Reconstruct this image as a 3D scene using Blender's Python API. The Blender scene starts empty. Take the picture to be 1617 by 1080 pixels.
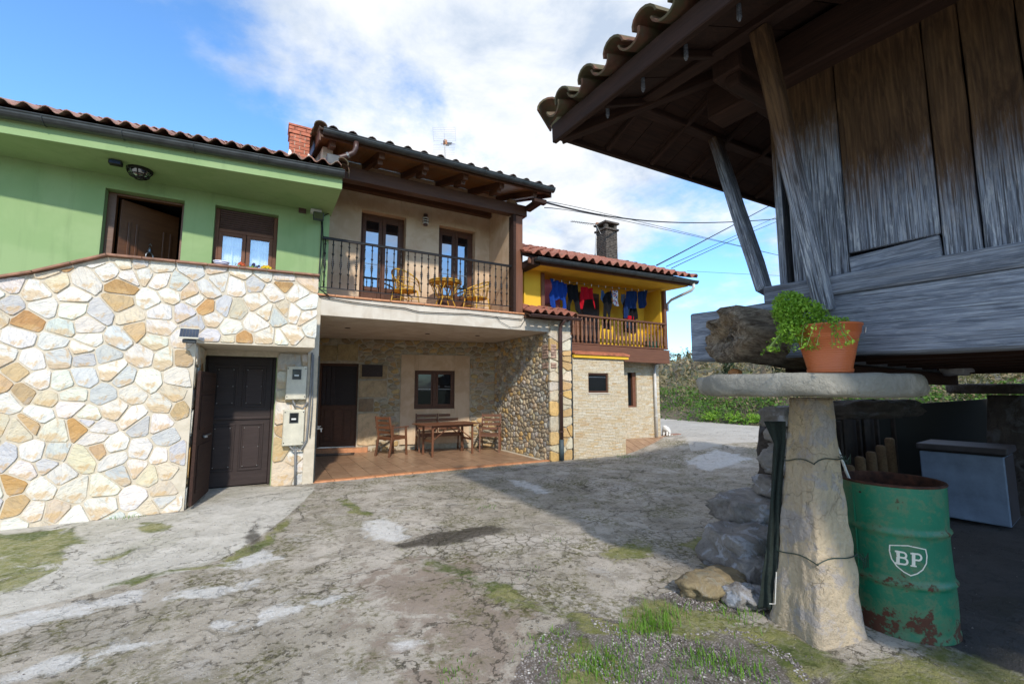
import bpy, bmesh, math, random
import numpy as np
from mathutils import Vector, Matrix, noise as mnoise
random.seed(7); np.random.seed(7)
S = bpy.context.scene; COL = S.collection
R_ = math.radians
# ------------------------------------------------------------------ camera
FPX = 705.0; YAW = R_(29.155); PIT = R_(6.072); EYE = Vector((0, 0, 1.5))
cam = bpy.data.cameras.new('camera'); co = bpy.data.objects.new('camera', cam); COL.objects.link(co)
cam.sensor_width = 36; cam.lens = FPX/1617*36; cam.clip_end = 3000; cam.clip_start = .05
co.location = EYE; co.rotation_euler = (math.pi/2+PIT, 0, -YAW)
S.camera = co
# ------------------------------------------------------------------ light
SUN = Vector((.25, 1, -.74)).normalized()          # direction in which the sunlight travels
S.view_settings.view_transform = 'Standard'; S.view_settings.look = 'None'
S.view_settings.exposure = 0.3; S.view_settings.gamma = 1; S.view_settings.use_curve_mapping = False
sl = bpy.data.lights.new('sun', 'SUN'); so = bpy.data.objects.new('sun', sl); COL.objects.link(so)
sl.energy = 3.1; sl.angle = R_(1.8); sl.color = (1, .93, .82)
so.rotation_euler = (-SUN).to_track_quat('Z', 'Y').to_euler()
so.location = (-3, -12, 9)
W = bpy.data.worlds.new('World'); S.world = W; W.use_nodes = True

class NT:
    """small wrapper for writing node trees"""
    def __init__(s, nt): s.nt = nt; s.n = nt.nodes; s.l = nt.links
    def new(s, t, **k):
        n = s.n.new(t)
        for a, b in k.items(): setattr(n, a, b)
        return n
    def put(s, sock, v):
        if v is None: return
        if isinstance(v, bpy.types.NodeSocket): s.l.new(v, sock)
        elif isinstance(v, (tuple, list)):
            if sock.type == 'RGBA' and len(v) == 3: v = (*v, 1)
            sock.default_value = v
        else: sock.default_value = v
    def math(s, op, a, b=None, c=None, clamp=False):
        n = s.new('ShaderNodeMath', operation=op, use_clamp=clamp)
        for i, v in enumerate((a, b, c)): s.put(n.inputs[i], v)
        return n.outputs[0]
    def vmath(s, op, a, b=None):
        n = s.new('ShaderNodeVectorMath', operation=op); s.put(n.inputs[0], a); s.put(n.inputs[1], b)
        return n.outputs[0]
    def coord(s, scale=(1, 1, 1), kind='Object', rot=(0, 0, 0), loc=(0, 0, 0)):
        c = s.new('ShaderNodeTexCoord').outputs[kind]; m = s.new('ShaderNodeMapping')
        s.l.new(c, m.inputs[0]); m.inputs['Scale'].default_value = scale; m.inputs['Rotation'].default_value = rot
        m.inputs['Location'].default_value = loc
        return m.outputs[0]
    def noise(s, scale, detail=4, vec=None, rough=.55, dist=0, col=False, norm=True):
        n = s.new('ShaderNodeTexNoise'); s.put(n.inputs['Vector'], vec); n.normalize = norm
        n.inputs['Scale'].default_value = scale; n.inputs['Detail'].default_value = detail
        n.inputs['Roughness'].default_value = rough; n.inputs['Distortion'].default_value = dist
        return n.outputs['Color' if col else 'Fac']
    def voro(s, scale, vec=None, feature='F1', out='Distance', rand=1):
        n = s.new('ShaderNodeTexVoronoi', feature=feature); s.put(n.inputs['Vector'], vec)
        n.inputs['Scale'].default_value = scale; n.inputs['Randomness'].default_value = rand
        return n.outputs[out]
    def ramp(s, fac, stops, interp='LINEAR'):
        n = s.new('ShaderNodeValToRGB'); s.put(n.inputs[0], fac); cr = n.color_ramp; cr.interpolation = interp
        while len(cr.elements) < len(stops): cr.elements.new(.5)
        for e, (p, c) in zip(cr.elements, stops):
            e.position = p; e.color = (c, c, c, 1) if isinstance(c, (int, float)) else (*c, 1)
        return n.outputs[0]
    def step(s, fac, a, b):
        n = s.new('ShaderNodeMapRange', interpolation_type='SMOOTHSTEP'); s.put(n.inputs[0], fac)
        n.inputs[1].default_value = a; n.inputs[2].default_value = b
        return n.outputs[0]
    def mix(s, fac, a, b, mode='MIX'):
        n = s.new('ShaderNodeMix', data_type='RGBA', blend_type=mode); s.put(n.inputs[0], fac)
        s.put(n.inputs[6], a); s.put(n.inputs[7], b); return n.outputs[2]
    def bump(s, h, strength=.5, dist=.02, nrm=None):
        n = s.new('ShaderNodeBump'); s.put(n.inputs['Height'], h); n.inputs['Strength'].default_value = strength
        n.inputs['Distance'].default_value = dist; s.put(n.inputs['Normal'], nrm); return n.outputs[0]
    def ocol(s): return s.new('ShaderNodeObjectInfo').outputs['Color']
    def orand(s): return s.new('ShaderNodeObjectInfo').outputs['Random']
    def attr(s, name, out='Fac'): return s.new('ShaderNodeAttribute', attribute_name=name).outputs[out]

# sky: Nishita with broken cloud
w = NT(W.node_tree); w.n.clear()
out = w.new('ShaderNodeOutputWorld'); bg = w.new('ShaderNodeBackground')
sky = w.new('ShaderNodeTexSky', sky_type='NISHITA', sun_disc=False)
sky.sun_elevation = math.asin(-SUN.z); sky.sun_rotation = math.atan2(-SUN.x, -SUN.y)
sky.altitude = 150; sky.air_density = 1.0; sky.dust_density = .35; sky.ozone_density = 1.6
tc = w.new('ShaderNodeTexCoord').outputs['Generated']
sep = w.new('ShaderNodeSeparateXYZ'); w.l.new(tc, sep.inputs[0])
zz = w.math('ADD', w.math('MAXIMUM', sep.outputs[2], 0.0), .22)
cx = w.math('DIVIDE', sep.outputs[0], zz); cy = w.math('DIVIDE', sep.outputs[1], zz)
cmb = w.new('ShaderNodeCombineXYZ'); w.l.new(cx, cmb.inputs[0]); w.l.new(cy, cmb.inputs[1])
CLOUD_OFF = (1.3, 4.1, 0.0)
mp = w.new('ShaderNodeMapping'); w.l.new(cmb.outputs[0], mp.inputs[0]); mp.inputs['Location'].default_value = CLOUD_OFF
n1 = w.noise(.85, 9, mp.outputs[0], .55, .1)
n2 = w.noise(3.0, 8, mp.outputs[0], .60, .15)
dens = w.math('ADD', w.math('MULTIPLY', n1, .72), w.math('MULTIPLY', n2, .28))
# clearer sky towards the left of the yard, thicker cloud to the right
def patch(az, el, size, amt):
    d = (math.sin(R_(az))*math.cos(R_(el)), math.cos(R_(az))*math.cos(R_(el)), math.sin(R_(el)))
    n = w.new('ShaderNodeVectorMath', operation='DOT_PRODUCT'); w.l.new(tc, n.inputs[0]); n.inputs[1].default_value = d
    return w.math('MULTIPLY', w.step(n.outputs['Value'], math.cos(R_(size)), math.cos(R_(size*.25))), amt)
for a_ in ((-17, 19, 25, -.24), (6, 26, 10, -.05), (52, 9, 14, -.17), (30, 44, 30, .04), (32, 20, 22, .035), (150, 30, 40, -.12)): dens = w.math('ADD', dens, patch(*a_))
dens = w.math('ADD', dens, .012)
dens = w.math('ADD', dens, w.math('MULTIPLY', w.math('SUBTRACT', w.noise(1.9, 10, mp.outputs[0], .62, .1), .5), .62))
cm = w.step(dens, .37, .60)
shade = w.noise(2.8, 8, mp.outputs[0], .6, .2)
ccol = w.ramp(shade, [(.34, (.48, .57, .71)), (.46, (.72, .77, .84)), (.60, (.92, .925, .94))])
skyc = w.mix(1, sky.outputs[0], (.152, .222, .278), 'MULTIPLY')
fin = w.mix(cm, skyc, ccol)
w.l.new(fin, bg.inputs[0]); bg.inputs[1].default_value = 1.0
w.l.new(bg.outputs[0], out.inputs[0])

# ------------------------------------------------------------------ measuring rays (points of the place seen from the camera)
_D = Vector((math.sin(YAW)*math.cos(PIT), math.cos(YAW)*math.cos(PIT), math.sin(PIT)))
_Rt = Vector((math.cos(YAW), -math.sin(YAW), 0)); _U = _Rt.cross(_D)
def ray(x, y): return _D + _Rt*((x-808.5)/FPX) - _U*((y-540)/FPX)
def onX(x, y, v): r = ray(x, y); return EYE + r*((v-EYE.x)/r.x)
def onY(x, y, v): r = ray(x, y); return EYE + r*((v-EYE.y)/r.y)
def onZ(x, y, v): r = ray(x, y); return EYE + r*((v-EYE.z)/r.z)
def onP(x, y, p, n): r = ray(x, y); p = Vector(p); n = Vector(n); return EYE + r*((p-EYE).dot(n)/r.dot(n))

# ------------------------------------------------------------------ object helpers
WM = {}
def wm(o): return WM.get(o.name, Matrix.Identity(4))
def link(name, me, parent=None, M=None, mat=None):
    o = bpy.data.objects.new(name, me); COL.objects.link(o)
    M = M if M is not None else Matrix.Identity(4)
    if parent is not None:
        o.parent = parent; o.matrix_parent_inverse = wm(parent).inverted()
    o.matrix_basis = M; WM[o.name] = M.copy()
    if mat is not None and not me.materials: me.materials.append(mat)
    return o
def tag(o, label=None, cat=None, group=None, kind=None):
    if label: o['label'] = label
    if cat: o['category'] = cat
    if group: o['group'] = group
    if kind: o['kind'] = kind
    return o
def thing(name, label, cat, loc=(0, 0, 0), group=None):
    return tag(link(name, None, None, Matrix.Translation(loc)), label, cat, group)

class MB:
    def __init__(s, T=None): s.v = []; s.f = []; s.T = T
    def add(s, V, F):
        b = len(s.v)
        for p in V:
            p = Vector(p); s.v.append(tuple(s.T @ p) if s.T else tuple(p))
        s.f += [tuple(i+b for i in f) for f in F]; return s
    def box(s, x0, x1, y0, y1, z0, z1):
        return s.add([(x0,y0,z0),(x1,y0,z0),(x1,y1,z0),(x0,y1,z0),(x0,y0,z1),(x1,y0,z1),(x1,y1,z1),(x0,y1,z1)],
                     [(0,3,2,1),(4,5,6,7),(0,1,5,4),(1,2,6,5),(2,3,7,6),(3,0,4,7)])
    def bar(s, p0, p1, w, h, up=(0, 0, 1)):
        p0 = Vector(p0); p1 = Vector(p1); d = (p1-p0).normalized(); u = Vector(up)
        a = d.cross(u)
        if a.length < 1e-4: a = d.cross(Vector((1, 0, 0)))
        a.normalize(); b = a.cross(d).normalized()*h/2; a = a*w/2
        V = [p0-a-b, p0+a-b, p0+a+b, p0-a+b, p1-a-b, p1+a-b, p1+a+b, p1-a+b]
        return s.add(V, [(0,1,2,3),(7,6,5,4),(0,4,5,1),(1,5,6,2),(2,6,7,3),(3,7,4,0)])
    def tube(s, pts, r, n=8, cap=True):
        pts = [Vector(p) for p in pts]; rr = r if isinstance(r, (list, tuple)) else [r]*len(pts)
        V = []; F = []; a = None
        for i, p in enumerate(pts):
            d = (pts[min(i+1, len(pts)-1)]-pts[max(i-1, 0)]).normalized()
            if a is None:
                a = d.cross(Vector((0, 0, 1)))
                if a.length < .01: a = d.cross(Vector((1, 0, 0)))
            a = (a - d*a.dot(d)).normalized(); b = d.cross(a)
            for k in range(n):
                t = 2*math.pi*k/n; V.append(p+(a*math.cos(t)+b*math.sin(t))*rr[i])
        for i in range(len(pts)-1):
            for k in range(n):
                F.append((i*n+k, (i+1)*n+k, (i+1)*n+(k+1) % n, i*n+(k+1) % n))
        if cap: F.append(tuple(range(n))); F.append(tuple(range((len(pts)-1)*n, len(pts)*n))[::-1])
        return s.add(V, F)
    def lathe(s, c, prof, n=16, cap=True):
        V = []; F = []
        for (r, z) in prof:
            for k in range(n):
                t = 2*math.pi*k/n; V.append((c[0]+r*math.cos(t), c[1]+r*math.sin(t), c[2]+z))
        m = len(prof)
        for i in range(m-1):
            for k in range(n): F.append((i*n+k, i*n+(k+1) % n, (i+1)*n+(k+1) % n, (i+1)*n+k))
        if cap: F.append(tuple(range(n))[::-1]); F.append(tuple(range((m-1)*n, m*n)))
        return s.add(V, F)
    def prism(s, pts, d):
        """polygon (3d points) pushed along vector d"""
        n = len(pts); d = Vector(d); P = [Vector(p) for p in pts]
        return s.add(P+[p+d for p in P], [tuple(range(n))[::-1], tuple(range(n, 2*n))] + [(i, (i+1) % n, n+(i+1) % n, n+i) for i in range(n)])
    def mesh(s, name, mat, smooth=False):
        me = bpy.data.meshes.new(name); me.from_pydata(s.v, [], s.f)
        if mat: me.materials.append(mat)
        if smooth: me.shade_smooth()
        me.update(); return me
    def build(s, name, mat, parent=None, smooth=False, bevel=0, seg=2, M=None, fix=True):
        me = s.mesh(name, mat, smooth)
        if fix:
            bm = bmesh.new(); bm.from_mesh(me); bmesh.ops.recalc_face_normals(bm, faces=bm.faces); bm.to_mesh(me); bm.free()
        o = link(name, me, parent, M)
        if bevel:
            b = o.modifiers.new('bevel', 'BEVEL'); b.width = bevel; b.segments = seg; b.limit_method = 'ANGLE'; b.angle_limit = R_(40)
            b.use_clamp_overlap = True
        return o

def frame(p0, p1, up=(0, 0, 1)):
    """matrix at the middle of p0-p1 with local X along it and local Z near up"""
    p0 = Vector(p0); p1 = Vector(p1); x = (p1-p0).normalized(); u = Vector(up)
    y = u.cross(x)
    if y.length < 1e-3: y = Vector((0, 1, 0)).cross(x)
    y.normalize(); z = x.cross(y)
    M = Matrix((x, y, z)).transposed().to_4x4(); M.translation = (p0+p1)/2
    return M
def beam(name, p0, p1, w, h, mat, parent=None, up=(0, 0, 1), bevel=.006, rough=0, nseg=1, seg=1):
    """a timber of its own: local X is the grain"""
    L = (Vector(p1)-Vector(p0)).length; V = []; F = []
    for i in range(nseg+1):
        x = -L/2+L*i/nseg
        for a, b in ((-1, -1), (1, -1), (1, 1), (-1, 1)):
            j = (random.uniform(-1, 1)*rough, random.uniform(-1, 1)*rough)
            V.append((x + random.uniform(-1, 1)*rough*(1 if i in (0, nseg) else 0), a*w/2+j[0], b*h/2+j[1]))
    for i in range(nseg):
        for k in range(4): F.append((i*4+k, (i+1)*4+k, (i+1)*4+(k+1) % 4, i*4+(k+1) % 4))
    F.append((0, 1, 2, 3)); F.append(tuple(range(nseg*4, nseg*4+4))[::-1])
    m = MB(); m.add(V, F)
    return m.build(name, mat, parent, bevel=bevel, seg=seg, M=frame(p0, p1, up))
def rot_z(loc, a): return Matrix.Translation(loc) @ Matrix.Rotation(a, 4, 'Z')
def kids(o): return [c for c in bpy.data.objects if c.parent == o]
def copy_tree(o, M, label=None, parent=None):
    """a copy of a thing with copies of its parts and sub-parts"""
    ch = kids(o)
    c = o.copy(); COL.objects.link(c)
    if parent is None: c.matrix_basis = M; WM[c.name] = M.copy()
    else: c.parent = parent; WM[c.name] = wm(o)
    if label: c['label'] = label
    for k in ch: copy_tree(k, None, None, c)
    return c
def fbm(p, o=4): return mnoise.fractal(Vector(p), 1.0, 2.0, o)
def wall_y(m, x0, x1, z0, z1, yf, yb, holes=()):
    xs = sorted({x0, x1, *[h[0] for h in holes], *[h[1] for h in holes]}); zs = sorted({z0, z1, *[h[2] for h in holes], *[h[3] for h in holes]})
    for i in range(len(xs)-1):
        run = None
        for j in range(len(zs)-1):
            cx, cz = (xs[i]+xs[i+1])/2, (zs[j]+zs[j+1])/2
            if any(h[0] < cx < h[1] and h[2] < cz < h[3] for h in holes):
                if run is not None: m.box(xs[i], xs[i+1], yf, yb, run, zs[j]); run = None
            elif run is None: run = zs[j]
        if run is not None: m.box(xs[i], xs[i+1], yf, yb, run, z1)
    return m

# ------------------------------------------------------------------ materials
MATS = {}
def mat(name, fn):
    m = bpy.data.materials.new(name); m.use_nodes = True; t = NT(m.node_tree); t.n.clear()
    o = t.new('ShaderNodeOutputMaterial'); p = t.new('ShaderNodeBsdfPrincipled'); t.l.new(p.outputs[0], o.inputs[0])
    r = fn(t, p)
    if isinstance(r, bpy.types.NodeSocket): t.l.new(r, o.inputs[0])
    MATS[name] = m; return m
def plain(name, c, rough=.6, metal=0, var=.12, bump=.15, sc=8, spec=.5, det=5, bd=.004):
    def f(t, p):
        v = t.coord(); n = t.noise(sc, det, v); n2 = t.noise(sc*7, 3, v)
        k = t.ramp(n, [(.3, 1-var*2), (.7, 1+var)])
        t.put(p.inputs['Base Color'], t.mix(1, t.mix(1, k, (*c, 1), 'MULTIPLY'), t.ramp(n2, [(.3, .92), (.7, 1.0)]), 'MULTIPLY'))
        p.inputs['Roughness'].default_value = rough; p.inputs['Metallic'].default_value = metal
        p.inputs['Specular IOR Level'].default_value = spec
        t.put(p.inputs['Roughness'], t.math('ADD', t.math('MULTIPLY', n, .2), rough-.1))
        if bump: t.put(p.inputs['Normal'], t.bump(t.math('ADD', n, t.math('MULTIPLY', n2, .4)), bump, bd))
    return mat(name, f)
def plaster(name, c, c2, stain=None, sc=3.0, bump=.3, rough=.85):
    def f(t, p):
        v = t.coord(); a = t.noise(sc, 6, v, .6, .6); b = t.noise(60, 3, v)
        col = t.mix(t.step(a, .38, .62), c, c2)
        # rain streaks and grime
        vs = t.coord((5, 5, .45)); s = t.noise(1.6, 5, vs, .6)
        col = t.mix(t.math('MULTIPLY', t.step(s, .52, .76), .35), col, stain or tuple(x*.55 for x in c))
        t.put(p.inputs['Base Color'], col); p.inputs['Roughness'].default_value = rough
        t.put(p.inputs['Normal'], t.bump(t.math('ADD', t.math('MULTIPLY', a, .6), t.math('MULTIPLY', b, .35)), bump, .006))
    return mat(name, f)
GREEN = plaster('green_plaster', (.235, .345, .145), (.27, .375, .17), (.15, .22, .09), 1.4, .3)
BEIGE = plaster('beige_plaster', (.52, .37, .24), (.60, .455, .315), (.34, .23, .145), 3.2, .4)
PALE = plaster('pale_plaster', (.62, .56, .47), (.53, .46, .37), (.36, .30, .23), 2.6, .3)
YELLOW = plaster('yellow_paint', (.80, .50, .035), (.74, .44, .03), (.55, .33, .03), 1.5, .15)
PINK = plaster('pink_paint', (.72, .25, .36), (.68, .22, .33), None, 1.5, .15)
MORTAR = plaster('mortar', (.60, .53, .42), (.52, .455, .35), (.40, .34, .25), 9, .9)
RMORTAR = plaster('rubble_mortar', (.50, .44, .34), (.40, .34, .25), (.28, .23, .16), 12, 1.0)
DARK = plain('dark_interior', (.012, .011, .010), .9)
def flag_fn(t, p):
    c = t.ocol(); v = t.coord(); r = t.orand()
    vr = t.new('ShaderNodeVectorRotate', rotation_type='Y_AXIS'); t.l.new(v, vr.inputs[0]); t.put(vr.inputs['Angle'], t.math('MULTIPLY', r, 6.28))
    ms = t.new('ShaderNodeMapping'); t.l.new(vr.outputs[0], ms.inputs[0]); ms.inputs['Scale'].default_value = (1, 1, 4.5)
    a = t.noise(5, 7, ms.outputs[0], .65, 1.2); b = t.noise(4, 5, v, .6, .8); d = t.noise(45, 4, v)
    col = t.mix(1, c, t.ramp(a, [(.32, (.74, .75, .77)), (.48, (.96, .95, .94)), (.70, (1.10, 1.07, 1.0))]), 'MULTIPLY'); col = t.mix(t.math('MULTIPLY', t.step(t.noise(2.6, 7, v, .68, 1.0), .52, .66), .35), col, (.42, .43, .44))
    rust = t.math('MULTIPLY', t.step(t.math('ADD', b, t.math('MULTIPLY', r, .12)), .58, .68), .65)
    col = t.mix(rust, col, t.mix(a, (.50, .27, .08), (.62, .45, .22)))
    col = t.mix(t.math('MULTIPLY', t.step(a, .63, .68), .22), col, (.25, .22, .19))
    t.put(p.inputs['Base Color'], col); p.inputs['Roughness'].default_value = .62
    t.put(p.inputs['Normal'], t.bump(t.math('ADD', a, t.math('MULTIPLY', d, .4)), .85, .020))
FLAG = mat('flagstone', flag_fn)
def rub_fn(t, p):
    c = t.ocol(); v = t.coord(); a = t.noise(9, 7, v, .65, .5); d = t.noise(60, 4, v)
    col = t.mix(1, c, t.ramp(a, [(.3, .62), (.5, 1.0), (.72, 1.2)]), 'MULTIPLY')
    col = t.mix(t.math('MULTIPLY', t.step(t.noise(3.5, 4, v), .55, .7), .4), col, (.36, .20, .07))
    t.put(p.inputs['Base Color'], col); p.inputs['Roughness'].default_value = .85
    t.put(p.inputs['Normal'], t.bump(t.math('ADD', a, t.math('MULTIPLY', d, .3)), .9, .02))
RUBBLE = mat('rubble_stone', rub_fn)
def rubs_fn(t, p):
    v = t.coord(); cc = t.voro(7, v, out='Color'); s = t.new('ShaderNodeSeparateColor'); t.l.new(cc, s.inputs[0])
    a = t.noise(9, 7, v, .65)
    col = t.ramp(s.outputs[0], [(0, (.26, .2, .13)), (.4, (.42, .34, .23)), (.8, (.34, .31, .26)), (1, (.45, .3, .13))])
    t.put(p.inputs['Base Color'], t.mix(1, col, t.ramp(a, [(.3, .7), (.7, 1.15)]), 'MULTIPLY')); p.inputs['Roughness'].default_value = .88
    t.put(p.inputs['Normal'], t.bump(a, .8, .02))
RUBSTUFF = mat('small_rubble', rubs_fn)
def tile_mat(name, c1, c2, lich, amt):
    def f(t, p):
        v = t.coord(kind='Object'); g = t.new('ShaderNodeNewGeometry').outputs['Position']
        r = t.orand(); a = t.noise(14, 6, g, .6); b = t.noise(5, 6, g, .65, .5)
        col = t.mix(r, c1, c2); col = t.mix(1, col, t.ramp(a, [(.3, .7), (.7, 1.15)]), 'MULTIPLY')
        col = t.mix(t.math('MULTIPLY', t.step(b, .62-amt*.25, .74-amt*.2), .8), col, lich)
        col = t.mix(t.math('MULTIPLY', t.step(t.noise(30, 4, g), .6, .72), .5), col, (.10, .08, .07))
        t.put(p.inputs['Base Color'], col); p.inputs['Roughness'].default_value = .85
        t.put(p.inputs['Normal'], t.bump(a, .5, .008))
    return mat(name, f)
TILE = tile_mat('clay_tile', (.46, .25, .19), (.34, .175, .135), (.26, .22, .17), .5)
TILE_Y = tile_mat('red_clay_tile', (.40, .15, .095), (.32, .12, .08), (.16, .13, .09), .25)
TILE_OLD = tile_mat('old_clay_tile', (.20, .085, .05), (.11, .062, .045), (.085, .09, .045), .9)
TILE_D = tile_mat('dark_clay_tile', (.17, .10, .075), (.12, .075, .06), (.13, .12, .09), .5)
def wood(name, c1, c2, rough=.6, gs=1.0, bump=.35, spec=.3):
    """timber with its grain along local X"""
    def f(t, p):
        r = t.orand(); v = t.coord((1.2, 14*gs, 14*gs))
        o = t.new('ShaderNodeCombineXYZ'); t.put(o.inputs[0], t.math('MULTIPLY', r, 31)); t.put(o.inputs[1], t.math('MULTIPLY', r, 17))
        vv = t.vmath('ADD', v, o.outputs[0]); a = t.noise(2.2, 7, vv, .65, 1.0)
        v2 = t.vmath('ADD', t.coord((3, 90*gs, 90*gs)), o.outputs[0]); b = t.noise(1.5, 3, v2)
        col = t.mix(t.step(a, .32, .68), c1, c2); col = t.mix(t.math('MULTIPLY', b, .35), col, tuple(x*.4 for x in c1))
        t.put(p.inputs['Base Color'], t.mix(1, col, t.ramp(r, [(0, .85), (1, 1.12)]), 'MULTIPLY'))
        p.inputs['Roughness'].default_value = rough; p.inputs['Specular IOR Level'].default_value = spec
        t.put(p.inputs['Normal'], t.bump(t.math('ADD', a, t.math('MULTIPLY', b, .6)), bump, .004))
    return mat(name, f)
BROWNW = wood('stained_brown_wood', (.085, .035, .018), (.13, .055, .028), .5)
FURN = wood('furniture_wood', (.21, .088, .042), (.13, .052, .026), .45, spec=.5)
REDW = wood('balcony_brown_wood', (.20, .085, .045), (.145, .06, .034), .6)
BALW = wood('baluster_wood', (.26, .13, .075), (.20, .095, .055), .6)
OCHREW = wood('varnished_board', (.27, .125, .045), (.20, .09, .03), .5)
DARKDOOR = wood('dark_stable_door', (.034, .022, .020), (.050, .033, .030), .55, 1, .5)
DARKRED = wood('old_dark_red_timber', (.030, .015, .011), (.052, .024, .016), .85, 1, .7)
DOORW = wood('varnished_door', (.15, .062, .024), (.11, .043, .018), .4, spec=.5)
def weather_fn(top, blue):
    def f(t, p):
        r = t.orand(); o = t.new('ShaderNodeCombineXYZ'); t.put(o.inputs[0], t.math('MULTIPLY', r, 31)); t.put(o.inputs[1], t.math('MULTIPLY', r, 17))
        vv = t.vmath('ADD', t.coord((1.1, 9, 9)), o.outputs[0]); a = t.noise(2.0, 8, vv, .68, 1.6)
        v2 = t.vmath('ADD', t.coord((2.2, 120, 120)), o.outputs[0]); b = t.noise(1.4, 5, v2, .6, .3)
        v3 = t.vmath('ADD', t.coord((6, 40, 40)), o.outputs[0]); c = t.noise(1.4, 5, v3, .7, .6)
        wv = t.new('ShaderNodeTexWave', wave_type='BANDS', bands_direction='Y'); t.l.new(t.vmath('ADD', t.coord((.55, 7, 1)), o.outputs[0]), wv.inputs[0])
        wv.inputs['Scale'].default_value = 2.2; wv.inputs['Distortion'].default_value = 6; wv.inputs['Detail'].default_value = 4; wv.inputs['Detail Scale'].default_value = .8
        grey = t.mix(t.step(a, .3, .7), (.15, .178, .235), (.37, .415, .50))
        grey = t.mix(t.math('MULTIPLY', t.step(c, .48, .66), .7*blue), grey, (.60, .64, .70))
        grey = t.mix(t.math('MULTIPLY', t.step(b, .46, .62), .85*(blue**.5)), grey, (.035, .038, .048))
        grey = t.mix(t.math('MULTIPLY', wv.outputs[1], .35), grey, (.07, .075, .09))
        if top is not None:
            g = t.new('ShaderNodeNewGeometry').outputs['Position']; s = t.new('ShaderNodeSeparateXYZ'); t.l.new(g, s.inputs[0])
            br = t.mix(t.step(a, .3, .7), (.045, .023, .012), (.17, .095, .045)); br = t.mix(t.math('MULTIPLY', b, .5), br, (.02, .012, .008))
            br = t.mix(t.math('MULTIPLY', wv.outputs[1], .4), br, (.05, .025, .013))
            hh = t.math('ADD', s.outputs[2], t.math('ADD', t.math('MULTIPLY', t.math('SUBTRACT', c, .5), .55), t.math('MULTIPLY', t.math('SUBTRACT', r, .5), .8)))
            hh = t.math('ADD', hh, t.math('MULTIPLY', t.math('SUBTRACT', b, .5), .15))
            grey = t.mix(t.step(hh, top-.25, top+.22), grey, br)
        else:
            grey = t.mix(t.math('MULTIPLY', t.step(a, .55, .75), .5), grey, (.10, .07, .05))
        kn = t.voro(1.0, t.vmath('ADD', t.coord((1.3, 5, 5)), o.outputs[0]), out='Distance'); ks = t.math('SUBTRACT', 1, t.step(kn, .05, .13)); kr = t.math('MULTIPLY', t.math('SUBTRACT', 1, t.step(kn, .10, .30)), .35)
        grey = t.mix(t.math('MAXIMUM', t.math('MULTIPLY', ks, .85), kr), grey, (.035, .025, .02))
        t.put(p.inputs['Base Color'], grey); p.inputs['Roughness'].default_value = .82; p.inputs['Specular IOR Level'].default_value = .25
        h = t.math('ADD', t.math('MULTIPLY', a, .6), t.math('ADD', t.math('MULTIPLY', b, -.7), t.math('MULTIPLY', wv.outputs[1], -.3)))
        t.put(p.inputs['Normal'], t.bump(h, .85, .009))
    return f
PLANKW = mat('weathered_plank', weather_fn(2.88, 1)); GREYW = mat('weathered_beam', weather_fn(None, .45))
GUTTER = plain('grey_gutter', (.045, .050, .052), .42, .2, .2, .1)
BRPIPE = plain('brown_plastic_pipe', (.075, .038, .032), .4, 0, .1, .05)
WHPIPE = plain('white_plastic_pipe', (.62, .60, .56), .5, 0, .1, .05)
IRON = plain('black_wrought_iron', (.018, .015, .014), .45, .3, .1, .1)
STEEL = plain('galvanised_steel', (.30, .30, .30), .4, .8, .1, .05)
CABLE = plain('black_cable', (.012, .012, .012), .6)
BRICK = plain('red_brick', (.50, .155, .085), .8, 0, .25, .5, 14)
DBRICK = plain('sooty_brick', (.105, .09, .075), .9, 0, .35, .6, 14)
WHITE = plain('white_plastic', (.70, .70, .68), .45, 0, .06, .05)
CREAMBOX = plain('cream_meter_box', (.62, .58, .46), .45, 0, .08, .08)
CONC = plain('pale_concrete', (.45, .42, .37), .9, 0, .2, .5, 9)
PLACOP = plain('terracotta_coping', (.34, .17, .105), .75, 0, .25, .3, 10)
ORANGE = plain('orange_tile_edge', (.58, .255, .115), .5, 0, .15, .15, 10)
CURTAIN = plain('white_net_curtain', (.80, .82, .84), .9, 0, .05, .1)
WICKER = plain('yellow_cane', (.62, .36, .045), .45, 0, .2, .3, 30)
POT = plain('terracotta_plastic', (.56, .155, .050), .38, 0, .08, .04)
STICK = plain('white_rod', (.72, .70, .66), .5)
def glass_fn(refl, tint):
    def f(t, p):
        v = t.coord(); n = t.noise(1.3, 3, v)
        g = t.new('ShaderNodeBsdfGlossy'); g.inputs['Color'].default_value = (*tint, 1); g.inputs['Roughness'].default_value = .015
        t.put(g.inputs['Normal'], t.bump(n, .06, .02)); p.inputs['Specular IOR Level'].default_value = .25
        p.inputs['Base Color'].default_value = (.012, .014, .016, 1); p.inputs['Roughness'].default_value = .05
        m = t.new('ShaderNodeMixShader'); m.inputs[0].default_value = refl; p.inputs['IOR'].default_value = 1.45 if refl > .1 else 1.12
        t.l.new(p.outputs[0], m.inputs[1]); t.l.new(g.outputs[0], m.inputs[2]); return m.outputs[0]
    return f
GLASS = mat('window_glass', glass_fn(.32, (.9, .95, 1))); DGLASS = mat('dark_window_glass', glass_fn(.025, (.9, .95, 1)))
def clear_fn(t, p):
    tr = t.new('ShaderNodeBsdfTransparent'); g = t.new('ShaderNodeBsdfGlossy'); g.inputs['Roughness'].default_value = .02
    m = t.new('ShaderNodeMixShader'); m.inputs[0].default_value = .2; t.l.new(tr.outputs[0], m.inputs[1]); t.l.new(g.outputs[0], m.inputs[2]); return m.outputs[0]
CLEAR = mat('clear_glass', clear_fn)
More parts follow.
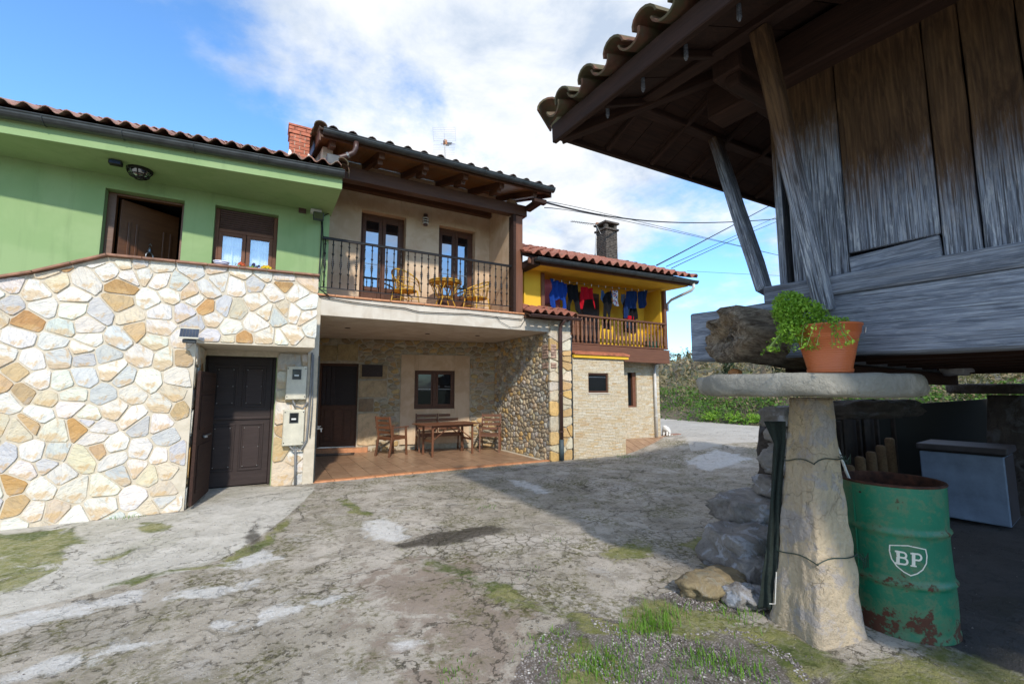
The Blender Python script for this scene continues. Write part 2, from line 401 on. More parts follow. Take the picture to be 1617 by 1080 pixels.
def cloth_mat(name, c, c2=None):
    def f(t, p):
        v = t.coord(); n = t.noise(6, 5, v); w_ = t.noise(220, 2, v)
        col = t.mix(n, c, c2 or tuple(x*.75 for x in c)); t.put(p.inputs['Base Color'], col)
        p.inputs['Roughness'].default_value = .95; p.inputs['Specular IOR Level'].default_value = .1
        t.put(p.inputs['Normal'], t.bump(t.math('ADD', t.math('MULTIPLY', n, 1.5), t.math('MULTIPLY', w_, .2)), .6, .02))
    return mat(name, f)

# ================================================================== GROUND
def gz(x, y):
    return np.clip(.14*(np.asarray(x, float)-7.4), 0, .28) * np.clip((np.asarray(y, float)-3.5)/2.5, 0, 1)
def poly_sdf(P, Q):
    """distance to polygon Q (positive inside) for the points P"""
    P = np.asarray(P); Q = np.asarray(Q, float); n = len(Q); d = np.full(len(P), 1e9); ins = np.zeros(len(P), bool)
    for i in range(n):
        a, b = Q[i], Q[(i+1) % n]; e = b-a; wv = P-a
        t = np.clip((wv@e)/max(e@e, 1e-9), 0, 1); dd = np.hypot(*(wv-np.outer(t, e)).T); d = np.minimum(d, dd)
        c = ((a[1] > P[:, 1]) != (b[1] > P[:, 1])) & (P[:, 0] < (b[0]-a[0])*(P[:, 1]-a[1])/((b[1]-a[1]) or 1e-9)+a[0])
        ins ^= c
    return np.where(ins, d, -d)
xs = np.unique(np.concatenate([[-900, -400, -150, -60, -30, -16, -10, -7, -5.5], np.arange(-4.5, 9, .05), np.arange(9, 20, .3), [21, 23, 26, 30, 40, 60, 90, 150, 300, 500, 900]]))
ys = np.unique(np.concatenate([[-900, -400, -150, -60, -30, -15, -8, -4, -2, -1, -.4, 0, .3], np.arange(.6, 8.6, .05), np.arange(8.6, 20, .3), [21, 24, 30, 40, 60, 90, 150, 300, 500, 900]]))
GX, GY = np.meshgrid(xs, ys); nx, ny = len(xs), len(ys)
P2 = np.stack([GX.ravel(), GY.ravel()], 1)
Zg = gz(P2[:, 0], P2[:, 1])
near = (P2[:, 0] > -5) & (P2[:, 0] < 12) & (P2[:, 1] > .2) & (P2[:, 1] < 12)
for i in np.where(near)[0]:
    x, y = P2[i]; edge = min(1, max(0, (7.0-y)/.8)) if x < 6.5 else min(1, max(0, (7.2-y)/.6))
    Zg[i] += edge*(.022*fbm((x*.7, y*.7, 3), 3) + .006*fbm((x*5, y*5, 1), 3) - .012)
me = bpy.data.meshes.new('ground')
idx = np.arange(nx*ny).reshape(ny, nx)
Fq = np.stack([idx[:-1, :-1], idx[:-1, 1:], idx[1:, 1:], idx[1:, :-1]], -1).reshape(-1, 4)
me.from_pydata(np.column_stack([P2, Zg]).tolist(), [], Fq.tolist())
def zone(polys, soft=.25, line=None):
    m = np.zeros(len(P2)); sel = np.where(near)[0]
    for q in polys:
        Q = [tuple(onZ(a, b, 0))[:2] for a, b in q]
        s = poly_sdf(P2[sel], Q); m[sel] = np.maximum(m[sel], np.clip(.5+s/soft, 0, 1))
    return m
Z_ = {
 'apron': zone([[(-200, 860), (0, 836), (292, 808), (317, 768), (426, 768), (495, 768), (497, 772), (480, 790), (425, 835), (370, 868), (300, 898), (200, 918), (100, 945), (0, 968), (-200, 1010)]], .10),
 'moss': zone([[(-60, 850), (0, 842), (95, 832), (140, 850), (90, 880), (65, 915), (20, 935), (-60, 940)], [(235, 855), (258, 845), (200, 880), (145, 893), (128, 888)], [(215, 826), (262, 822), (262, 836), (225, 846)],
               [(345, 880), (420, 845), (495, 785), (480, 800), (420, 862), (355, 895), (260, 902), (200, 930), (190, 915)], [(528, 788), (545, 786), (597, 814), (580, 818)],
               [(620, 858), (690, 880), (830, 930), (960, 975), (1060, 985), (1040, 1000), (930, 990), (800, 950), (690, 900)],
               [(880, 1020), (930, 1002), (990, 1030), (1005, 1090), (880, 1090)], [(1160, 985), (1225, 985), (1330, 1030), (1400, 1020), (1500, 1030), (1617, 1010), (1640, 1090), (1250, 1090)],
               [(960, 955), (1050, 935), (1190, 985), (1120, 1005), (1000, 985)], [(1080, 860), (1150, 830), (1145, 890), (1110, 900)],
               [(840, 1000), (880, 985), (900, 1010), (870, 1030)], [(940, 870), (1000, 850), (1040, 870), (990, 890)], [(1560, 940), (1617, 930), (1640, 1010), (1560, 1010)]], .30),
 'light': zone([[(-60, 990), (0, 972), (90, 952), (180, 935), (247, 925), (225, 945), (150, 962), (60, 985), (-60, 1012)], [(240, 940), (330, 922), (432, 905), (405, 922), (320, 943), (245, 950)],
                [(315, 988), (430, 955), (562, 932), (525, 952), (430, 975), (340, 992)], [(-20, 1075), (60, 1035), (180, 1015), (300, 996), (200, 1030), (60, 1070)], [(568, 822), (615, 811), (632, 825), (648, 845), (625, 856), (585, 846)],
                [(360, 880), (420, 862), (450, 878), (400, 893), (330, 898)], [(800, 757), (830, 757), (870, 775), (860, 780), (820, 770)], [(630, 1005), (668, 1010), (655, 1025), (625, 1022)], [(1080, 730), (1130, 722), (1190, 735), (1120, 745)]], .24),
 'wet': zone([[(612, 858), (690, 838), (775, 828), (810, 835), (760, 850), (700, 862), (640, 862)], [(385, 845), (410, 812), (412, 842), (400, 870), (388, 868)]], .25),
 'brown': zone([[(590, 890), (740, 880), (830, 960), (860, 1000), (860, 1090), (660, 1090), (640, 1010), (560, 930)]], 1.0),
 'gravel': zone([[(900, 960), (980, 985), (1060, 1000), (1170, 985), (1250, 1030), (1300, 1090), (800, 1090), (830, 1020)], [(1000, 945), (1100, 925), (1180, 960), (1060, 965)]], .35),
 'soil_and_shade': np.clip(.5+poly_sdf(P2, [(3.62, -60), (3.62, 2.2), (5.2, 3.4), (9, 3.9), (16, 3), (16, -60)])/.35, 0, 1),
 'road': np.clip(.5+poly_sdf(P2, [(8.4, 6.9), (11.4, 6.3), (16, 3), (60, -30), (60, 60), (20, 40), (9, 9.5), (9.9, 8.3)])/.12, 0, 1),
}
keys = list(Z_)
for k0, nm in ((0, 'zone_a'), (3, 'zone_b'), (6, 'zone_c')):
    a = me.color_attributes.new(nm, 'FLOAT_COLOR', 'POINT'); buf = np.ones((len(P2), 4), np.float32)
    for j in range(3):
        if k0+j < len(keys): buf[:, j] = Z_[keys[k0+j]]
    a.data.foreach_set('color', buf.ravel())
me.shade_smooth()
def ground_fn(t, p):
    g = t.new('ShaderNodeNewGeometry').outputs['Position']
    def zn(nm):
        s = t.new('ShaderNodeSeparateColor'); t.l.new(t.attr(nm, 'Color'), s.inputs[0]); return s.outputs
    A, B, C = zn('zone_a'), zn('zone_b'), zn('zone_c')
    z = dict(zip(keys, [A[0], A[1], A[2], B[0], B[1], B[2], C[0], C[1]]))
    nb = t.noise(.9, 7, g, .62, .6); nm = t.noise(4.5, 7, g, .68, .4); nf = t.noise(26, 6, g, .7); ns = t.noise(110, 4, g, .7)
    def msk(k, amp=.9, a=.42, b=.58, n=None): return t.step(t.math('ADD', z[k], t.math('MULTIPLY', t.math('SUBTRACT', n or nm, .5), amp)), a, b)
    wob = t.vmath('ADD', g, t.vmath('MULTIPLY', t.noise(3.0, 7, g, .68, col=True), (.7, .7, 0)))
    wob2 = t.vmath('ADD', g, t.vmath('MULTIPLY', t.noise(9, 6, g, .68, col=True), (.13, .13, 0)))
    cr1 = t.voro(1.1, wob, 'DISTANCE_TO_EDGE'); cr2 = t.voro(8.5, wob2, 'DISTANCE_TO_EDGE'); cell = t.voro(8.5, wob2, out='Color')
    sc = t.new('ShaderNodeSeparateColor'); t.l.new(cell, sc.inputs[0])
    craz = t.step(t.noise(.75, 6, g, .65, .5), .48, .60)          # crazed areas
    c1 = t.math('MULTIPLY', t.math('SUBTRACT', 1, t.step(cr1, .002, .009)), t.step(t.noise(1.3, 4, g, .6), .46, .54)); c2 = t.math('MULTIPLY', t.math('SUBTRACT', 1, t.step(cr2, .01, .07)), craz)
    old = t.math('SUBTRACT', 1, msk('apron', .9))
    base = t.mix(t.step(nb, .34, .66), (.53, .475, .405), (.36, .315, .25))
    base = t.mix(t.math('MULTIPLY', t.step(nm, .46, .60), .6), base, (.22, .19, .145)); base = t.mix(t.math('MULTIPLY', t.step(t.noise(2.2, 8, g, .72, .3), .54, .64), .5), base, (.50, .47, .43))
    base = t.mix(t.math('MULTIPLY', t.step(nf, .5, .72), .40), base, (.14, .118, .09))
    base = t.mix(t.math('MULTIPLY', craz, t.math('MULTIPLY', sc.outputs[0], .35)), base, (.44, .40, .36))
    base = t.mix(t.math('MULTIPLY', t.step(t.noise(.5, 7, g, .62, .4), .47, .60), .45), base, (.22, .195, .145))
    # exposed aggregate
    vg = t.voro(75, g, out='Distance'); vcol = t.voro(75, g, out='Color'); sv = t.new('ShaderNodeSeparateColor'); t.l.new(vcol, sv.inputs[0])
    agg = t.math('MULTIPLY', t.math('SUBTRACT', 1, t.step(vg, .22, .36)), t.step(sv.outputs[0], .55, .62))
    base = t.mix(t.math('MULTIPLY', agg, .75), base, t.ramp(sv.outputs[1], [(0, (.16, .14, .12)), (.45, (.42, .40, .37)), (1, (.68, .66, .62))]))
    base = t.mix(t.math('MULTIPLY', msk('brown', 2.6, .35, .75), .8), base, t.mix(nf, (.22, .165, .125), (.34, .27, .215)))
    base = t.mix(t.math('MULTIPLY', c2, t.ramp(nf, [(.35, .25), (.6, .85)])), base, (.10, .085, .045)); base = t.mix(t.math('MULTIPLY', c1, .75), base, (.06, .05, .03))
    # general growth of dark moss in pores
    pit = t.math('MULTIPLY', t.step(t.noise(13, 7, g, .72), .56, .66), t.step(nb, .36, .56)); base = t.mix(t.math('MULTIPLY', pit, .7), base, (.15, .125, .085))
    gm = t.math('MULTIPLY', t.math('MULTIPLY', t.step(t.noise(1.6, 8, g, .72, .3), .46, .62), t.step(nf, .42, .58)), .85)
    base = t.mix(gm, base, t.mix(ns, (.15, .14, .04), (.095, .09, .025)))
    apr = t.mix(t.step(nm, .35, .7), (.60, .565, .50), (.47, .44, .38)); apr = t.mix(t.math('MULTIPLY', t.step(nf, .55, .75), .3), apr, (.3, .28, .22))
    apr = t.mix(t.math('MULTIPLY', c1, .7), apr, (.12, .10, .07))
    apr = t.mix(t.math('MULTIPLY', t.step(nb, .50, .62), .55), apr, (.36, .34, .26)); apr = t.mix(t.math('MULTIPLY', t.step(t.noise(7, 8, g, .72), .55, .68), .45), apr, (.25, .23, .17))
    col = t.mix(old, apr, base)
    roadc = t.mix(t.step(nb, .3, .7), (.50, .465, .41), (.42, .385, .335)); roadc = t.mix(t.math('MULTIPLY', t.step(nf, .5, .7), .3), roadc, (.2, .19, .16))
    col = t.mix(msk('road', .15), col, roadc)
    grv = t.ramp(sv.outputs[0], [(0, (.09, .075, .07)), (.4, (.18, .155, .145)), (.75, (.27, .24, .23)), (1, (.42, .39, .37))])
    grv = t.mix(t.step(vg, .35, .55), grv, (.09, .075, .06))
    col = t.mix(t.math('MULTIPLY', msk('gravel', 2.6), .75), col, grv)
    col = t.mix(t.math('MULTIPLY', msk('light', 2.6, .44, .84), t.ramp(nf, [(.3, .35), (.62, .95)])), col, t.mix(nm, (.72, .71, .69), (.62, .60, .57)))
    mossc = t.mix(t.step(nm, .38, .62), (.17, .185, .040), (.32, .30, .12)); mossc = t.mix(t.step(nb, .5, .62), mossc, (.085, .12, .02)); mossc = t.mix(t.math('MULTIPLY', t.step(ns, .45, .7), .6), mossc, (.09, .095, .025))
    mm = t.math('MULTIPLY', msk('moss', 2.7, .44, .76, t.noise(2.4, 8, g, .7, .6)), t.ramp(nf, [(.28, .5), (.55, .97)]))
    col = t.mix(mm, col, mossc)
    wet = msk('wet', 1.0, .42, .75)
    col = t.mix(t.math('MULTIPLY', wet, .8), col, (.045, .038, .030))
    col = t.mix(t.math('MULTIPLY', msk('soil_and_shade', .8), .93), col, t.mix(nf, (.035, .034, .038), (.075, .07, .072)))  # dark soil under the granary, its shade partly painted into the colour
    # grass land far from the yard
    s = t.new('ShaderNodeSeparateXYZ'); t.l.new(g, s.inputs[0])
    far = t.math('MAXIMUM', t.step(t.math('ABSOLUTE', s.outputs[1]), 22, 24), t.step(t.math('ABSOLUTE', s.outputs[0]), 22, 24))
    col = t.mix(far, col, t.mix(nb, (.06, .09, .03), (.10, .11, .045)))
    t.put(p.inputs['Base Color'], col)
    t.put(p.inputs['Roughness'], t.math('SUBTRACT', .93, t.math('MULTIPLY', wet, .45))); p.inputs['Specular IOR Level'].default_value = .35
    h = t.math('ADD', t.math('MULTIPLY', nf, 1.0), t.math('MULTIPLY', ns, .7))
    h = t.math('SUBTRACT', h, t.math('MULTIPLY', pit, 1.2)); h = t.math('ADD', h, t.math('MULTIPLY', agg, .35)); h = t.math('ADD', h, t.math('MULTIPLY', mm, .7))
    h = t.math('SUBTRACT', h, t.math('ADD', t.math('MULTIPLY', c1, 1.0), t.math('MULTIPLY', c2, .7)))
    t.put(p.inputs['Normal'], t.bump(h, .9, .012))
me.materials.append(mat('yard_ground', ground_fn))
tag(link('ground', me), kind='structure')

# ================================================================== STONE FIELDS
def clip(poly, n, d):
    out = []; k = len(poly)
    for i in range(k):
        a = poly[i]; b = poly[(i+1) % k]; da = a@n-d; db = b@n-d
        if da <= 0: out.append(a)
        if (da < 0 < db) or (db < 0 < da): out.append(a+(b-a)*(da/(da-db)))
    return out
def cells(sites, bound, gap, k=1.0, warp=0):
    """Voronoi cells clipped to the convex outline, joints left between them"""
    sc = np.array([1, k]); Sx = np.array(sites)*sc; Bd = [np.array(p, float)*sc for p in bound]; out = []
    for i, s in enumerate(Sx):
        poly = [p.copy() for p in Bd]; D = np.hypot(*(Sx-s).T)
        for j in np.argsort(D)[1:28]:
            n = Sx[j]-s; L = np.hypot(*n); n = n/L
            g_ = gap*math.hypot(n[0], n[1]*k)*random.uniform(.7, 1.3)
            poly = clip(poly, n, n@s+L/2-g_/2)
            if len(poly) < 3: break
        if len(poly) >= 3: out.append((i, [p/sc for p in poly]))
    return out
def relax(pts, bound, k=1.0, it=1):
    for _ in range(it):
        c = cells(pts, bound, 0, k)
        pts = [np.mean(q, axis=0)*.6+np.array(pts[i])*.4 for i, q in c]
    return pts
def jit_sites(u0, u1, v0, v1, du, dv, j=.35, brick=True):
    out = []; nv = max(1, round((v1-v0)/dv)); nu = max(1, round((u1-u0)/du))
    for b in range(nv):
        for a in range(nu):
            u = u0+(a+.5+(.5 if brick and b % 2 else 0)*.9+random.uniform(-j, j))*(u1-u0)/nu
            v = v0+(b+.5+random.uniform(-j, j))*(v1-v0)/nv
            if u < u1 and u > u0: out.append(np.array((u, v)))
    return out
def area(q): return abs(sum(q[i][0]*q[(i+1) % len(q)][1]-q[(i+1) % len(q)][0]*q[i][1] for i in range(len(q))))/2
def chaikin(q, a=.22, n=1):
    for _ in range(n):
        o = []
        for i in range(len(q)):
            p0, p1 = q[i], q[(i+1) % len(q)]; o += [p0*(1-a)+p1*a, p0*a+p1*(1-a)]
        q = o
    return q
def dedupe(q, e):
    o = [q[0]]
    for p in q[1:]:
        if np.hypot(*(p-o[-1])) > e: o.append(p)
    if len(o) > 2 and np.hypot(*(o[0]-o[-1])) < e: o.pop()
    return o
def stone_mesh(q, th, flat, name, m):
    """one stone about its own middle; flat: sawn face with a broken edge, else rounded"""
    q = dedupe(q, .012)
    if len(q) < 3: return None
    q = chaikin(q, .17 if not flat else .12, 1); c = np.mean(q, axis=0); n = len(q)
    q = [p + (p-c)*random.uniform(-.055, .04) for p in q]
    V = []; F = []
    tilt = np.array([random.uniform(-.05, .05), random.uniform(-.05, .05)])
    rings = [(1.0, -.03), (1.0, th-.006), (.965, th)] if flat else [(1.0, -.03), (.985, th*.55), (.86, th*.9), (.5, th)]
    for s, h in rings:
        for p in q:
            d = (p-c)*s; hh = h + (float(d@tilt) if h > 0 else 0) + (random.uniform(-.12, .12)*th*(0 if flat else 1) if 0 < h else 0)
            V.append((d[0], -hh, d[1]))
    m_ = len(rings)
    for r in range(m_-1):
        for k in range(n): F.append((r*n+k, r*n+(k+1) % n, (r+1)*n+(k+1) % n, (r+1)*n+k))
    F.append(tuple(range((m_-1)*n, m_*n)))
    me = bpy.data.meshes.new(name); me.from_pydata(V, [], F); me.materials.append(m)
    if not flat: me.shade_smooth()
    return me, c
def stone_field(parent, T, sites, bound, gap, th, flat, m, pal, k=1.0, holes=(), name='stone', limit=290, stuffmat=None, mina=.0006):
    """T: matrix of the wall face, local X along, Z up, -Y out of the wall"""
    L = []
    for i, q in cells(sites, bound, gap, k):
        s = sites[i]
        for (a, b, c, d) in holes:
            if not q: break
            arr = np.array(q)
            if arr[:, 0].max() <= a or arr[:, 0].min() >= b or arr[:, 1].max() <= c or arr[:, 1].min() >= d: continue
            if a < s[0] < b and c < s[1] < d:
                q = []; break
            # cut the cell back on the side of the hole where its middle lies
            opts = []
            if s[0] <= a: opts.append((a-s[0], (1, 0), a-gap/2))
            if s[0] >= b: opts.append((s[0]-b, (-1, 0), -b-gap/2))
            if s[1] <= c: opts.append((c-s[1], (0, 1), c-gap/2))
            if s[1] >= d: opts.append((s[1]-d, (0, -1), -d-gap/2))
            _, nn, dd = max(opts); q = clip(q, np.array(nn, float), dd)
            if len(q) < 3: q = []
        if q and area(q) > mina: L.append(q)
    L.sort(key=area, reverse=True); rest = MB()
    for i, q in enumerate(L):
        r = stone_mesh(q, th*random.uniform(.75, 1.3), flat, name, m)
        if not r: continue
        sm, c = r; M = T @ Matrix.Translation((c[0], 0, c[1]))
        if i < limit:
            o = link(name, sm, parent, M); cc = pal(); o.color = (*cc, 1)
        else:
            rest.add([M @ v.co for v in sm.vertices], [tuple(pp.vertices) for pp in sm.polygons]); bpy.data.meshes.remove(sm)
    if rest.v: tag(rest.build(name+'_chips', stuffmat, parent, smooth=True), kind='stuff')
    return len(L)
def vary(c, a=.12):
    f = 1+random.uniform(-a, a); return tuple(min(.95, x*f*(1+random.uniform(-.04, .04))) for x in c)
def pal_flag():
    r = random.random()
    if r < .58: return vary((.73, .70, .62), .09)
    if r < .76: return vary((.56, .565, .55), .11)
    if r < .90: return vary((.64, .55, .41), .10)
    if r < .965: return vary((.52, .37, .20))
    return vary((.48, .27, .10))
def pal_rub():
    r = random.random()
    if r < .4: return vary((.50, .40, .26), .2)
    if r < .62: return vary((.53, .35, .15), .2)
    if r < .85: return vary((.40, .36, .30), .2)
    return vary((.56, .51, .42), .15)
def pal_rubd():
    return vary(random.choice([(.40, .31, .19), (.34, .26, .16), (.38, .33, .25), (.44, .31, .15)]), .2)
def TY(y): return Matrix.Translation((0, y, 0))                    # face looking towards -Y
def face(p, ang): return Matrix.Translation(p) @ Matrix.Rotation(ang, 4, 'Z')

# ------------------------------------------------------------------ roof tiles
def tile_mesh(name, m, w_, L, kind):
    """kind 'barrel': half pipe laid as cover; 'pan' the same upside down; 's': roll and trough in one; local Y runs up the slope"""
    V = []; F = []
    if kind == 's':
        prof = [(-.5, .02), (-.36, -.004), (-.22, .0), (-.08, .03), (.06, .068), (.2, .082), (.34, .068), (.47, .03), (.53, .012)]
        prof = [(a*w_, b*w_/.22) for a, b in prof]; z1 = .035
        rows = [(0, z1), (L, 0)]
        for y, z in rows:
            for a, b in prof: V.append((a, y, b+z))
        for y, z in rows:
            for a, b in prof: V.append((a, y, b+z-.014))
        n = len(prof)
    else:
        sg = 1 if kind == 'barrel' else -1; n = 9
        for zo in (0, -.014):
            for y, r, z in ((0, w_/2, .05), (L, w_/2*.82, 0)):
                for k in range(n):
                    a = math.pi*(k/(n-1)); V.append((-math.cos(a)*(r+zo), y, sg*(math.sin(a)*(r*.75+zo)) + z))
    for k in range(n-1):
        F.append((k, k+1, n+k+1, n+k)); F.append((2*n+k, 3*n+k, 3*n+k+1, 2*n+k+1)); F.append((k, 2*n+k, 2*n+k+1, k+1)); F.append((n+k, n+k+1, 3*n+k+1, 3*n+k))
    F.append((0, n, 3*n, 2*n)); F.append((n-1, 3*n-1, 4*n-1, 2*n-1))
    me = bpy.data.meshes.new(name); me.from_pydata(V, [], F); me.materials.append(m); me.shade_smooth()
    bm = bmesh.new(); bm.from_mesh(me); bmesh.ops.recalc_face_normals(bm, faces=bm.faces)
    for e in bm.edges:
        if len(e.link_faces) == 2 and e.calc_face_angle() > 1.0: e.smooth = False
    bm.to_mesh(me); bm.free(); return me
def tile_roof(parent, eave0, xdir, slope, ncol, nrow, me, w_, L, keep=None, jit=.006, name='roof_tile', rowoff=0):
    """courses from the eave up; eave0 left end of the eave, xdir along it, slope angle"""
    x = Vector(xdir).normalized(); h = Vector((0, 0, 1)).cross(x)*1.0; up = h*math.cos(slope)+Vector((0, 0, 1))*math.sin(slope); nrm = x.cross(up)
    B = Matrix((x, up, nrm)).transposed().to_4x4()
    for r in range(nrow):
        for c in range(ncol):
            p = Vector(eave0) + x*(w_*(c+.5)) + up*(L*.86*r+rowoff)
            if keep and not keep(p): continue
            M = Matrix.Translation(p+Vector([random.uniform(-jit, jit) for _ in range(3)])) @ B @ Matrix.Rotation(random.uniform(-.02, .02), 4, 'Z') @ Matrix.Rotation(random.uniform(-1, 1)*jit*3, 4, 'Y')
            link(name, me, parent, M)

def gutter(name, p0, p1, r, m, parent, joints=6):
    """half round gutter hung along the eave"""
    p0 = Vector(p0); p1 = Vector(p1); M = frame(p0, p1); L = (p1-p0).length; V = []; F = []; n = 9
    for x in (-L/2, L/2):
        for rr in (r, r-.008):
            for k in range(n):
                a = math.pi*k/(n-1)+math.pi; V.append((x, math.cos(a)*rr, math.sin(a)*rr))
    for k in range(n-1):
        F += [(k, k+1, 2*n+k+1, 2*n+k), (n+k, 3*n+k, 3*n+k+1, n+k+1), (k, n+k, n+k+1, k+1), (2*n+k, 2*n+k+1, 3*n+k+1, 3*n+k)]
    F += [(0, 2*n, 3*n, n), (n-1, 2*n-1, 4*n-1, 3*n-1)]
    F += [tuple(range(n)), tuple(range(2*n, 3*n))[::-1]]
    g = MB(); g.add(V, F); g.tube([(-L/2, r, 0), (L/2, r, 0)], .011, 6); g.tube([(-L/2, -r, 0), (L/2, -r, 0)], .011, 6)
    o = g.build(name, m, parent, M=M, fix=False)
    for i in range(joints):
        j = MB(); x = -L/2+L*(i+.5)/joints; c = []
        for k in range(n):
            a = math.pi*k/(n-1)+math.pi; c.append((x, math.cos(a)*(r+.004), math.sin(a)*(r+.004)))
        j.tube(c, .007, 5); j.build('gutter_bracket', m, parent, M=M)
    return o

# ================================================================== GREEN HOUSE
GRH = thing('green_house', 'light green plastered house above the pale flagstone terrace wall, its front door standing open', 'house', (-1.4, 8.3, 0))
Yg = 8.15; XE = .92
dh = (-2.09, -1.17, 2.2, 4.36); wh = (-.78, .10, 3.32, 4.38)
m = MB(); wall_y(m, -5.6, XE-.03, 0, 5.0, Yg, Yg+.28, [(-.78, .19, 0, 2.02), dh, wh, (.64, .89, 0, 3.08)]); m.box(-5.6, XE-.03, 11.8, 12, 0, 5.4); m.box(-5.6, -5.4, Yg+.28, 11.8, 0, 5.0); m.box(XE-.2, XE-.03, Yg+.28, 11.0, 2.75, 5.4)
GW = m.build('wall', GREEN, GRH)
SK = .10; gy = lambda x: (XE-x)*SK
m = MB(); m.prism([(-5.9, 7.06+gy(-5.9), 4.555), (XE, 7.06, 4.555), (XE, Yg+.1, 4.555), (-5.9, Yg+.1, 4.555)], (0, 0, .1)); m.prism([(-5.9, 7.0+gy(-5.9), 4.55), (XE, 7.0, 4.55), (XE, 7.06, 4.55), (-5.9, 7.06+gy(-5.9), 4.55)], (0, 0, .33))
m.build('eaves_soffit', GREEN, GRH, bevel=.006)
gutter('gutter', (-5.9, 6.93+gy(-5.9), 4.79), (XE+.02, 6.93, 4.79), .085, GUTTER, GRH, 9)
GS = R_(25)
m = MB(); m.add([(-5.9, 6.98+gy(-5.9), 4.72), (XE, 6.98, 4.72), (XE, 10.2, 4.72+3.22*math.tan(GS)), (-5.9, 10.2, 4.72+3.22*math.tan(GS))], [(0, 1, 2, 3)])
m.add([(-5.9, 6.98+gy(-5.9), 4.82), (XE, 6.98, 4.82), (XE, 10.2, 4.82+3.22*math.tan(GS)), (-5.9, 10.2, 4.82+3.22*math.tan(GS))], [(0, 1, 2, 3)]); m.build('roof_deck', TILE, GRH)
gtm = tile_mesh('roof_tile', TILE, .195, .42, 's')
for v_ in gtm.vertices: v_.co.z *= .8
tile_roof(GRH, (-4.35, 6.90+gy(-4.35), 4.85), (1, -SK, 0), GS, 27, 10, gtm, .195, .42)
# broken verge tiles at the right end
for k, (dx, dy, dz, a) in enumerate([(.9, 7.02, 4.95, .5), (.93, 7.16, 4.93, .9), (.86, 7.3, 5.02, .1), (.93, 7.45, 5.05, .3)]):
    tm = tile_mesh('roof_tile', TILE_OLD, .17, .3, 'barrel'); link('roof_tile', tm, GRH, Matrix.Translation((dx, dy, dz)) @ Matrix.Rotation(a, 4, 'Y') @ Matrix.Rotation(GS, 4, 'X'))
m = MB(); m.box(.70, .90, 7.15, 7.5, 4.98, 5.16); m.build('lead_flashing', GUTTER, GRH, bevel=.02)
# open entrance: casing, dark hall, door leaf swung inward
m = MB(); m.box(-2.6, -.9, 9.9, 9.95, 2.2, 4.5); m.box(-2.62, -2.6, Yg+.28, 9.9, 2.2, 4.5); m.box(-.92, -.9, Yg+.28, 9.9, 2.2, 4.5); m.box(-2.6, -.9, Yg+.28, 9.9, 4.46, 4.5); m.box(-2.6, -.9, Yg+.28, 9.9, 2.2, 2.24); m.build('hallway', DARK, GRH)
m = MB(); m.box(-2.09, -1.99, Yg+.14, Yg+.24, 2.25, 4.36); m.box(-1.215, -1.171, Yg+.14, Yg+.24, 2.25, 4.36); m.box(-1.99, -1.215, Yg+.14, Yg+.24, 4.325, 4.359); m.build('door_frame', DOORW, GRH, bevel=.006)
dm = face((-1.96, Yg+.26, 2.25), R_(38))
m = MB(); m.box(0, .80, 0, .045, 0, 2.07); DL = m.build('front_door', DOORW, GRH, M=dm, bevel=.004)
for a, b in ((.10, .14), (.20, .24), (.57, .61), (.67, .71)):
    m = MB(); m.box(a, b, -.02, 0, .25, 1.75); m.build('moulding', DOORW, DL, M=dm, bevel=.008)
m = MB(); m.box(.24, .57, -.006, 0, .9, 1.7); m.build('door_panel', DOORW, DL, M=dm, bevel=.004)
m = MB(); ring = [(.40+.05*math.cos(a), -.03, 1.3+.06*math.sin(a)) for a in np.linspace(0, 2*math.pi, 15)]; m.tube(ring, .010, 6, cap=False); m.lathe((.40, -.02, 1.36), [(.005, 0), (.025, .01), (.02, .05), (.006, .09)], 8); m.tube([(.38, -.03, 1.47), (.40, -.03, 1.5), (.42, -.03, 1.47)], .008, 5)
m.build('door_knocker', STEEL, DL, M=dm)
# window with half lowered shutter
fr = GRH
m = MB(); yw = Yg+.14
for a, b, c, d in ((-.78, -.72, 3.32, 4.379), (.04, .099, 3.32, 4.379), (-.72, .04, 3.32, 3.38), (-.72, .04, 4.0, 4.05)): m.box(a, b, yw, yw+.07, c, d)
WF = m.build('window', REDW, GRH, bevel=.006)
for a, b in ((-.72, -.345), (-.335, .04)):
    m = MB(); z0, z1 = 3.38, 4.0
    m.box(a, a+.055, yw-.012, yw+.05, z0, z1); m.box(b-.055, b, yw-.012, yw+.05, z0, z1); m.box(a+.055, b-.055, yw-.012, yw+.05, z0, z0+.055); m.box(a+.055, b-.055, yw-.012, yw+.05, z1-.05, z1)
    m.build('sash', REDW, WF, bevel=.005)
    m = MB(); m.box(a+.055, b-.055, yw+.015, yw+.022, z0+.055, z1-.05); m.build('pane', CLEAR, WF)
    m = MB(); cxm = (a+b)/2
    m.box(cxm-.006, cxm+.006, yw+.023, yw+.029, z0+.055, z1-.05)
    for zz_ in (3.58, 3.78): m.box(a+.055, b-.055, yw+.0235, yw+.0285, zz_-.006, zz_+.006)
    m.build('glazing_bar', WHITE, WF)
    V = []; F = []; N = 24
    for i in range(N+1):
        for z in (3.36, 4.02): V.append((a+.02+(b-a-.04)*i/N, yw+.085+.012*math.sin(i*1.9), z))
    for i in range(N): F.append((2*i, 2*i+2, 2*i+3, 2*i+1))
    m = MB(); m.add(V, F); m.build('net_curtain', CURTAIN, WF, smooth=True, fix=False)
m = MB(); m.box(-.8, .12, Yg+.28, Yg+.29, 3.3, 4.4); m.build('room_behind', CURTAIN, WF)
for i in range(9):
    m = MB(); z = 4.055+i*.036; m.tube([(-.715, yw+.005, z+.017), (.035, yw+.005, z+.017)], .019, 6); m.build('shutter_slat', BRPIPE, WF)
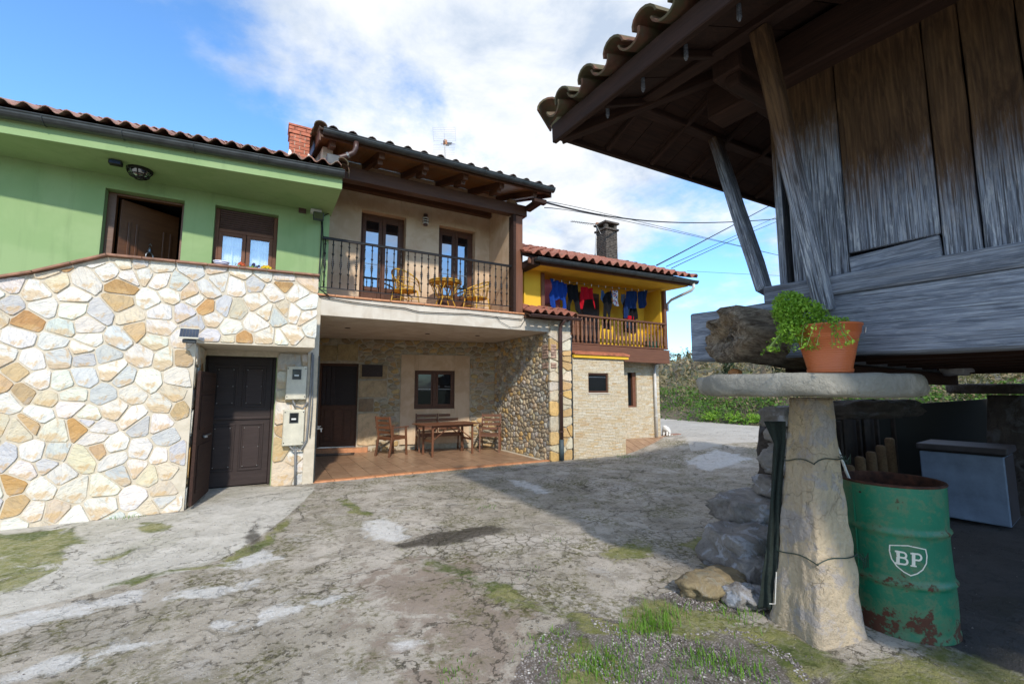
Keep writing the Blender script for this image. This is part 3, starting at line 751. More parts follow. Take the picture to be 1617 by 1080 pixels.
m = MB(); m.box(-.72, .04, yw-.02, yw+.03, 4.0, 4.052); m.build('shutter_bottom_rail', REDW, WF, bevel=.005)
m = MB(); m.box(-.82, .14, Yg-.07, Yg+.14, 3.27, 3.32); m.build('window_sill', PLACOP, GRH, bevel=.005)
# chimney of red bricks
CH = onY(455, 262, 8.2); cxl, cxr = onY(457, 230, 8.2).x, onY(489, 230, 8.2).x
m = MB(); m.box(cxl+.012, cxr-.012, 8.212, 8.52, 4.9, 5.98); CHM = m.build('chimney', MORTAR, GRH)
zc = 5.0; row = 0; wC = cxr-cxl
while zc < 5.99:
    top_ = zc > 5.86; e = .02 if top_ else 0
    for (ox, oy, ux, Lw) in ((cxl-e, 8.2-e, (1, 0), wC+2*e), (cxr+e, 8.2-e, (0, 1), .33+2*e), (cxl-e, 8.53+e, (0, -1), .33+2*e)):
        nb_ = 2; off = .5 if row % 2 else 0; cuts = [0]+[Lw*((i+off)/nb_) for i in range(0 if off else 1, nb_)]+[Lw]
        for a, b in zip(cuts, cuts[1:]):
            m = MB(); p0 = Vector((ox+ux[0]*(a+.005), oy+ux[1]*(a+.005), zc)); p1 = Vector((ox+ux[0]*(b-.005), oy+ux[1]*(b-.005), zc))
            nv_ = Vector((-ux[1], ux[0], 0))*.04
            if ux == (0, -1): nv_ = Vector((.04, 0, 0))
            m.prism([p0, p1, p1+nv_, p0+nv_], (0, 0, .052)); m.build('brick', BRICK, CHM)
    zc += .064; row += 1
m = MB(); m.box(cxl-.03, cxr+.03, 8.17, 8.55, zc, zc+.03); m.build('chimney_cap', BRICK, CHM)
m = MB()
for x in (cxl-.03, cxr-.05): m.prism([(x, 8.13, 5.40), (x+.1, 8.13, 5.40), (x+.06, 8.17, 5.56), (x+.03, 8.17, 5.58)], (0, .05, 0))
m.build('white_flashing', WHITE, CHM)

# ================================================================== TERRACE WALL OF FLAGSTONES
TW = thing('stone_terrace_wall', 'pale flagstone faced terrace wall with a recessed stable door under it', 'wall', (-1, 7, 0))
m = MB(); Yt = 7.0
cop = [(-3.4, 2.45), (-2.34, 2.83), (-1.72, 3.12), (.66, 3.165)]
m.prism([(-3.4, Yt+.02, -.3), (-.77, Yt+.02, -.3), (-.77, Yt+.02, 3.14), (-1.72, Yt+.02, 3.1), (-2.34, Yt+.02, 2.81), (-3.4, Yt+.02, 2.43)], (0, .2, 0))
m.box(-3.4, -.77, 7.22, 8.14, -.3, 2.2)
m.box(-.77, .64, Yt+.02, Yt+.2, 2.1, 3.15); m.box(-.77, .64, Yt+.2, Yg-.001, 2.1, 2.2)
m.box(.20, .80, 8.09, 8.149, -.1, 2.1); m.box(-.79, .20, 8.10, 8.149, 2.015, 2.1); m.box(.64, .80, 8.02, 8.09, -.1, 3.1)
TWc = m.build('mortar_bed', MORTAR, TW)
random.seed(11)
sites = relax(jit_sites(-3.35, .66, -.12, 3.2, .255, .212, .58), [(-3.35, -.12), (.66, -.12), (.66, 3.2), (-3.35, 3.2)], 1, 1)
sites += [s_+np.array((random.uniform(.08, .15)*random.choice((-1, 1)), random.uniform(.08, .13)*random.choice((-1, 1)))) for s_ in random.sample(sites, 30)]
def cut_field():
    T = TY(Yt+.031); hole = (-.77, .70, -.3, 2.1)
    L = []
    for i, q in cells(sites, [(-3.35, -.12), (.655, -.12), (.655, 3.14), (-3.35, 3.14)], .017):
        s = sites[i]
        for (n, d) in (((-.42, 1.0), 3.10+.42*1.72+.0), ((-.36, 1.0), 2.81+.36*2.34)):
            n = np.array(n); L_ = np.hypot(*n); q = clip(q, n/L_, d/L_) if q else q
        if len(q) < 3: continue
        inx = s[0] > -.77
        if inx and s[1] < 2.1: continue
        arr = np.array(q)
        if arr[:, 0].max() > -.77 and arr[:, 1].min() < 2.1:
            if s[0] <= -.77 and s[1] < 2.22: q = clip(q, np.array((1., 0)), -.79)
            else: q = clip(q, np.array((0., -1)), -2.125)
        if len(q) >= 3 and area(q) > .002: L.append(q)
    for q in L:
        r = stone_mesh(q, .026*random.uniform(.9, 1.15), True, 'stone', FLAG)
        if r: o = link('stone', r[0], TW, T @ Matrix.Translation((r[1][0], 0, r[1][1]))); o.color = (*pal_flag(), 1)
cut_field()
def small_field(parent, T, u0, u1, v0, v1, du, dv, th, pal, flat=True, gap=.022, m=FLAG, k=1, **kw):
    s = relax(jit_sites(u0, u1, v0, v1, du, dv, .38), [(u0, v0), (u1, v0), (u1, v1), (u0, v1)], k, 1)
    return stone_field(parent, T, s, [(u0, v0), (u1, v0), (u1, v1), (u0, v1)], gap, th, flat, m, pal, k, **kw)
small_field(TW, TY(8.085), .205, .79, -.02, 2.08, .24, .25, .02, pal_flag)
small_field(TW, face((-.77, 7.02, 0), R_(-90)+math.pi), .03, 1.1, -.02, 2.08, .3, .28, .014, pal_flag)
# clay coping along the parapet
for (a, b) in zip(cop, cop[1:]):
    n = max(1, round(math.hypot(b[0]-a[0], b[1]-a[1])/.33))
    for i in range(n):
        p = [Vector((a[0]+(b[0]-a[0])*t, Yt+.08, a[1]+(b[1]-a[1])*t)) for t in ((i+.01)/n, (i+.99)/n)]
        m = MB(); m.bar(p[0], p[1], .27, .026); m.build('coping_tile', PLACOP, TW, bevel=.004)
# stable door in the recess
SD = thing('stable_door', 'closed dark brown two part stable door with four raised panels in the stone recess', 'door', (-.3, 8.3, 0))
def ldoor(x0, x1, z0, z1):
    m = MB(); m.box(x0, x1, 8.31, 8.36, z0, z1); o = m.build('door_leaf', DARKDOOR, SD, bevel=.006); return o
Dx0, Dx1 = -.745, .145
for z0, z1, pz0, pz1 in ((.02, 1.05, .24, .97), (1.06, 2.0, 1.22, 1.88)):
    lf = ldoor(Dx0, Dx1, z0, z1)
    for a, b in ((Dx0+.085, Dx0+.415), (Dx0+.475, Dx1-.085)):
        m = MB(); mw = .03
        m.box(a, b, 8.298, 8.31, pz0, pz0+mw); m.box(a, b, 8.298, 8.31, pz1-mw, pz1); m.box(a, a+mw, 8.298, 8.31, pz0+mw, pz1-mw); m.box(b-mw, b, 8.298, 8.31, pz0+mw, pz1-mw)
        m.build('panel_moulding', DARKDOOR, lf, bevel=.006)
        m = MB(); m.box(a+.05, b-.05, 8.296, 8.31, pz0+.05, pz1-.05); m.build('raised_panel', DARKDOOR, lf, bevel=.012)
        for u in (a+.065, b-.065):
            for v in (pz0+.07, (pz0+pz1)/2, pz1-.07):
                m = MB(); m.lathe((0, 0, 0), [(.009, 0), (.008, .006), (.003, .009)], 8)
                m.build('stud', STEEL, lf, M=Matrix.Translation((u, 8.296, v)) @ Matrix.Rotation(R_(90), 4, 'X'), fix=False)
m = MB(); m.box(Dx0-.002, Dx1, 8.285, 8.31, 1.03, 1.075); m.build('weather_rail', DARKDOOR, SD, bevel=.008)
m = MB(); m.box(-.80, Dx0-.003, 8.28, 8.37, 0, 2.04); m.box(Dx1+.003, .20, 8.28, 8.37, 0, 2.04); m.box(Dx0-.003, Dx1+.003, 8.28, 8.37, 2.0, 2.04); m.build('door_frame', DARKDOOR, SD, bevel=.005)
m = MB(); m.box(-.8, .25, 8.37, 8.4, 0, 2.1); m.build('backing', DARK, SD)
m = MB(); m.tube([(-.62, 8.29, 1.33), (-.62, 8.26, 1.36), (-.62, 8.26, 1.44), (-.62, 8.29, 1.47)], .007, 6); m.build('pull_handle', IRON, SD)
OL = thing('shutter_leaf', 'weathered dark red door leaf folded back against the left side of the recess', 'shutter', (-.73, 7.5, 0))
lm = face((-.745, 7.0, .12), R_(84))
LFH = onX(302, 597, -.72)
m = MB(); m.box(0.02, .96, -.05, -.012, -.08, 1.62); LB = m.build('board', DARKRED, OL, M=lm, bevel=.005)
for z0, z1 in ((.06, .66), (.86, 1.3), (1.36, 1.56)):
    m = MB(); m.box(.12, .86, -.062, -.05, z0, z1); m.build('raised_panel', DARKRED, OL, M=lm, bevel=.01)
m = MB(); m.tube([(.3, -.075, .76), (.7, -.075, .76)], .01, 6); m.lathe((.35, -.08, .74), [(.03, 0), (.03, .03)], 10); m.build('bolt', STEEL, OL, M=lm)

# ================================================================== BROWN HOUSE
BH = thing('beige_house', 'beige plastered house with a wrought iron balcony over a stone porch', 'house', (3, 9, 0))
Yb = 8.03; ZB = 3.105; ZS = 2.74
PA = Vector((.60, 11.77, 0)); PB = Vector((5.40, 10.60, 0)); pang = math.atan2(PB.y-PA.y, PB.x-PA.x); PN = Vector((math.sin(pang), -math.cos(pang), 0))
PT = face(PA, pang); PL = (PB-PA).length
def pw(px_, py_):
    q = PT.inverted() @ onP(px_, py_, PA, PN); return q.x, q.z
# porch back wall
d0 = pw(503, 573); d1 = pw(562, 700); w0 = pw(655, 585); w1 = pw(717, 645); s0 = pw(634, 560); s1 = pw(740, 700)
DO = (d0[0]+.02, d1[0], 0, d0[1]); WI = (w0[0], w1[0], w1[1], w0[1]); SU = (s0[0], s1[0], .0, s0[1])
m = MB(PT); wall_y(m, -.3, PL+.4, 0, ZS+.1, .0, .4, [DO, WI]); BW = m.build('porch_back_wall', RMORTAR, BH)
m = MB(PT); wall_y(m, SU[0], SU[1], .15, SU[3], -.055, 0, [WI]); m.build('plaster_surround', BEIGE, BH, bevel=.004)
random.seed(21)
# big dressed blocks about the door
blocks = [(pw(503, 571)[0]-.15, pw(532, 571)[0], pw(503, 571)[1]+.02, pw(503, 545)[1]), (pw(533, 571)[0], pw(565, 571)[0], pw(533, 571)[1]+.03, pw(533, 543)[1]),
          (DO[1]+.03, pw(612, 598)[0], pw(565, 598)[1], pw(565, 576)[1]), (DO[1]+.03, pw(612, 598)[0], pw(565, 627)[1], pw(565, 599)[1]-.02), (DO[1]+.03, pw(590, 640)[0], pw(565, 650)[1], pw(565, 628)[1]-.02), (DO[1]+.03, pw(598, 700)[0], .16, pw(565, 651)[1]-.02), (-.1, DO[0]-.03, .5, 1.1), (-.1, DO[0]-.03, 1.12, 1.75), (-.1, DO[0]-.03, .05, .48)]
for i, (a, b, c, d) in enumerate(blocks):
    q = [np.array(p) for p in ((a, c), (b, c), (b, d), (a, d))]; q = [x for k in range(4) for x in (q[k], q[k]*.5+q[(k+1) % 4]*.5)]
    r = stone_mesh(q, .035, True, 'sandstone_block', RUBBLE); o = link('sandstone_block', r[0], BW, PT @ Matrix.Translation((r[1][0], 0, r[1][1])))
    o.color = (*[(.40, .30, .16), (.42, .32, .17), (.38, .29, .17), (.47, .36, .22), (.27, .20, .13), (.58, .44, .27)][min(i, 5)], 1)
holes = [(DO[0]-.04, DO[1]+.04, -1, DO[3]+.02), (SU[0]-.01, SU[1]+.01, -1, SU[3]+.01)] + blocks
st = relax(jit_sites(.0, PL, .02, ZS, .22, .105, .6), [(0, .02), (PL, .02), (PL, ZS), (0, ZS)], 1.6, 1)
stone_field(BW, PT, st, [(0, .02), (PL, .02), (PL, ZS), (0, ZS)], .024, .028, False, RUBBLE, pal_rubd, 1.6, holes)
# porch side wall and the pillar face
m = MB(); m.box(5.40, 5.93, 7.97, 11.3, -.1, ZS+.28); SW = m.build('porch_side_wall', RMORTAR, BH)
ST = face((5.40, 0, 0), R_(90)+math.pi)       # local X runs towards -Y, face looks to -X
TS = Matrix.Translation((5.40, 10.62, 0)) @ Matrix.Rotation(R_(-90), 4, 'Z')
st = relax(jit_sites(0, 2.66, .0, ZS, .17, .092, .62), [(0, 0), (2.66, 0), (2.66, ZS), (0, ZS)], 1.25, 1)
stone_field(SW, TS, st, [(0, 0), (2.66, 0), (2.66, ZS), (0, ZS)], .020, .026, False, RUBBLE, pal_rub, 1.25, [], stuffmat=RUBSTUFF)
st = relax(jit_sites(5.39, 5.93, .0, ZS-.02, .24, .17, .5), [(5.36, 0), (5.93, 0), (5.93, ZS-.02), (5.36, ZS-.02)], 1.3, 1)
stone_field(SW, TY(7.97), st, [(5.36, 0), (5.93, 0), (5.93, ZS-.02), (5.36, ZS-.02)], .022, .024, True, RUBBLE, lambda: random.choice([vary((.62, .55, .43)), vary((.62, .40, .15)), vary((.60, .52, .38)), vary((.55, .36, .16))]), 1.3)
FBRICK = plain('faded_brick', (.46, .30, .22), .85, 0, .3, .5, 14)
for (z, n) in ((2.42, 5), (2.02, 2)):
    for i in range(n):
        m = MB(); m.box(5.385, 5.52, 7.925, 8.0, z-i*.062, z-i*.062+.05); m.build('brick', FBRICK, SW, bevel=.006)
        m = MB(); m.box(5.355, 5.42, 8.02, 8.24, z-i*.062, z-i*.062+.05); m.build('brick', FBRICK, SW, bevel=.006)
# slab and balcony floor
m = MB(); m.box(.66, 5.93, Yb, 9.2, ZS, ZB-.035); m.box(.66, 5.93, 9.2, 12.2, ZS-.0, ZB-.035); m.build('balcony_slab', PALE, BH, bevel=.008)
nE = 13
for i in range(nE):
    a = .70+i*(4.78-.70)/nE; m = MB(); m.box(a+.003, a+(4.78-.70)/nE-.003, Yb-.035, Yb+.27, ZB-.034, ZB); m.build('edging_tile', ORANGE, BH, bevel=.008)
m = MB(); m.box(.7, 4.76, Yb+.275, 9.3, ZB-.034, ZB-.004); m.build('balcony_floor', ORANGE, BH)
# upper walls
fd = []
for (a, b) in ((569, 640), (693, 750)):
    fd.append((onY(a, 340, 9.16).x, onY(b, 355, 9.32).x, ZB-.02, 5.14))
fd[0] = (1.60, 2.52, ZB-.02, 5.15); fd[1] = (3.26, 4.14, ZB-.02, 5.13)
m = MB(); wall_y(m, .72, 4.66, ZB-.035, 6.1, 9.16, 9.42, fd); m.box(4.50, 4.66, 8.17, 9.16, ZB-.035, 5.62); m.box(4.50, 4.66, 9.42, 12, ZB-.035, 6.3); m.box(.72, .9, 9.42, 12, ZB-.035, 6.3); m.box(.72, .86, 8.2, 9.16, ZB-.035, 5.6)
m.build('upper_wall', BEIGE, BH)
m = MB(); m.box(.9, 4.5, 10.4, 10.45, ZB, 6.0); m.build('room_behind', DARK, BH)
for (a, b, c, d) in fd:
    c = ZB; y = 9.32
    m = MB(); m.box(a, a+.055, y, y+.07, c, d); m.box(b-.055, b, y, y+.07, c, d); m.box(a+.055, b-.055, y, y+.07, d-.06, d-.001)
    FD = m.build('french_door', REDW if False else BROWNW, BH, bevel=.006)
    mid = (a+b)/2
    for (u, v) in ((a+.058, mid-.004), (mid+.004, b-.058)):
        m = MB(); s_ = .07
        m.box(u, u+s_, y-.015, y+.045, c+.02, d-.064); m.box(v-s_, v, y-.015, y+.045, c+.02, d-.064); m.box(u+s_, v-s_, y-.015, y+.045, d-.15, d-.064); m.box(u+s_, v-s_, y-.015, y+.045, c+.02, c+.12); m.box(u+s_, v-s_, y-.015, y+.045, c+.42, c+.50)
        m.build('sash', BROWNW, FD, bevel=.006)
        m = MB(); m.box(u+s_, v-s_, y+.0, y+.03, c+.12, c+.42); m.build('kick_panel', BROWNW, FD, bevel=.004)
        m = MB(); m.box(u+s_, v-s_, y+.012, y+.02, c+.50, d-.15); m.build('pane', GLASS, FD)
        m = MB(); m.box(u+s_, v-s_, y+.004, y+.0115, c+.98, c+.992); m.build('glazing_bar', STEEL, FD)
# roof timbers of the balcony
beam('lintel_beam', (.70, Yb+.10, 5.33), (4.86, Yb+.10, 5.36), .18, .24, BROWNW, BH)
beam('wall_plate', (.9, 9.1, 5.60), (4.5, 9.1, 5.60), .12, .20, BROWNW, BH)
m = MB(); m.box(4.50, 4.56, 8.0, 8.2, ZB, 5.21); m.build('post_lining', DARKRED, BH)
beam('corner_post', (4.66, Yb+.085, ZB+.002), (4.66, Yb+.085, 5.215), .17, .17, REDW, BH, up=(0, 1, 0))
beam('tie_beam', (4.66, Yb+.2, 5.50), (4.66, 9.6, 5.50), .14, .2, BROWNW, BH)
RS = R_(17); RX0, RX1 = .62, 5.06; RY0 = 7.44; RZ0 = 5.60
def roofz(y): return RZ0+(y-RY0)*math.tan(RS)
for i in range(11):       # soffit boards seen between the rafters
    a = RX0+.03+i*(RX1-RX0-.06)/11; b = a+(RX1-RX0-.06)/11-.006
    m = MB(); m.prism([(a, RY0, roofz(RY0)-.02), (b, RY0, roofz(RY0)-.02), (b, 9.5, roofz(9.5)-.02), (a, 9.5, roofz(9.5)-.02)], (0, 0, .02)); m.build('soffit_board', OCHREW, BH)
for i, x in enumerate((.82, 1.62, 2.42, 3.2, 3.98, 4.76)):
    beam('rafter', (x, RY0+.10, roofz(RY0+.10)-.085), (x, 9.3, roofz(9.3)-.085), .10, .13, BROWNW, BH)
    if i not in (0, 5):
        beam('rafter_end', (x, RY0+.22, roofz(RY0+.22)-.19), (x, RY0+.62, roofz(RY0+.62)-.215), .09, .09, BROWNW, BH)
m = MB(); m.prism([(RX0-.0, RY0-.02, roofz(RY0)-.06), (RX1, RY0-.02, roofz(RY0)-.06), (RX1, RY0-.02, roofz(RY0)+.03), (RX0, RY0-.02, roofz(RY0)+.03)], (0, .03, 0)); m.build('fascia_board', BROWNW, BH)
for x in (RX0-.02, RX1):
    m = MB(); m.prism([(x, RY0-.02, roofz(RY0)-.12), (x, 12, roofz(12)-.12), (x, 12, roofz(12)+.06), (x, RY0-.02, roofz(RY0)+.06)], (.025, 0, 0)); m.build('barge_board', BROWNW, BH)
m = MB(); m.add([(RX0, RY0, roofz(RY0)+.01), (RX1, RY0, roofz(RY0)+.01), (RX1, 12, roofz(12)+.01), (RX0, 12, roofz(12)+.01)], [(0, 1, 2, 3)]); m.build('roof_deck', DARKRED, BH, fix=False)
dtm = tile_mesh('roof_tile', TILE_D, .30, .44, 's')
for v_ in dtm.vertices: v_.co.z *= .72
tile_roof(BH, (RX0-.03, RY0-.10, roofz(RY0-.10)+.045), (1, 0, 0), RS, 15, 11, dtm, .302, .44)
for i in range(9):
    y = RY0-.08+i*.38; tm = tile_mesh('roof_tile', TILE_OLD, .2, .46, 'barrel') if i == 0 else tm
    link('verge_tile', tm, BH, Matrix.Translation((RX0-.01, y, roofz(y)+.06)) @ Matrix.Rotation(RS, 4, 'X'))
gutter('gutter', (RX0+.03, RY0-.09, roofz(RY0)+.03), (RX1+.03, RY0-.09, roofz(RY0)+.03), .075, GUTTER, BH, 7)
g0 = onY(562, 240, RY0-.09)
m = MB(); m.tube([(g0.x, RY0-.09, 5.56), (g0.x, RY0-.08, 5.46), (g0.x-.03, RY0-.06, 5.38), (g0.x-.14, RY0-.03, 5.31), (.82, RY0-.02, 5.20), (.73, RY0-.01, 5.13), (.70, RY0-.01, 5.0)], .043, 10); m.build('swan_neck_pipe', BRPIPE, BH, smooth=True)
for p, q in (((g0.x-.10, RY0-.04, 5.335), (g0.x-.125, RY0-.03, 5.32)), ((.86, RY0-.02, 5.225), (.84, RY0-.02, 5.21))):
    m = MB(); m.tube([p, q], .049, 10); m.build('pipe_clip', STEEL, BH)
# gable cheek seen above the green roof
m = MB(); m.prism([(.70, 7.86, 4.9), (.70, 12, 4.9), (.70, 12, roofz(12)-.12), (.70, 7.86, roofz(7.86)-.12)], (.16, 0, 0)); m.build('gable_wall', PALE, BH)
m = MB(); m.box(4.72, 5.02, 7.50, 7.62, 5.36, 5.45); m.box(4.8, 4.95, 7.62, 8.05, 5.36, 5.46); m.build('bracket_timber', DARKRED, BH, bevel=.01)
# railing
RL = link('railing', None, BH); RL.location = (0, 0, 0)
ry = Yb+.06
m = MB(); m.box(.78, 4.57, ry-.022, ry+.022, 4.075, 4.10); m.box(.78, 4.57, ry-.03, ry+.03, 4.10, 4.115); m.build('handrail', IRON, RL, bevel=.005)
m = MB(); m.box(.78, 4.57, ry-.012, ry+.012, 3.225, 3.24); m.build('bottom_rail', IRON, RL)
pf = [(.0068, 0), (.0068, .08), (.013, .09), (.013, .10), (.0068, .11), (.0068, .24), (.014, .25), (.014, .27), (.0068, .28), (.0068, .34), (.012, .35), (.007, .365), (.017, .385), (.009, .40), (.019, .42), (.009, .44), (.017, .455), (.007, .475), (.012, .49), (.0068, .50), (.0068, .57), (.014, .58), (.014, .60), (.0068, .61), (.0068, .74), (.013, .75), (.013, .76), (.0068, .77), (.0068, .84)]
m = MB(); m.lathe((0, 0, 0), [(r*1.5, z) for r, z in pf], 8); bme = m.mesh('baluster', IRON, True)
for i in range(29):
    link('baluster', bme, RL, Matrix.Translation((.83+i*(4.52-.83)/28, ry, 3.238)))
# dark door below, plank upper half and panelled lower half
DW = DO[1]-DO[0]
def dbox(nm, m_, a, b, y0, y1, c, d, par, bev=.005):
    q = MB(PT); q.box(a, b, y0, y1, c, d); return q.build(nm, m_, par, bevel=bev)
SB = .12
dbox('door_step', ORANGE, DO[0]-.2, DO[1]+.28, -.22, .0, 0, SB, BH)
PD = dbox('porch_door', DARKDOOR, DO[0], DO[1], .22, .26, SB, DO[3], BH)
zmid = pw(530, 640)[1]
for a, b, c, d in ((0, .05, 0, 1), (DW-.05, DW, 0, 1)): dbox('door_frame', BROWNW, DO[0]+a, DO[0]+b, .14, .219, SB, DO[3], PD)
dbox('door_frame', BROWNW, DO[0]+.05, DO[1]-.05, .14, .219, DO[3]-.06, DO[3], PD)
dbox('lower_leaf', BROWNW, DO[0]+.052, DO[1]-.052, .17, .219, SB+.01, zmid, PD)
for i in range(3):
    a = DO[0]+.12+i*(DW-.24)/3; dbox('raised_panel', BROWNW, a+.02, a+(DW-.24)/3-.02, .155, .17, SB+.15, zmid-.12, PD, .008)
for i in range(3): dbox('plank', DARKDOOR, DO[0]+.055+i*.105, DO[0]+.155+i*.105, .17, .2, zmid+.02, DO[3]-.065, PD)
# porch window
PWn = dbox('porch_window', DARK, WI[0], WI[1], .25, .3, WI[2], WI[3], BH, 0)
ww = WI[1]-WI[0]; mid = (WI[0]+WI[1])/2
q = MB(PT)
for a, b, c, d in ((WI[0], WI[0]+.05, WI[2], WI[3]), (WI[1]-.05, WI[1], WI[2], WI[3]), (WI[0]+.05, WI[1]-.05, WI[2], WI[2]+.07), (WI[0]+.05, WI[1]-.05, WI[3]-.05, WI[3]), (mid-.045, mid+.045, WI[2]+.07, WI[3]-.05)): q.box(a, b, .0, .07, c, d)
q.build('window_frame', BROWNW, PWn, bevel=.006)
for a, b in ((WI[0]+.05, mid-.045), (mid+.045, WI[1]-.05)):
    q = MB(PT)
    zs_, ze_ = WI[2]+.07, WI[3]-.05
    q.box(a, a+.045, .02, .06, zs_, ze_); q.box(b-.045, b, .02, .06, zs_, ze_); q.box(a+.045, b-.045, .02, .06, zs_, zs_+.045); q.box(a+.045, b-.045, .02, .06, ze_-.045, ze_); q.build('sash', BROWNW, PWn, bevel=.004)
    q = MB(PT); q.box(a+.045, b-.045, .035, .042, zs_+.045, ze_-.045); q.build('pane', DGLASS, PWn)
    q = MB(PT); q.box(a+.045, b-.045, .028, .034, (zs_+ze_)/2-.006, (zs_+ze_)/2+.006); q.build('glazing_bar', STEEL, PWn)
# little lean-to roof over the pillar
LS = math.atan2(.56, 1.5)
m = MB(); m.prism([(4.76, 7.80, 3.03), (5.92, 7.80, 3.03), (5.92, 9.26, 3.58), (4.76, 9.26, 3.58)], (0, 0, .03)); m.prism([(4.76, 7.95, 3.0), (5.9, 7.95, 3.0), (5.9, 7.95, 3.05), (4.76, 7.95, 3.05)], (0, .1, 0)); m.build('lean_to_roof_deck', BROWNW, BH)
m = MB(); m.prism([(4.80, 8.0, ZB-.03), (4.80, 9.2, ZB-.03), (4.80, 9.2, 3.55), (4.80, 8.0, 3.08)], (1.1, 0, 0)); m.build('lean_to_wall', PALE, BH)
tile_roof(BH, (4.74, 7.70, 3.055), (1, 0, 0), LS, 6, 4, tile_mesh('roof_tile', TILE_Y, .196, .44, 's'), .198, .44)
gutter('small_gutter', (4.72, 7.70, 3.03), (6.02, 7.70, 3.03), .05, BRPIPE, BH, 2)
dp = onY(884, 505, 7.86); m = MB(); m.tube([(5.60, 7.70, 2.99), (5.60, 7.86, 2.9), (5.60, 7.885, 2.8), (5.60, 7.885, .42)], .042, 12); m.build('drainpipe', BRPIPE, BH, smooth=True)
m = MB(); m.tube([(5.60, 7.885, .45), (5.60, 7.885, .02)], .05, 12); m.build('drainpipe_foot', plain('blue_grey_iron', (.05, .075, .085), .6), BH, smooth=True)
for z in (2.3, 1.4, .6):
    m = MB(); m.tube([(5.60, 7.885, z), (5.60, 7.885, z+.03)], .05, 12); m.build('pipe_clip', BRPIPE, BH)
m = MB(); m.box(5.935, 5.965, 7.96, 8.0, 0, 2.7); m.build('joint_strip', GUTTER, BH)
# porch floor of tiles
ZF = .02
m = MB(); m.prism([(.79, Yb+.0, -.03), (5.39, Yb+.0, -.03), (5.39, 10.65, -.03), (.79, 11.78, -.03)], (0, 0, .034)); PF = tag(m.build('porch_floor', MORTAR), kind='structure')
def ftile_fn(t, p):
    c = t.ocol(); v = t.new('ShaderNodeNewGeometry').outputs['Position']; a = t.noise(6, 5, v, .6); r = t.orand()
    col = t.mix(1, t.mix(t.step(a, .3, .7), (.37, .23, .14), (.29, .17, .10)), t.ramp(r, [(0, .88), (1, 1.1)]), 'MULTIPLY')
    t.put(p.inputs['Base Color'], col); t.put(p.inputs['Roughness'], t.math('ADD', t.math('MULTIPLY', a, .25), .22)); t.put(p.inputs['Normal'], t.bump(a, .08, .01))
FT = mat('glazed_floor_tile', ftile_fn)
ft = .315; tm = MB(); tm.box(-ft/2+.004, ft/2-.004, -ft/2+.004, ft/2-.004, 0, .012); tmesh = tm.mesh('floor_tile', FT)
for i in range(15):
    for j in range(12):
        x = .80+ft*(i+.5); y = Yb+.10+ft*(j+.5); yb_ = PA.y+(x-PA.x)*(PB.y-PA.y)/(PB.x-PA.x)
        if x > 5.36 or y > yb_+.1: continue
        link('floor_tile', tmesh, PF, Matrix.Translation((x, y, ZF-.012)))
for i in range(14):
    a = .80+i*4.58/14; m = MB(); m.box(a+.003, a+4.58/14-.003, Yb-.03, Yb+.098, -.015, ZF+.003); m.build('nosing_tile', ORANGE, PF, bevel=.008)

# ================================================================== YELLOW HOUSE
YH = thing('yellow_house', 'yellow house with a turned wood balcony above a split stone clad ground floor', 'house', (7.6, 8.6, 0))
def clad_fn(t, p):
    v = t.coord()
    sx = t.new('ShaderNodeSeparateXYZ'); t.l.new(v, sx.inputs[0])
    u = t.math('ADD', sx.outputs[0], sx.outputs[1]); c = t.new('ShaderNodeCombineXYZ'); t.put(c.inputs[0], u); t.put(c.inputs[1], sx.outputs[2])
    wv = t.vmath('ADD', c.outputs[0], t.vmath('MULTIPLY', t.noise(6, 3, v, col=True), (.03, .022, 0)))
    def br(bw, bh, off):
        b = t.new('ShaderNodeTexBrick'); t.l.new(wv, b.inputs[0]); b.inputs['Scale'].default_value = 1; b.inputs['Brick Width'].default_value = bw
        b.inputs['Row Height'].default_value = bh; b.inputs['Mortar Size'].default_value = .0025; b.offset = off; b.offset_frequency = 2; b.squash = .6; b.squash_frequency = 3
        b.inputs['Color1'].default_value = (0, 0, 0, 1); b.inputs['Color2'].default_value = (1, 1, 1, 1); b.inputs['Mortar'].default_value = (.5, .5, .5, 1); b.inputs['Bias'].default_value = 0
        return b
    b = br(.21, .034, .43); a = t.noise(22, 5, v, .65)
    col = t.ramp(b.outputs['Color'], [(0, (.60, .50, .34)), (.3, (.68, .60, .45)), (.6, (.62, .47, .27)), (.85, (.72, .66, .52)), (1, (.56, .38, .19))])
    col = t.mix(b.outputs['Fac'], col, (.36, .27, .17)); col = t.mix(1, col, t.ramp(a, [(.3, .75), (.7, 1.1)]), 'MULTIPLY')
    col = t.mix(t.math('MULTIPLY', t.step(t.noise(2, 5, v), .52, .7), .3), col, (.50, .36, .2))
    t.put(p.inputs['Base Color'], col); p.inputs['Roughness'].default_value = .8
    h = t.math('ADD', t.math('MULTIPLY', b.outputs['Color'], .6), t.math('MULTIPLY', a, .5)); h = t.math('SUBTRACT', h, b.outputs['Fac'])
    t.put(p.inputs['Normal'], t.bump(h, .8, .012))
CLAD = mat('split_stone_cladding', clad_fn)
bx0, bx1, by = 5.97, 7.47, 7.95
bw = (onY(929, 600, by).x, onY(961, 600, by).x, onY(945, 620, by).z, onY(945, 589, by).z)
m = MB(); wall_y(m, bx0, bx1, -.2, 2.20, by, by+.22, [bw]); m.box(bx1-.2, bx1, by+.22, 8.6, -.2, 2.20); m.build('bathroom_box', CLAD, YH)
m = MB(); m.box(bw[0]-.02, bw[1]+.02, by+.22, by+.24, bw[2]-.02, bw[3]+.02); m.build('backing', DARK, YH)
m = MB(); a, b, c, d = bw
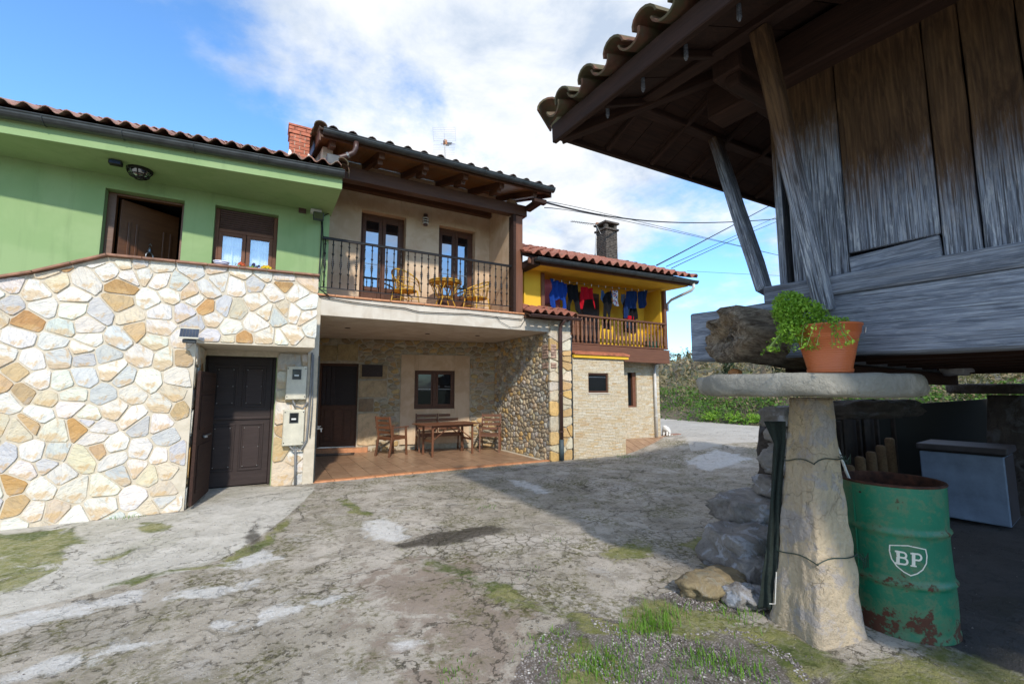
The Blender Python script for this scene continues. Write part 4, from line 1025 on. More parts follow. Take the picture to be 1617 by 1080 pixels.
m.box(a, a+.04, by+.03, by+.08, c, d); m.box(b-.04, b, by+.03, by+.08, c, d); m.box(a+.04, b-.04, by+.03, by+.08, c, c+.04); m.box(a+.04, b-.04, by+.03, by+.08, d-.04, d)
SWn = m.build('small_window', BROWNW, YH, bevel=.004)
m = MB(); m.box(a+.04, b-.04, by+.05, by+.056, c+.04, d-.04); m.build('pane', DGLASS, SWn)
m = MB(); m.box(a+.04, b-.04, by+.042, by+.05, d-.10, d-.09); m.build('glazing_bar', STEEL, SWn)
m = MB(); m.box(a-.03, b+.03, by-.02, by+.03, c-.03, c-.001); m.build('window_sill', PALE, SWn)
m = MB(); m.prism([(bx0-.0, by-.09, 2.27), (bx1+.12, by-.09, 2.27), (bx1+.12, 8.08, 2.33), (bx0-.0, 8.08, 2.33)], (0, 0, .045)); m.build('box_roof_slab', plain('red_roof_membrane', (.46, .15, .07), .8, 0, .2, .2), YH, bevel=.006)
m = MB(); m.box(bx0, bx1+.10, by-.06, 8.06, 2.205, 2.268); m.build('yellow_band', YELLOW, YH)
# wall below and beside
lw = (onY(991, 600, 8.52).x, onY(1005, 600, 8.52).x, onY(998, 643, 8.52).z, onY(998, 588, 8.52).z)
m = MB(); wall_y(m, bx1, 9.24, .1, 2.2, 8.52, 8.72, [lw]); m.box(9.04, 9.24, 8.72, 13, .1, 2.2); m.build('lower_wall', CLAD, YH)
m = MB(); m.box(lw[0], lw[1], 8.68, 8.70, lw[2], lw[3]); LW = m.build('narrow_window', DARK, YH)
m = MB(); m.box(lw[1]-.10, lw[1], 8.56, 8.66, lw[2], lw[3]); m.box(lw[0], lw[1]-.10, 8.56, 8.62, lw[2], lw[2]+.04); m.build('window_frame', REDW, LW, bevel=.004)
m = MB(); m.box(lw[0], lw[1]-.10, 8.62, 8.63, lw[2]+.04, lw[3]); m.build('pane', DGLASS, LW)
# balcony
yb2 = 8.10; xR = 9.17; zR, zF, zB = 3.19, 2.56, 2.17
m = MB(); m.box(bx0-.05, xR+.02, yb2+.09, 8.8, 2.20, 2.50); m.build('balcony_floor', REDW, YH)
beam('balcony_beam', (bx0-.05, yb2+.045, 2.355), (xR+.03, yb2+.045, 2.335), .09, .35, REDW, YH, bevel=.006)
beam('side_beam', (xR-.01, yb2+.095, 2.335), (xR-.01, 8.8, 2.335), .07, .33, REDW, YH)
beam('base_rail', (bx0-.05, yb2+.04, zF-.015), (xR, yb2+.04, zF-.02), .10, .03, REDW, YH)
beam('handrail', (bx0-.05, yb2+.04, zR+.01), (xR-.03, yb2+.04, zR), .09, .045, REDW, YH)
m = MB(); hgt = zR-zF-.02; m.lathe((0, 0, 0), [(.020, 0), (.020, .05), (.034, .07), (.022, .09), (.030, .14), (.034, .20), (.026, .30), (.017, .38), (.026, .41), (.016, .43), (.020, .50), (.028, .54), (.020, .56), (.020, hgt)], 10)
bme = m.mesh('baluster', BALW, True)
for i in range(26):
    link('baluster', bme, YH, Matrix.Translation((6.02+i*(9.09-6.02)/25, yb2+.04, zF)))
beam('corner_post', (9.12, yb2+.05, zF-.02), (9.12, yb2+.05, 4.08), .09, .09, REDW, YH, up=(0, 1, 0))
px0 = onY(856, 450, 8.25).x
beam('left_post', (px0, 8.25, 2.9), (px0, 8.25, 4.10), .09, .09, REDW, YH, up=(0, 1, 0))
m = MB(); m.box(4.9, px0-.045, 8.24, 8.32, 3.1, 4.14); m.build('yellow_panel', YELLOW, YH)
# loggia
m = MB(); m.box(px0, 5.95, 8.76, 9.0, 3.1, 4.2); m.box(5.95, 9.12, 8.76, 9.0, 2.4, 4.2); m.build('back_wall', YELLOW, YH)
m = MB(); m.box(9.03, 9.11, 8.2, 8.759, 2.5, 4.12); m.build('side_wall', YELLOW, YH)
xp = onY(884, 470, 8.75).x
m = MB(); m.box(px0+.0, xp, 8.74, 8.759, 3.12 if xp < 6 else 3.12, 4.12); m.build('pink_wall', PINK, YH)
xd0, xd1 = onY(915, 500, 8.74).x, onY(945, 500, 8.74).x
m = MB(); m.box(xd0, xd1, 8.70, 8.758, 2.5, 3.92); YD = m.build('loggia_door', BROWNW, YH, bevel=.005)
m = MB(); m.box(xd0-.34, xd0-.02, 8.715, 8.758, 2.5, 3.3); m.build('shutter', REDW, YH, bevel=.005)
for z0, z1 in ((2.6, 3.1), (3.2, 3.8)):
    m = MB(); m.box(xd0+.08, xd1-.08, 8.69, 8.70, z0, z1); m.build('door_panel', DARKDOOR, YD)
xw0, xw1 = onY(985, 500, 8.74).x, onY(1003, 500, 8.74).x
m = MB(); m.box(xw0, xw1, 8.72, 8.758, 3.0, 3.9); YW = m.build('loggia_window', DARKDOOR, YH, bevel=.005)
m = MB(); m.box(xw0+.05, xw1-.05, 8.715, 8.72, 3.05, 3.85); m.build('pane', DGLASS, YW)
m = MB(); m.prism([(4.75, 7.74, 4.10), (9.42, 7.62, 4.12), (9.42, 8.78, 4.16), (4.75, 8.78, 4.16)], (0, 0, .03)); m.build('loggia_ceiling', YELLOW, YH)
YS = R_(22); YE0 = Vector((4.68, 7.62, 4.24)); YE1 = Vector((9.46, 7.47, 4.27)); ydir = (YE1-YE0).normalized()
def yroof(u, v):
    """u along the eave, v up the slope, metres"""
    h = Vector((0, 0, 1)).cross(ydir); return YE0 + ydir*u + (h*math.cos(YS)+Vector((0, 0, 1))*math.sin(YS))*v
YL = (YE1-YE0).length; YV = 3.1
m = MB(); m.prism([yroof(0, .02), yroof(YL, .02), yroof(YL, YV), yroof(0, YV)], (0, 0, -.05)); m.build('roof_deck', DARKRED, YH)
m = MB(); q = [yroof(YL-.34, .4), yroof(YL-.34, YV)]
m.prism([Vector((9.12, 7.9, 4.15)), q[1]-Vector((0, 0, .1)), Vector((9.12, q[1].y, 2.2)), Vector((9.12, 8.75, 2.2)), Vector((9.12, 8.75, 4.15))], (.08, 0, 0)); m.build('gable_wall', CLAD, YH)
beam('eaves_beam', yroof(-.02, .06)-Vector((0, 0, .115)), yroof(YL+.0, .06)-Vector((0, 0, .115)), .05, .12, REDW, YH)
tile_roof(YH, yroof(-.02, -.09)+Vector((0, 0, .035)), ydir, YS, 21, 9, tile_mesh('roof_tile', TILE_Y, .228, .42, 's'), .229, .42)
tmr = tile_mesh('ridge_tile', TILE_OLD, .22, .42, 'barrel')
for i in range(13):
    p = yroof(.1+i*.38, YV+.02)+Vector((0, 0, .02)); link('ridge_tile', tmr, YH, Matrix.Translation(p) @ Matrix.Rotation(R_(-90)+math.atan2(ydir.y, ydir.x), 4, 'Z'))
tmv = tile_mesh('verge_tile', TILE_OLD, .17, .42, 'barrel')
for i in range(8):
    p = yroof(YL+.0, -.05+i*.38)+Vector((0, 0, .055)); link('verge_tile', tmv, YH, Matrix.Translation(p) @ Matrix.Rotation(YS, 4, 'X'))
gutter('gutter', yroof(.08, -.10)-Vector((0, 0, .03)), yroof(YL+.0, -.10)-Vector((0, 0, .03)), .07, GUTTER, YH, 8)
m = MB(); m.box(4.72, 4.92, 7.62, 8.4, 4.06, 4.20); m.build('eaves_return', DARKRED, YH)
gp = yroof(YL-.12, -.10)
m = MB(); m.tube([gp-Vector((0, 0, .08)), gp-Vector((0, 0, .20)), gp-Vector((.03, -.05, .26)), Vector((9.25, 8.02, 3.83)), Vector((9.235, 8.14, 3.74)), Vector((9.235, 8.14, 3.55))], .035, 10); m.build('upper_drainpipe', WHPIPE, YH, smooth=True)
wp = onY(1035.5, 640, 8.46).x
m = MB(); m.tube([(wp, 8.46, 2.2), (wp, 8.46, .28)], .035, 10); m.build('white_drainpipe', WHPIPE, YH, smooth=True)
for z in (1.3, .8): m = MB(); m.tube([(wp, 8.46, z), (wp, 8.46, z+.03)], .042, 10); m.build('pipe_clip', WHPIPE, YH)
# sooty brick chimney
ccx, ccy = 9.02, 10.2
m = MB(); m.box(ccx-.2, ccx+.2, ccy-.2, ccy+.2, 4.9, 6.36); YC = m.build('dark_chimney', MORTAR if False else DBRICK, YH)
z = 5.25; r_ = 0
while z < 6.30:
    for (sx_, sy_, ux) in ((-1, -1, (1, 0)), (-1, 1, (0, -1)), (1, -1, (0, 1))):
        p0 = Vector((ccx+sx_*.225, ccy+sy_*.225, z)); e = Vector((ux[0], ux[1], 0)); inn = Vector((-ux[1], ux[0], 0))*.06
        cuts = [0, .15, .30, .45] if r_ % 2 else [0, .075, .225, .375, .45]
        for a, b in zip(cuts, cuts[1:]):
            m = MB(); j = random.uniform(-.004, .004); m.prism([p0+e*(a+.004)-inn*j*10, p0+e*(b-.004)-inn*j*10, p0+e*(b-.004)+inn, p0+e*(a+.004)+inn], (0, 0, .042)); m.build('brick', DBRICK, YC)
    z += .052; r_ += 1
for sx_ in (-1, 1):
    for sy_ in (-1, 1):
        m = MB(); m.box(ccx+sx_*.17-.05, ccx+sx_*.17+.05, ccy+sy_*.17-.05, ccy+sy_*.17+.05, 6.36, 6.50); m.build('cap_leg', DBRICK, YC)
m = MB(); m.box(ccx-.27, ccx+.27, ccy-.27, ccy+.27, 6.30, 6.36); m.build('chimney_collar', DBRICK, YC, bevel=.01)
m = MB(); m.box(ccx-.28, ccx+.28, ccy-.28, ccy+.28, 6.50, 6.56); m.build('chimney_cap', DBRICK, YC, bevel=.01)
m = MB(); m.prism([(ccx-.32, ccy-.3, 5.28), (ccx+.32, ccy-.3, 5.24), (ccx+.32, ccy-.2, 5.40), (ccx-.32, ccy-.2, 5.40)], (0, .05, 0)); m.build('lead_flashing', GUTTER, YC)
# entrance terrace, one tile field sloping to the yard
def ter(u, v):
    A = Vector((7.47, 7.93, .02)); B = Vector((9.86, 8.20, .25)); Cc = Vector((9.9, 8.62, .29)); Dd = Vector((7.47, 8.54, .29))
    return (A*(1-u)+B*u)*(1-v)+(Dd*(1-u)+Cc*u)*v
m = MB(); nu_ = 8
for i in range(nu_):
    a, b = i/nu_, (i+1)/nu_
    m.add([ter(a, 0)-Vector((0, 0, .02)), ter(b, 0)-Vector((0, 0, .02)), ter(b, 1)-Vector((0, 0, .02)), ter(a, 1)-Vector((0, 0, .02))], [(0, 1, 2, 3)])
ET = tag(m.build('entrance_terrace', MORTAR), kind='structure')
for i in range(9):
    for j in range(3):
        a, b, c, d = i/9+.003, (i+1)/9-.003, j/3+.008, (j+1)/3-.008
        m = MB(); m.prism([ter(a, c), ter(b, c), ter(b, d), ter(a, d)], (0, 0, -.015)); o = m.build('floor_tile', FT, ET); o.color = (1, 1, 1, 1)
m = MB()
for i in range(12):
    a, b = i/12+.004, (i+1)/12-.004; m = MB(); m.prism([ter(a, 0)+Vector((0, -.05, -.10)), ter(b, 0)+Vector((0, -.05, -.10)), ter(b, 0)+Vector((0, -.05, -.001)), ter(a, 0)+Vector((0, -.05, -.001))], (0, .05, 0)); o = m.build('kerb_stone', CONC, ET, bevel=.01)

# ================================================================== GRANARY
HO = thing('granary', 'raised old wooden granary with weathered planks and an overhanging clay tiled roof', 'granary', (5.4, 0, 0))
ha = R_(5.5)           # the body stands a little askew to the houses
hd = Vector((-math.sin(ha), math.cos(ha), 0)); hx = Vector((math.cos(ha), math.sin(ha), 0))
H0 = Vector((3.05, 1.75, 0))                 # a point of the outer face of the left wall
def hp(n, f, z): return H0 + hx*n + hd*f + Vector((0, 0, z))    # n into the body, f along the wall away from the viewer
def hpx(px_, py_, n=0): return onP(px_, py_, H0+hx*n, hx)
def fz(px_, py_, n=0):
    q = hpx(px_, py_, n)-H0; return q.dot(hd), q.z
bt = [fz(1093, 498), fz(1100, 575), fz(1617, 432), fz(1617, 557), fz(1617, 400)]
print('beam', bt)
FN = -2.9; FW = .02                          # near and far end of the body along the wall
zb0, zb1 = 1.70, 2.06
beam('ground_beam', hp(.07, FN-.5, (zb0+zb1)/2-.02), hp(.07, bt[0][0], (zb0+zb1)/2+.03), .20, .38, GREYW, HO, rough=.006, nseg=14, bevel=.012)
for f in (-2.6, FW+.12):                       # beams running across under the floor
    beam('cross_beam', hp(-.02 if f > 0 else -.6, f, 1.86), hp(4.6, f, 1.86), .26, .30, DARKRED if f < 0 else GREYW, HO, rough=.006, nseg=6, bevel=.012)
beam('far_ground_beam', hp(4.5, FN, 1.86), hp(4.5, FW+.3, 1.86), .26, .34, DARKRED, HO)
for n in (.55, 1.1, 1.65, 2.2, 2.75, 3.3, 3.85):
    beam('joist', hp(n, FN, 1.80), hp(n, FW, 1.80), .12, .16, DARKRED, HO)
beam('under_beam', hp(.35, .05, 1.64), hp(4.5, .05, 1.62), .16, .13, DARKRED, HO, bevel=.01)
beam('sill_rail', hp(.03, FN, zb1+.065), hp(.03, FW+.04, zb1+.085), .16, .12, GREYW, HO, rough=.004, nseg=8, bevel=.01)
m = MB(); m.prism([hp(.1, FN, 1.9), hp(.1, FW, 1.9), hp(4.5, FW, 1.9), hp(4.5, FN, 1.9)], (0, 0, .03)); m.build('floor_boards', DARKRED, HO)
# wall planks from measured joints
joints_px = [1245, 1333, 1481, 1545, 1640]
fj = [fz(x, 300, .04)[0] for x in joints_px]
fj = fj + [fj[-1]-.33*(i+1) for i in range(7)]
zt = 3.86
for i, (a, b) in enumerate(zip(fj, fj[1:])):
    z0 = 2.125+.02
    dn = random.uniform(-.006, .006)
    if i == 1:
        za = 2.33
        beam('wall_plank', hp(.045, (a+b)/2, za+.004), hp(.045, (a+b)/2, zt), a-b-.008, .05, PLANKW, HO, up=-hx, bevel=.005, rough=.003, nseg=8)
        beam('repair_board', hp(.04, a-.006, (z0+za)/2-.01), hp(.04, b+.006, (z0+za)/2+.015), .05, za-z0-.03, GREYW, HO, bevel=.005, rough=.002, nseg=3)
    else:
        beam('wall_plank', hp(.045+dn, (a+b)/2, z0-.03), hp(.045+dn, (a+b)/2, zt), a-b-.008, .05, PLANKW, HO, up=-hx, bevel=.005, rough=.003, nseg=8)
for i in range(11):
    n = .1+i*.4; beam('wall_plank', hp(n+.2, FW-.03, 2.1), hp(n+.2, FW-.03, zt), .392, .05, PLANKW, HO, up=hd, bevel=.004)
    beam('wall_plank', hp(n+.2, FN+.03, 2.1), hp(n+.2, FN+.03, zt), .392, .05, PLANKW, HO, up=hd, bevel=.004)
m = MB(); m.prism([hp(4.5, FN, 2.05), hp(4.5, FW, 2.05), hp(4.5, FW, zt), hp(4.5, FN, zt)], hx*.05); m.build('back_wall', GREYW, HO)
zE = fz(1235, 145)[1]; print('wallplate z', zE, fz(1472, 35))
beam('top_plate', hp(.0, FN, zE+.16), hp(.0, FW+.35, zE+.16), .22, .30, DARKRED, HO, bevel=.012)
beam('top_plate', hp(-.45, FW, zE+.17), hp(4.6, FW, zE+.17), .20, .28, DARKRED, HO, bevel=.012)
# short carved beam end under the eaves
pe = onP(1175, 175, H0-hx*.45, hx)
beam('beam_end', hp(-.42, FW-.02, 3.56), hp(.1, FW-.02, 3.60), .11, .10, DARKRED, HO, bevel=.03, seg=3)
# roof: hipped, eaves corner measured
EC = onX(877, 213, 1.95); EC = Vector((1.95, EC.y, EC.z)); print('eave corner', EC)
eL = Vector((math.sin(R_(2.2)), -math.cos(R_(2.2)), 0))        # along the left eaves towards the viewer
eF = Vector((math.cos(R_(-1)), math.sin(R_(-1)), 0))           # along the far eaves
HRS = R_(21); LEN = 6.6; WID = 6.2
ridge_n = WID/2; rz = EC.z+ridge_n*math.tan(HRS)
def rL(u, v):    # left slope: u along eave from corner, v up the slope in plan metres
    return EC + eL*u + Vector((1, 0, 0))*v + Vector((0, 0, v*math.tan(HRS)))
def rF(u, v): return EC + eF*u - Vector((0, 1, 0))*v + Vector((0, 0, v*math.tan(HRS)))
up_ = Vector((0, 0, 1))
# boarding of the two visible slopes, board by board
nb = 26
for i in range(nb):
    u0, u1 = LEN*i/nb+.004, LEN*(i+1)/nb-.004
    v1 = min(ridge_n, u0, LEN-u1) if True else 0
    va, vb = min(ridge_n, u0, LEN-u0), min(ridge_n, u1, LEN-u1)
    m = MB(); m.prism([rL(u0, 0), rL(u1, 0), rL(u1, max(.01, vb)), rL(u0, max(.01, va))], (0, 0, .02)); m.build('roof_board', DARKRED, HO)
nb = 26
for i in range(nb):
    u0, u1 = WID*i/nb+.004, WID*(i+1)/nb-.004; va, vb = min(ridge_n, u0, WID-u0), min(ridge_n, u1, WID-u1)
    m = MB(); m.prism([rF(u0, 0), rF(u1, 0), rF(u1, max(.01, vb)), rF(u0, max(.01, va))], (0, 0, .02)); m.build('roof_board', DARKRED, HO)
# the other two slopes
A_ = EC+eL*LEN; B_ = EC+eF*WID; C_ = A_+eF*WID; R1 = rL(ridge_n, ridge_n); R2 = rL(LEN-ridge_n, ridge_n)
m = MB(); m.add([A_, C_, R2, A_+up_*.02, C_+up_*.02, R2+up_*.02], [(0, 1, 2), (3, 5, 4)]); m.add([B_, C_, R2, R1], [(0, 1, 2, 3)]); m.build('roof_slopes', TILE_OLD, HO, fix=False)
# eaves boards
beam('eaves_board', EC+up_*.01-eL*.02, A_+up_*.01, .045, .15, DARKRED, HO, bevel=.006, rough=.003, nseg=8)
beam('eaves_board', EC+up_*.015+eF*.03, B_+up_*.015, .04, .09, DARKRED, HO, bevel=.006)
STRUTW = mat('strut_wood', weather_fn(3.15, 1))
# purlins on struts
pc = onX(1003, 172, 2.42); print('purlin corner', pc)
PC = Vector((2.42, pc.y, pc.z))
pq = onP(1260, 12, PC, hx); print('purlin near', pq)
beam('purlin', PC+hd*.12+up_*.05, PC-hd*5+up_*.05, .10, .12, DARKRED, HO, bevel=.008)
beam('purlin', PC-eF*.05+up_*.05, PC+eF*4.6+up_*.05, .10, .12, DARKRED, HO, bevel=.008)
s1b = hpx(1303, 486, -.05); s1t = onP(1200, 60, PC, hx)
beam('strut', s1b-up_*.02, s1t+up_*.06, .075, .105, STRUTW, HO, up=hd, bevel=.01, rough=.004, nseg=6)
s2t = onY(1128, 228, PC.y); s2b = hp(.02, FW+.06, fz(1240, 450)[1])
beam('strut', s2b-up_*.02, s2t+up_*.08, .075, .13, STRUTW, HO, up=hx, bevel=.01, rough=.004, nseg=6)
beam('strut', hp(-.05, -2.3, 2.1), PC-hd*4.2+up_*.0, .075, .13, GREYW, HO, up=hd, bevel=.01)
for i in range(9):              # wooden pegs hanging from the boarding
    u = .42+i*.34; p = rL(u, .16); m = MB(); m.lathe((p.x, p.y, p.z-.10), [(.006, 0), (.014, .02), (.012, .12)], 7); m.build('roof_peg', GREYW, HO)
for i in range(6):
    u = .5+i*.5; beam('rafter', rF(u, .04)-up_*.03, rF(u, min(u-.02, 1.4))-up_*.03, .035, .04, DARKRED, HO)
for i in range(9):
    u = .5+i*.55; beam('rafter', rL(u, .06)-up_*.03, rL(u, min(u-.02, 1.4))-up_*.03, .04, .05, DARKRED, HO)
beam('hip_rafter', rL(.03, .03)-up_*.045, rL(1.5, 1.5)-up_*.045, .08, .08, DARKRED, HO)
# old clay tiles: troughs and covers
tb = tile_mesh('roof_tile', TILE_OLD, .20, .44, 'barrel'); tp = tile_mesh('roof_tile', TILE_OLD, .19, .44, 'pan')
def old_tiles(slopefn, x, yv, L_, nrow, first=.12):
    x = x.normalized(); yv = yv.normalized(); upv = (yv*math.cos(HRS)+up_*math.sin(HRS)).normalized(); nn = x.cross(upv)
    if nn.z < 0: B = Matrix((-x, upv, -nn)).transposed().to_4x4()
    else: B = Matrix((x, upv, nn)).transposed().to_4x4()
    for r in range(nrow):
        v = -.10+r*.36*math.cos(HRS); u = first
        while u < L_-.1:
            if min(u, L_-u) > v-.02:
                j = Vector([random.uniform(-.015, .015) for _ in range(3)])
                rr = Matrix.Rotation(random.uniform(-.09, .09), 4, 'Z') @ Matrix.Rotation(random.uniform(-.06, .06), 4, 'Y')
                link('roof_tile', tp, HO, Matrix.Translation(slopefn(u, v)+up_*.135+j*.5) @ B @ rr)
                if u+.13 < L_: link('roof_tile', tb, HO, Matrix.Translation(slopefn(u+.13, v)+up_*(.115+random.uniform(0, .02))+j) @ B @ rr)
            u += .262
old_tiles(rL, eL, Vector((1, 0, 0)), LEN, 6)
old_tiles(rF, eF, Vector((0, -1, 0)), WID, 5)
for i in range(9):
    p = rL(i*.30-.03, i*.30-.03)+up_*.20; link('hip_tile', tb, HO, Matrix.Translation(p) @ Matrix.Rotation(R_(-45), 4, 'Z') @ Matrix.Rotation(R_(15), 4, 'X') @ Matrix.Rotation(random.uniform(-.1, .1), 4, 'Y'))
m = MB(); m.prism([rL(0.02, .02)+up_*.09, rL(LEN, .02)+up_*.09, rL(LEN-ridge_n, ridge_n)+up_*.08, rL(ridge_n, ridge_n)+up_*.08], (0, 0, .01)); m.prism([rF(0.02, .02)+up_*.09, rF(WID, .02)+up_*.09, rF(WID-ridge_n, ridge_n)+up_*.08, rF(ridge_n, ridge_n)+up_*.08], (0, 0, .01)); m.build('roof_mortar', TILE_OLD, HO)

# rotten log lying on the capstone
def rock_mesh(name, sx, sy, sz, m_, seed, sub=3, amp=.18, cut=.6, fr=1.6):
    bm = bmesh.new(); bmesh.ops.create_icosphere(bm, subdivisions=sub, radius=1)
    for v in bm.verts:
        n = v.co.normalized(); q = n*fr+Vector((seed*3.1, seed*1.7, seed))
        k = 1+amp*fbm(q, 3)+amp*.35*fbm(q*4, 2)
        c = Vector((max(-cut, min(cut, n.x)), max(-cut, min(cut, n.y)), max(-cut, min(cut, n.z))))/cut
        c = c*.65+n*.35; v.co = Vector((c.x*sx*k, c.y*sy*k, c.z*sz*k))
    me = bpy.data.meshes.new(name); bm.to_mesh(me); bm.free(); me.materials.append(m_); me.shade_smooth(); return me
def rocktex(name, c1, c2, lich, moss=.3, sc=3, bd=.04, fine=1, mossc=(.12, .12, .03), crack=1):
    def f(t, p):
        v = t.coord(); g = t.new('ShaderNodeNewGeometry').outputs['Position']
        a = t.noise(sc, 9, g, .68, .5); b = t.noise(sc*9*fine, 6, g, .7); c = t.noise(sc*1.3, 6, t.vmath('ADD', g, (4, 2, 1)), .65, .8)
        cr = t.voro(sc*1.4, t.vmath('ADD', g, t.vmath('MULTIPLY', t.noise(4, 4, g, col=True), (.35, .35, .35))), 'DISTANCE_TO_EDGE')
        col = t.mix(t.step(a, .35, .65), c1, c2); col = t.mix(t.math('MULTIPLY', t.step(c, .52, .62), .7), col, lich)
        col = t.mix(t.math('MULTIPLY', t.step(b, .55, .75), .4), col, tuple(x*.35 for x in c2))
        crk = t.math('MULTIPLY', t.math('MULTIPLY', t.math('SUBTRACT', 1, t.step(cr, .0, .012)), t.step(t.noise(2.2, 3, g), .50, .56)), crack)
        col = t.mix(t.math('MULTIPLY', crk, .7), col, tuple(x*.25 for x in c1))
        nz = t.new('ShaderNodeSeparateXYZ'); t.l.new(t.new('ShaderNodeNewGeometry').outputs['Normal'], nz.inputs[0])
        mo = t.math('MULTIPLY', t.step(t.math('ADD', t.math('MULTIPLY', nz.outputs[2], .25), t.math('ADD', c, moss-.3)), .62, .78), .8)
        col = t.mix(mo, col, mossc)
        t.put(p.inputs['Base Color'], col); p.inputs['Roughness'].default_value = .9; p.inputs['Specular IOR Level'].default_value = .25
        h = t.math('SUBTRACT', t.math('ADD', t.math('MULTIPLY', a, 1.2), t.math('MULTIPLY', b, .45)), t.math('MULTIPLY', crk, .4))
        t.put(p.inputs['Normal'], t.bump(h, .95, bd))
    return mat(name, f)
SANDST = rocktex('sandstone_pillar', (.62, .50, .34), (.47, .385, .28), (.38, .355, .36), -.03, 3.2, .06, crack=.35)
CAPST = rocktex('capstone_stone', (.36, .345, .305), (.27, .26, .225), (.46, .43, .37), .0, 2.6, .035, 1.3, crack=0)
ROCKG = rocktex('grey_rock', (.33, .31, .29), (.20, .185, .175), (.46, .49, .56), .10, 4, .05, crack=.6)
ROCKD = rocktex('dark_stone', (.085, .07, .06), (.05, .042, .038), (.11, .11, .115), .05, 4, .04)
ROCKS = rocktex('sandy_rock', (.34, .27, .155), (.22, .17, .10), (.36, .33, .28), .14, 5, .04)
def grid_solid(name, V3, nu, nv, m_, smooth=True):
    pass
LOG = tag(link('rotten_log', None, None, Matrix.Translation((2.6, 2.0, 1.8))), 'crumbling weathered log end resting on the capstone behind the flower pot', 'log')
la, lb = Vector((2.75, 1.96, 1.885)), Vector((3.5, 1.68, 1.80))
V = []; F = []; NR, NC = 26, 30; ax = (lb-la).normalized(); s_ = ax.cross(up_).normalized(); t_ = s_.cross(ax)
for i in range(NR+1):
    f = i/NR
    for k in range(NC):
        a = 2*math.pi*k/NC; r = .205-.03*f; wv_ = fbm((math.cos(a)*2, math.sin(a)*2, f*1.1+4), 4)
        r *= 1+.26*wv_+.10*fbm((math.cos(a)*7, math.sin(a)*7, f*2), 3)
        off = ax*(.10*fbm((math.cos(a)*3, math.sin(a)*3, 9), 3))*(1-f)
        if i == 0: r *= .86
        V.append(la+(lb-la)*f+off+(s_*math.cos(a)*1.12+t_*math.sin(a)*.95)*r)
for i in range(NR):
    for k in range(NC): F.append((i*NC+k, i*NC+(k+1) % NC, (i+1)*NC+(k+1) % NC, (i+1)*NC+k))
# ragged end face, rings sinking inwards
b0 = len(V)
for q, sc_ in enumerate((.72, .45, .2)):
    for k in range(NC):
        a = 2*math.pi*k/NC; base = V[k]-la; dd = base-ax*base.dot(ax); V.append(la+dd*sc_+ax*(.015+.03*q+.07*fbm((math.cos(a)*4, math.sin(a)*4, q*2.3), 3)))
prev = 0
for q in range(3):
    st_ = b0+q*NC
    for k in range(NC): F.append((prev+k, st_+k, st_+(k+1) % NC, prev+(k+1) % NC))
    prev = st_
F.append(tuple(prev+k for k in range(NC)))
def log_fn(t, p):
    v = t.coord((1, 9, 9), rot=(0, 0, R_(12))); a = t.noise(2.4, 8, v, .7, 1.2); b = t.noise(9, 6, v, .7)
    col = t.mix(t.step(a, .35, .65), (.12, .08, .05), (.42, .34, .25)); col = t.mix(t.math('MULTIPLY', t.step(b, .45, .7), .6), col, (.05, .032, .018))
    col = t.mix(t.math('MULTIPLY', t.step(t.noise(3, 4, t.coord()), .5, .65), .35), col, (.36, .22, .09))
    t.put(p.inputs['Base Color'], col); p.inputs['Roughness'].default_value = .95
    t.put(p.inputs['Normal'], t.bump(t.math('ADD', a, t.math('MULTIPLY', b, .5)), 1, .035))
LOGM = mat('rotten_log', log_fn)
m = MB(); m.add(V, F); m.build('log_body', LOGM, LOG, smooth=True)
for i in range(7):
    p = la+(lb-la)*(.1+.07*i)+up_*.15; m = MB(); m.tube([p, p+Vector((random.uniform(-.02, .02), 0, .025))], .004, 5); m.build('nail', IRON, LOG)

# sandstone pillar and capstone
def pillar(name, label, c, top, rb, rt, ang, m_, group=None, seed=1, lean=(0, 0)):
    V = []; F = []; n = 26; NZ = 34
    for i in range(NZ+1):
        f = i/NZ; s = rb+(rt-rb)*(f**.72)
        for k in range(n*4):
            side, u = divmod(k, n); u = u/n*2-1
            x, y = [(u, -1), (1, u), (-u, 1), (-1, -u)][side]
            l = max(abs(x), abs(y)); rnd = 1-.09*(abs(x)*abs(y))**5
            q = Vector((x, y, f*3))*1.4+Vector((seed, 0, 0)); d = .06*fbm(q, 4)+.035*fbm(q*4, 4)
            V.append((x*s*rnd*(1+d)+lean[0]*f, y*s*rnd*(1+d)+lean[1]*f, f*top-.03 if i else -.1))
    N4 = n*4
    for i in range(NZ):
        for k in range(N4): F.append((i*N4+k, i*N4+(k+1) % N4, (i+1)*N4+(k+1) % N4, (i+1)*N4+k))
    F.append(tuple(range(NZ*N4, NZ*N4+N4)))
    mm = MB(); mm.add(V, F); o = mm.build(name, m_, None, smooth=True, M=rot_z(c, ang)); tag(o, label, 'pillar', group); return o
pcx, pcy = 3.165, 1.69
pillar('stone_pillar', 'tapering sandstone pillar beside the green oil drum, carrying the granary corner', (pcx, pcy, 0), 1.475, .205, .095, R_(-14), SANDST, None, 1, (.055, -.02))
pillar('stone_pillar', 'dark tapering stone pillar in the shade behind the chest freezer', (8.35, 1.95, .1), 1.36, .30, .15, R_(5), ROCKD, None, 5)
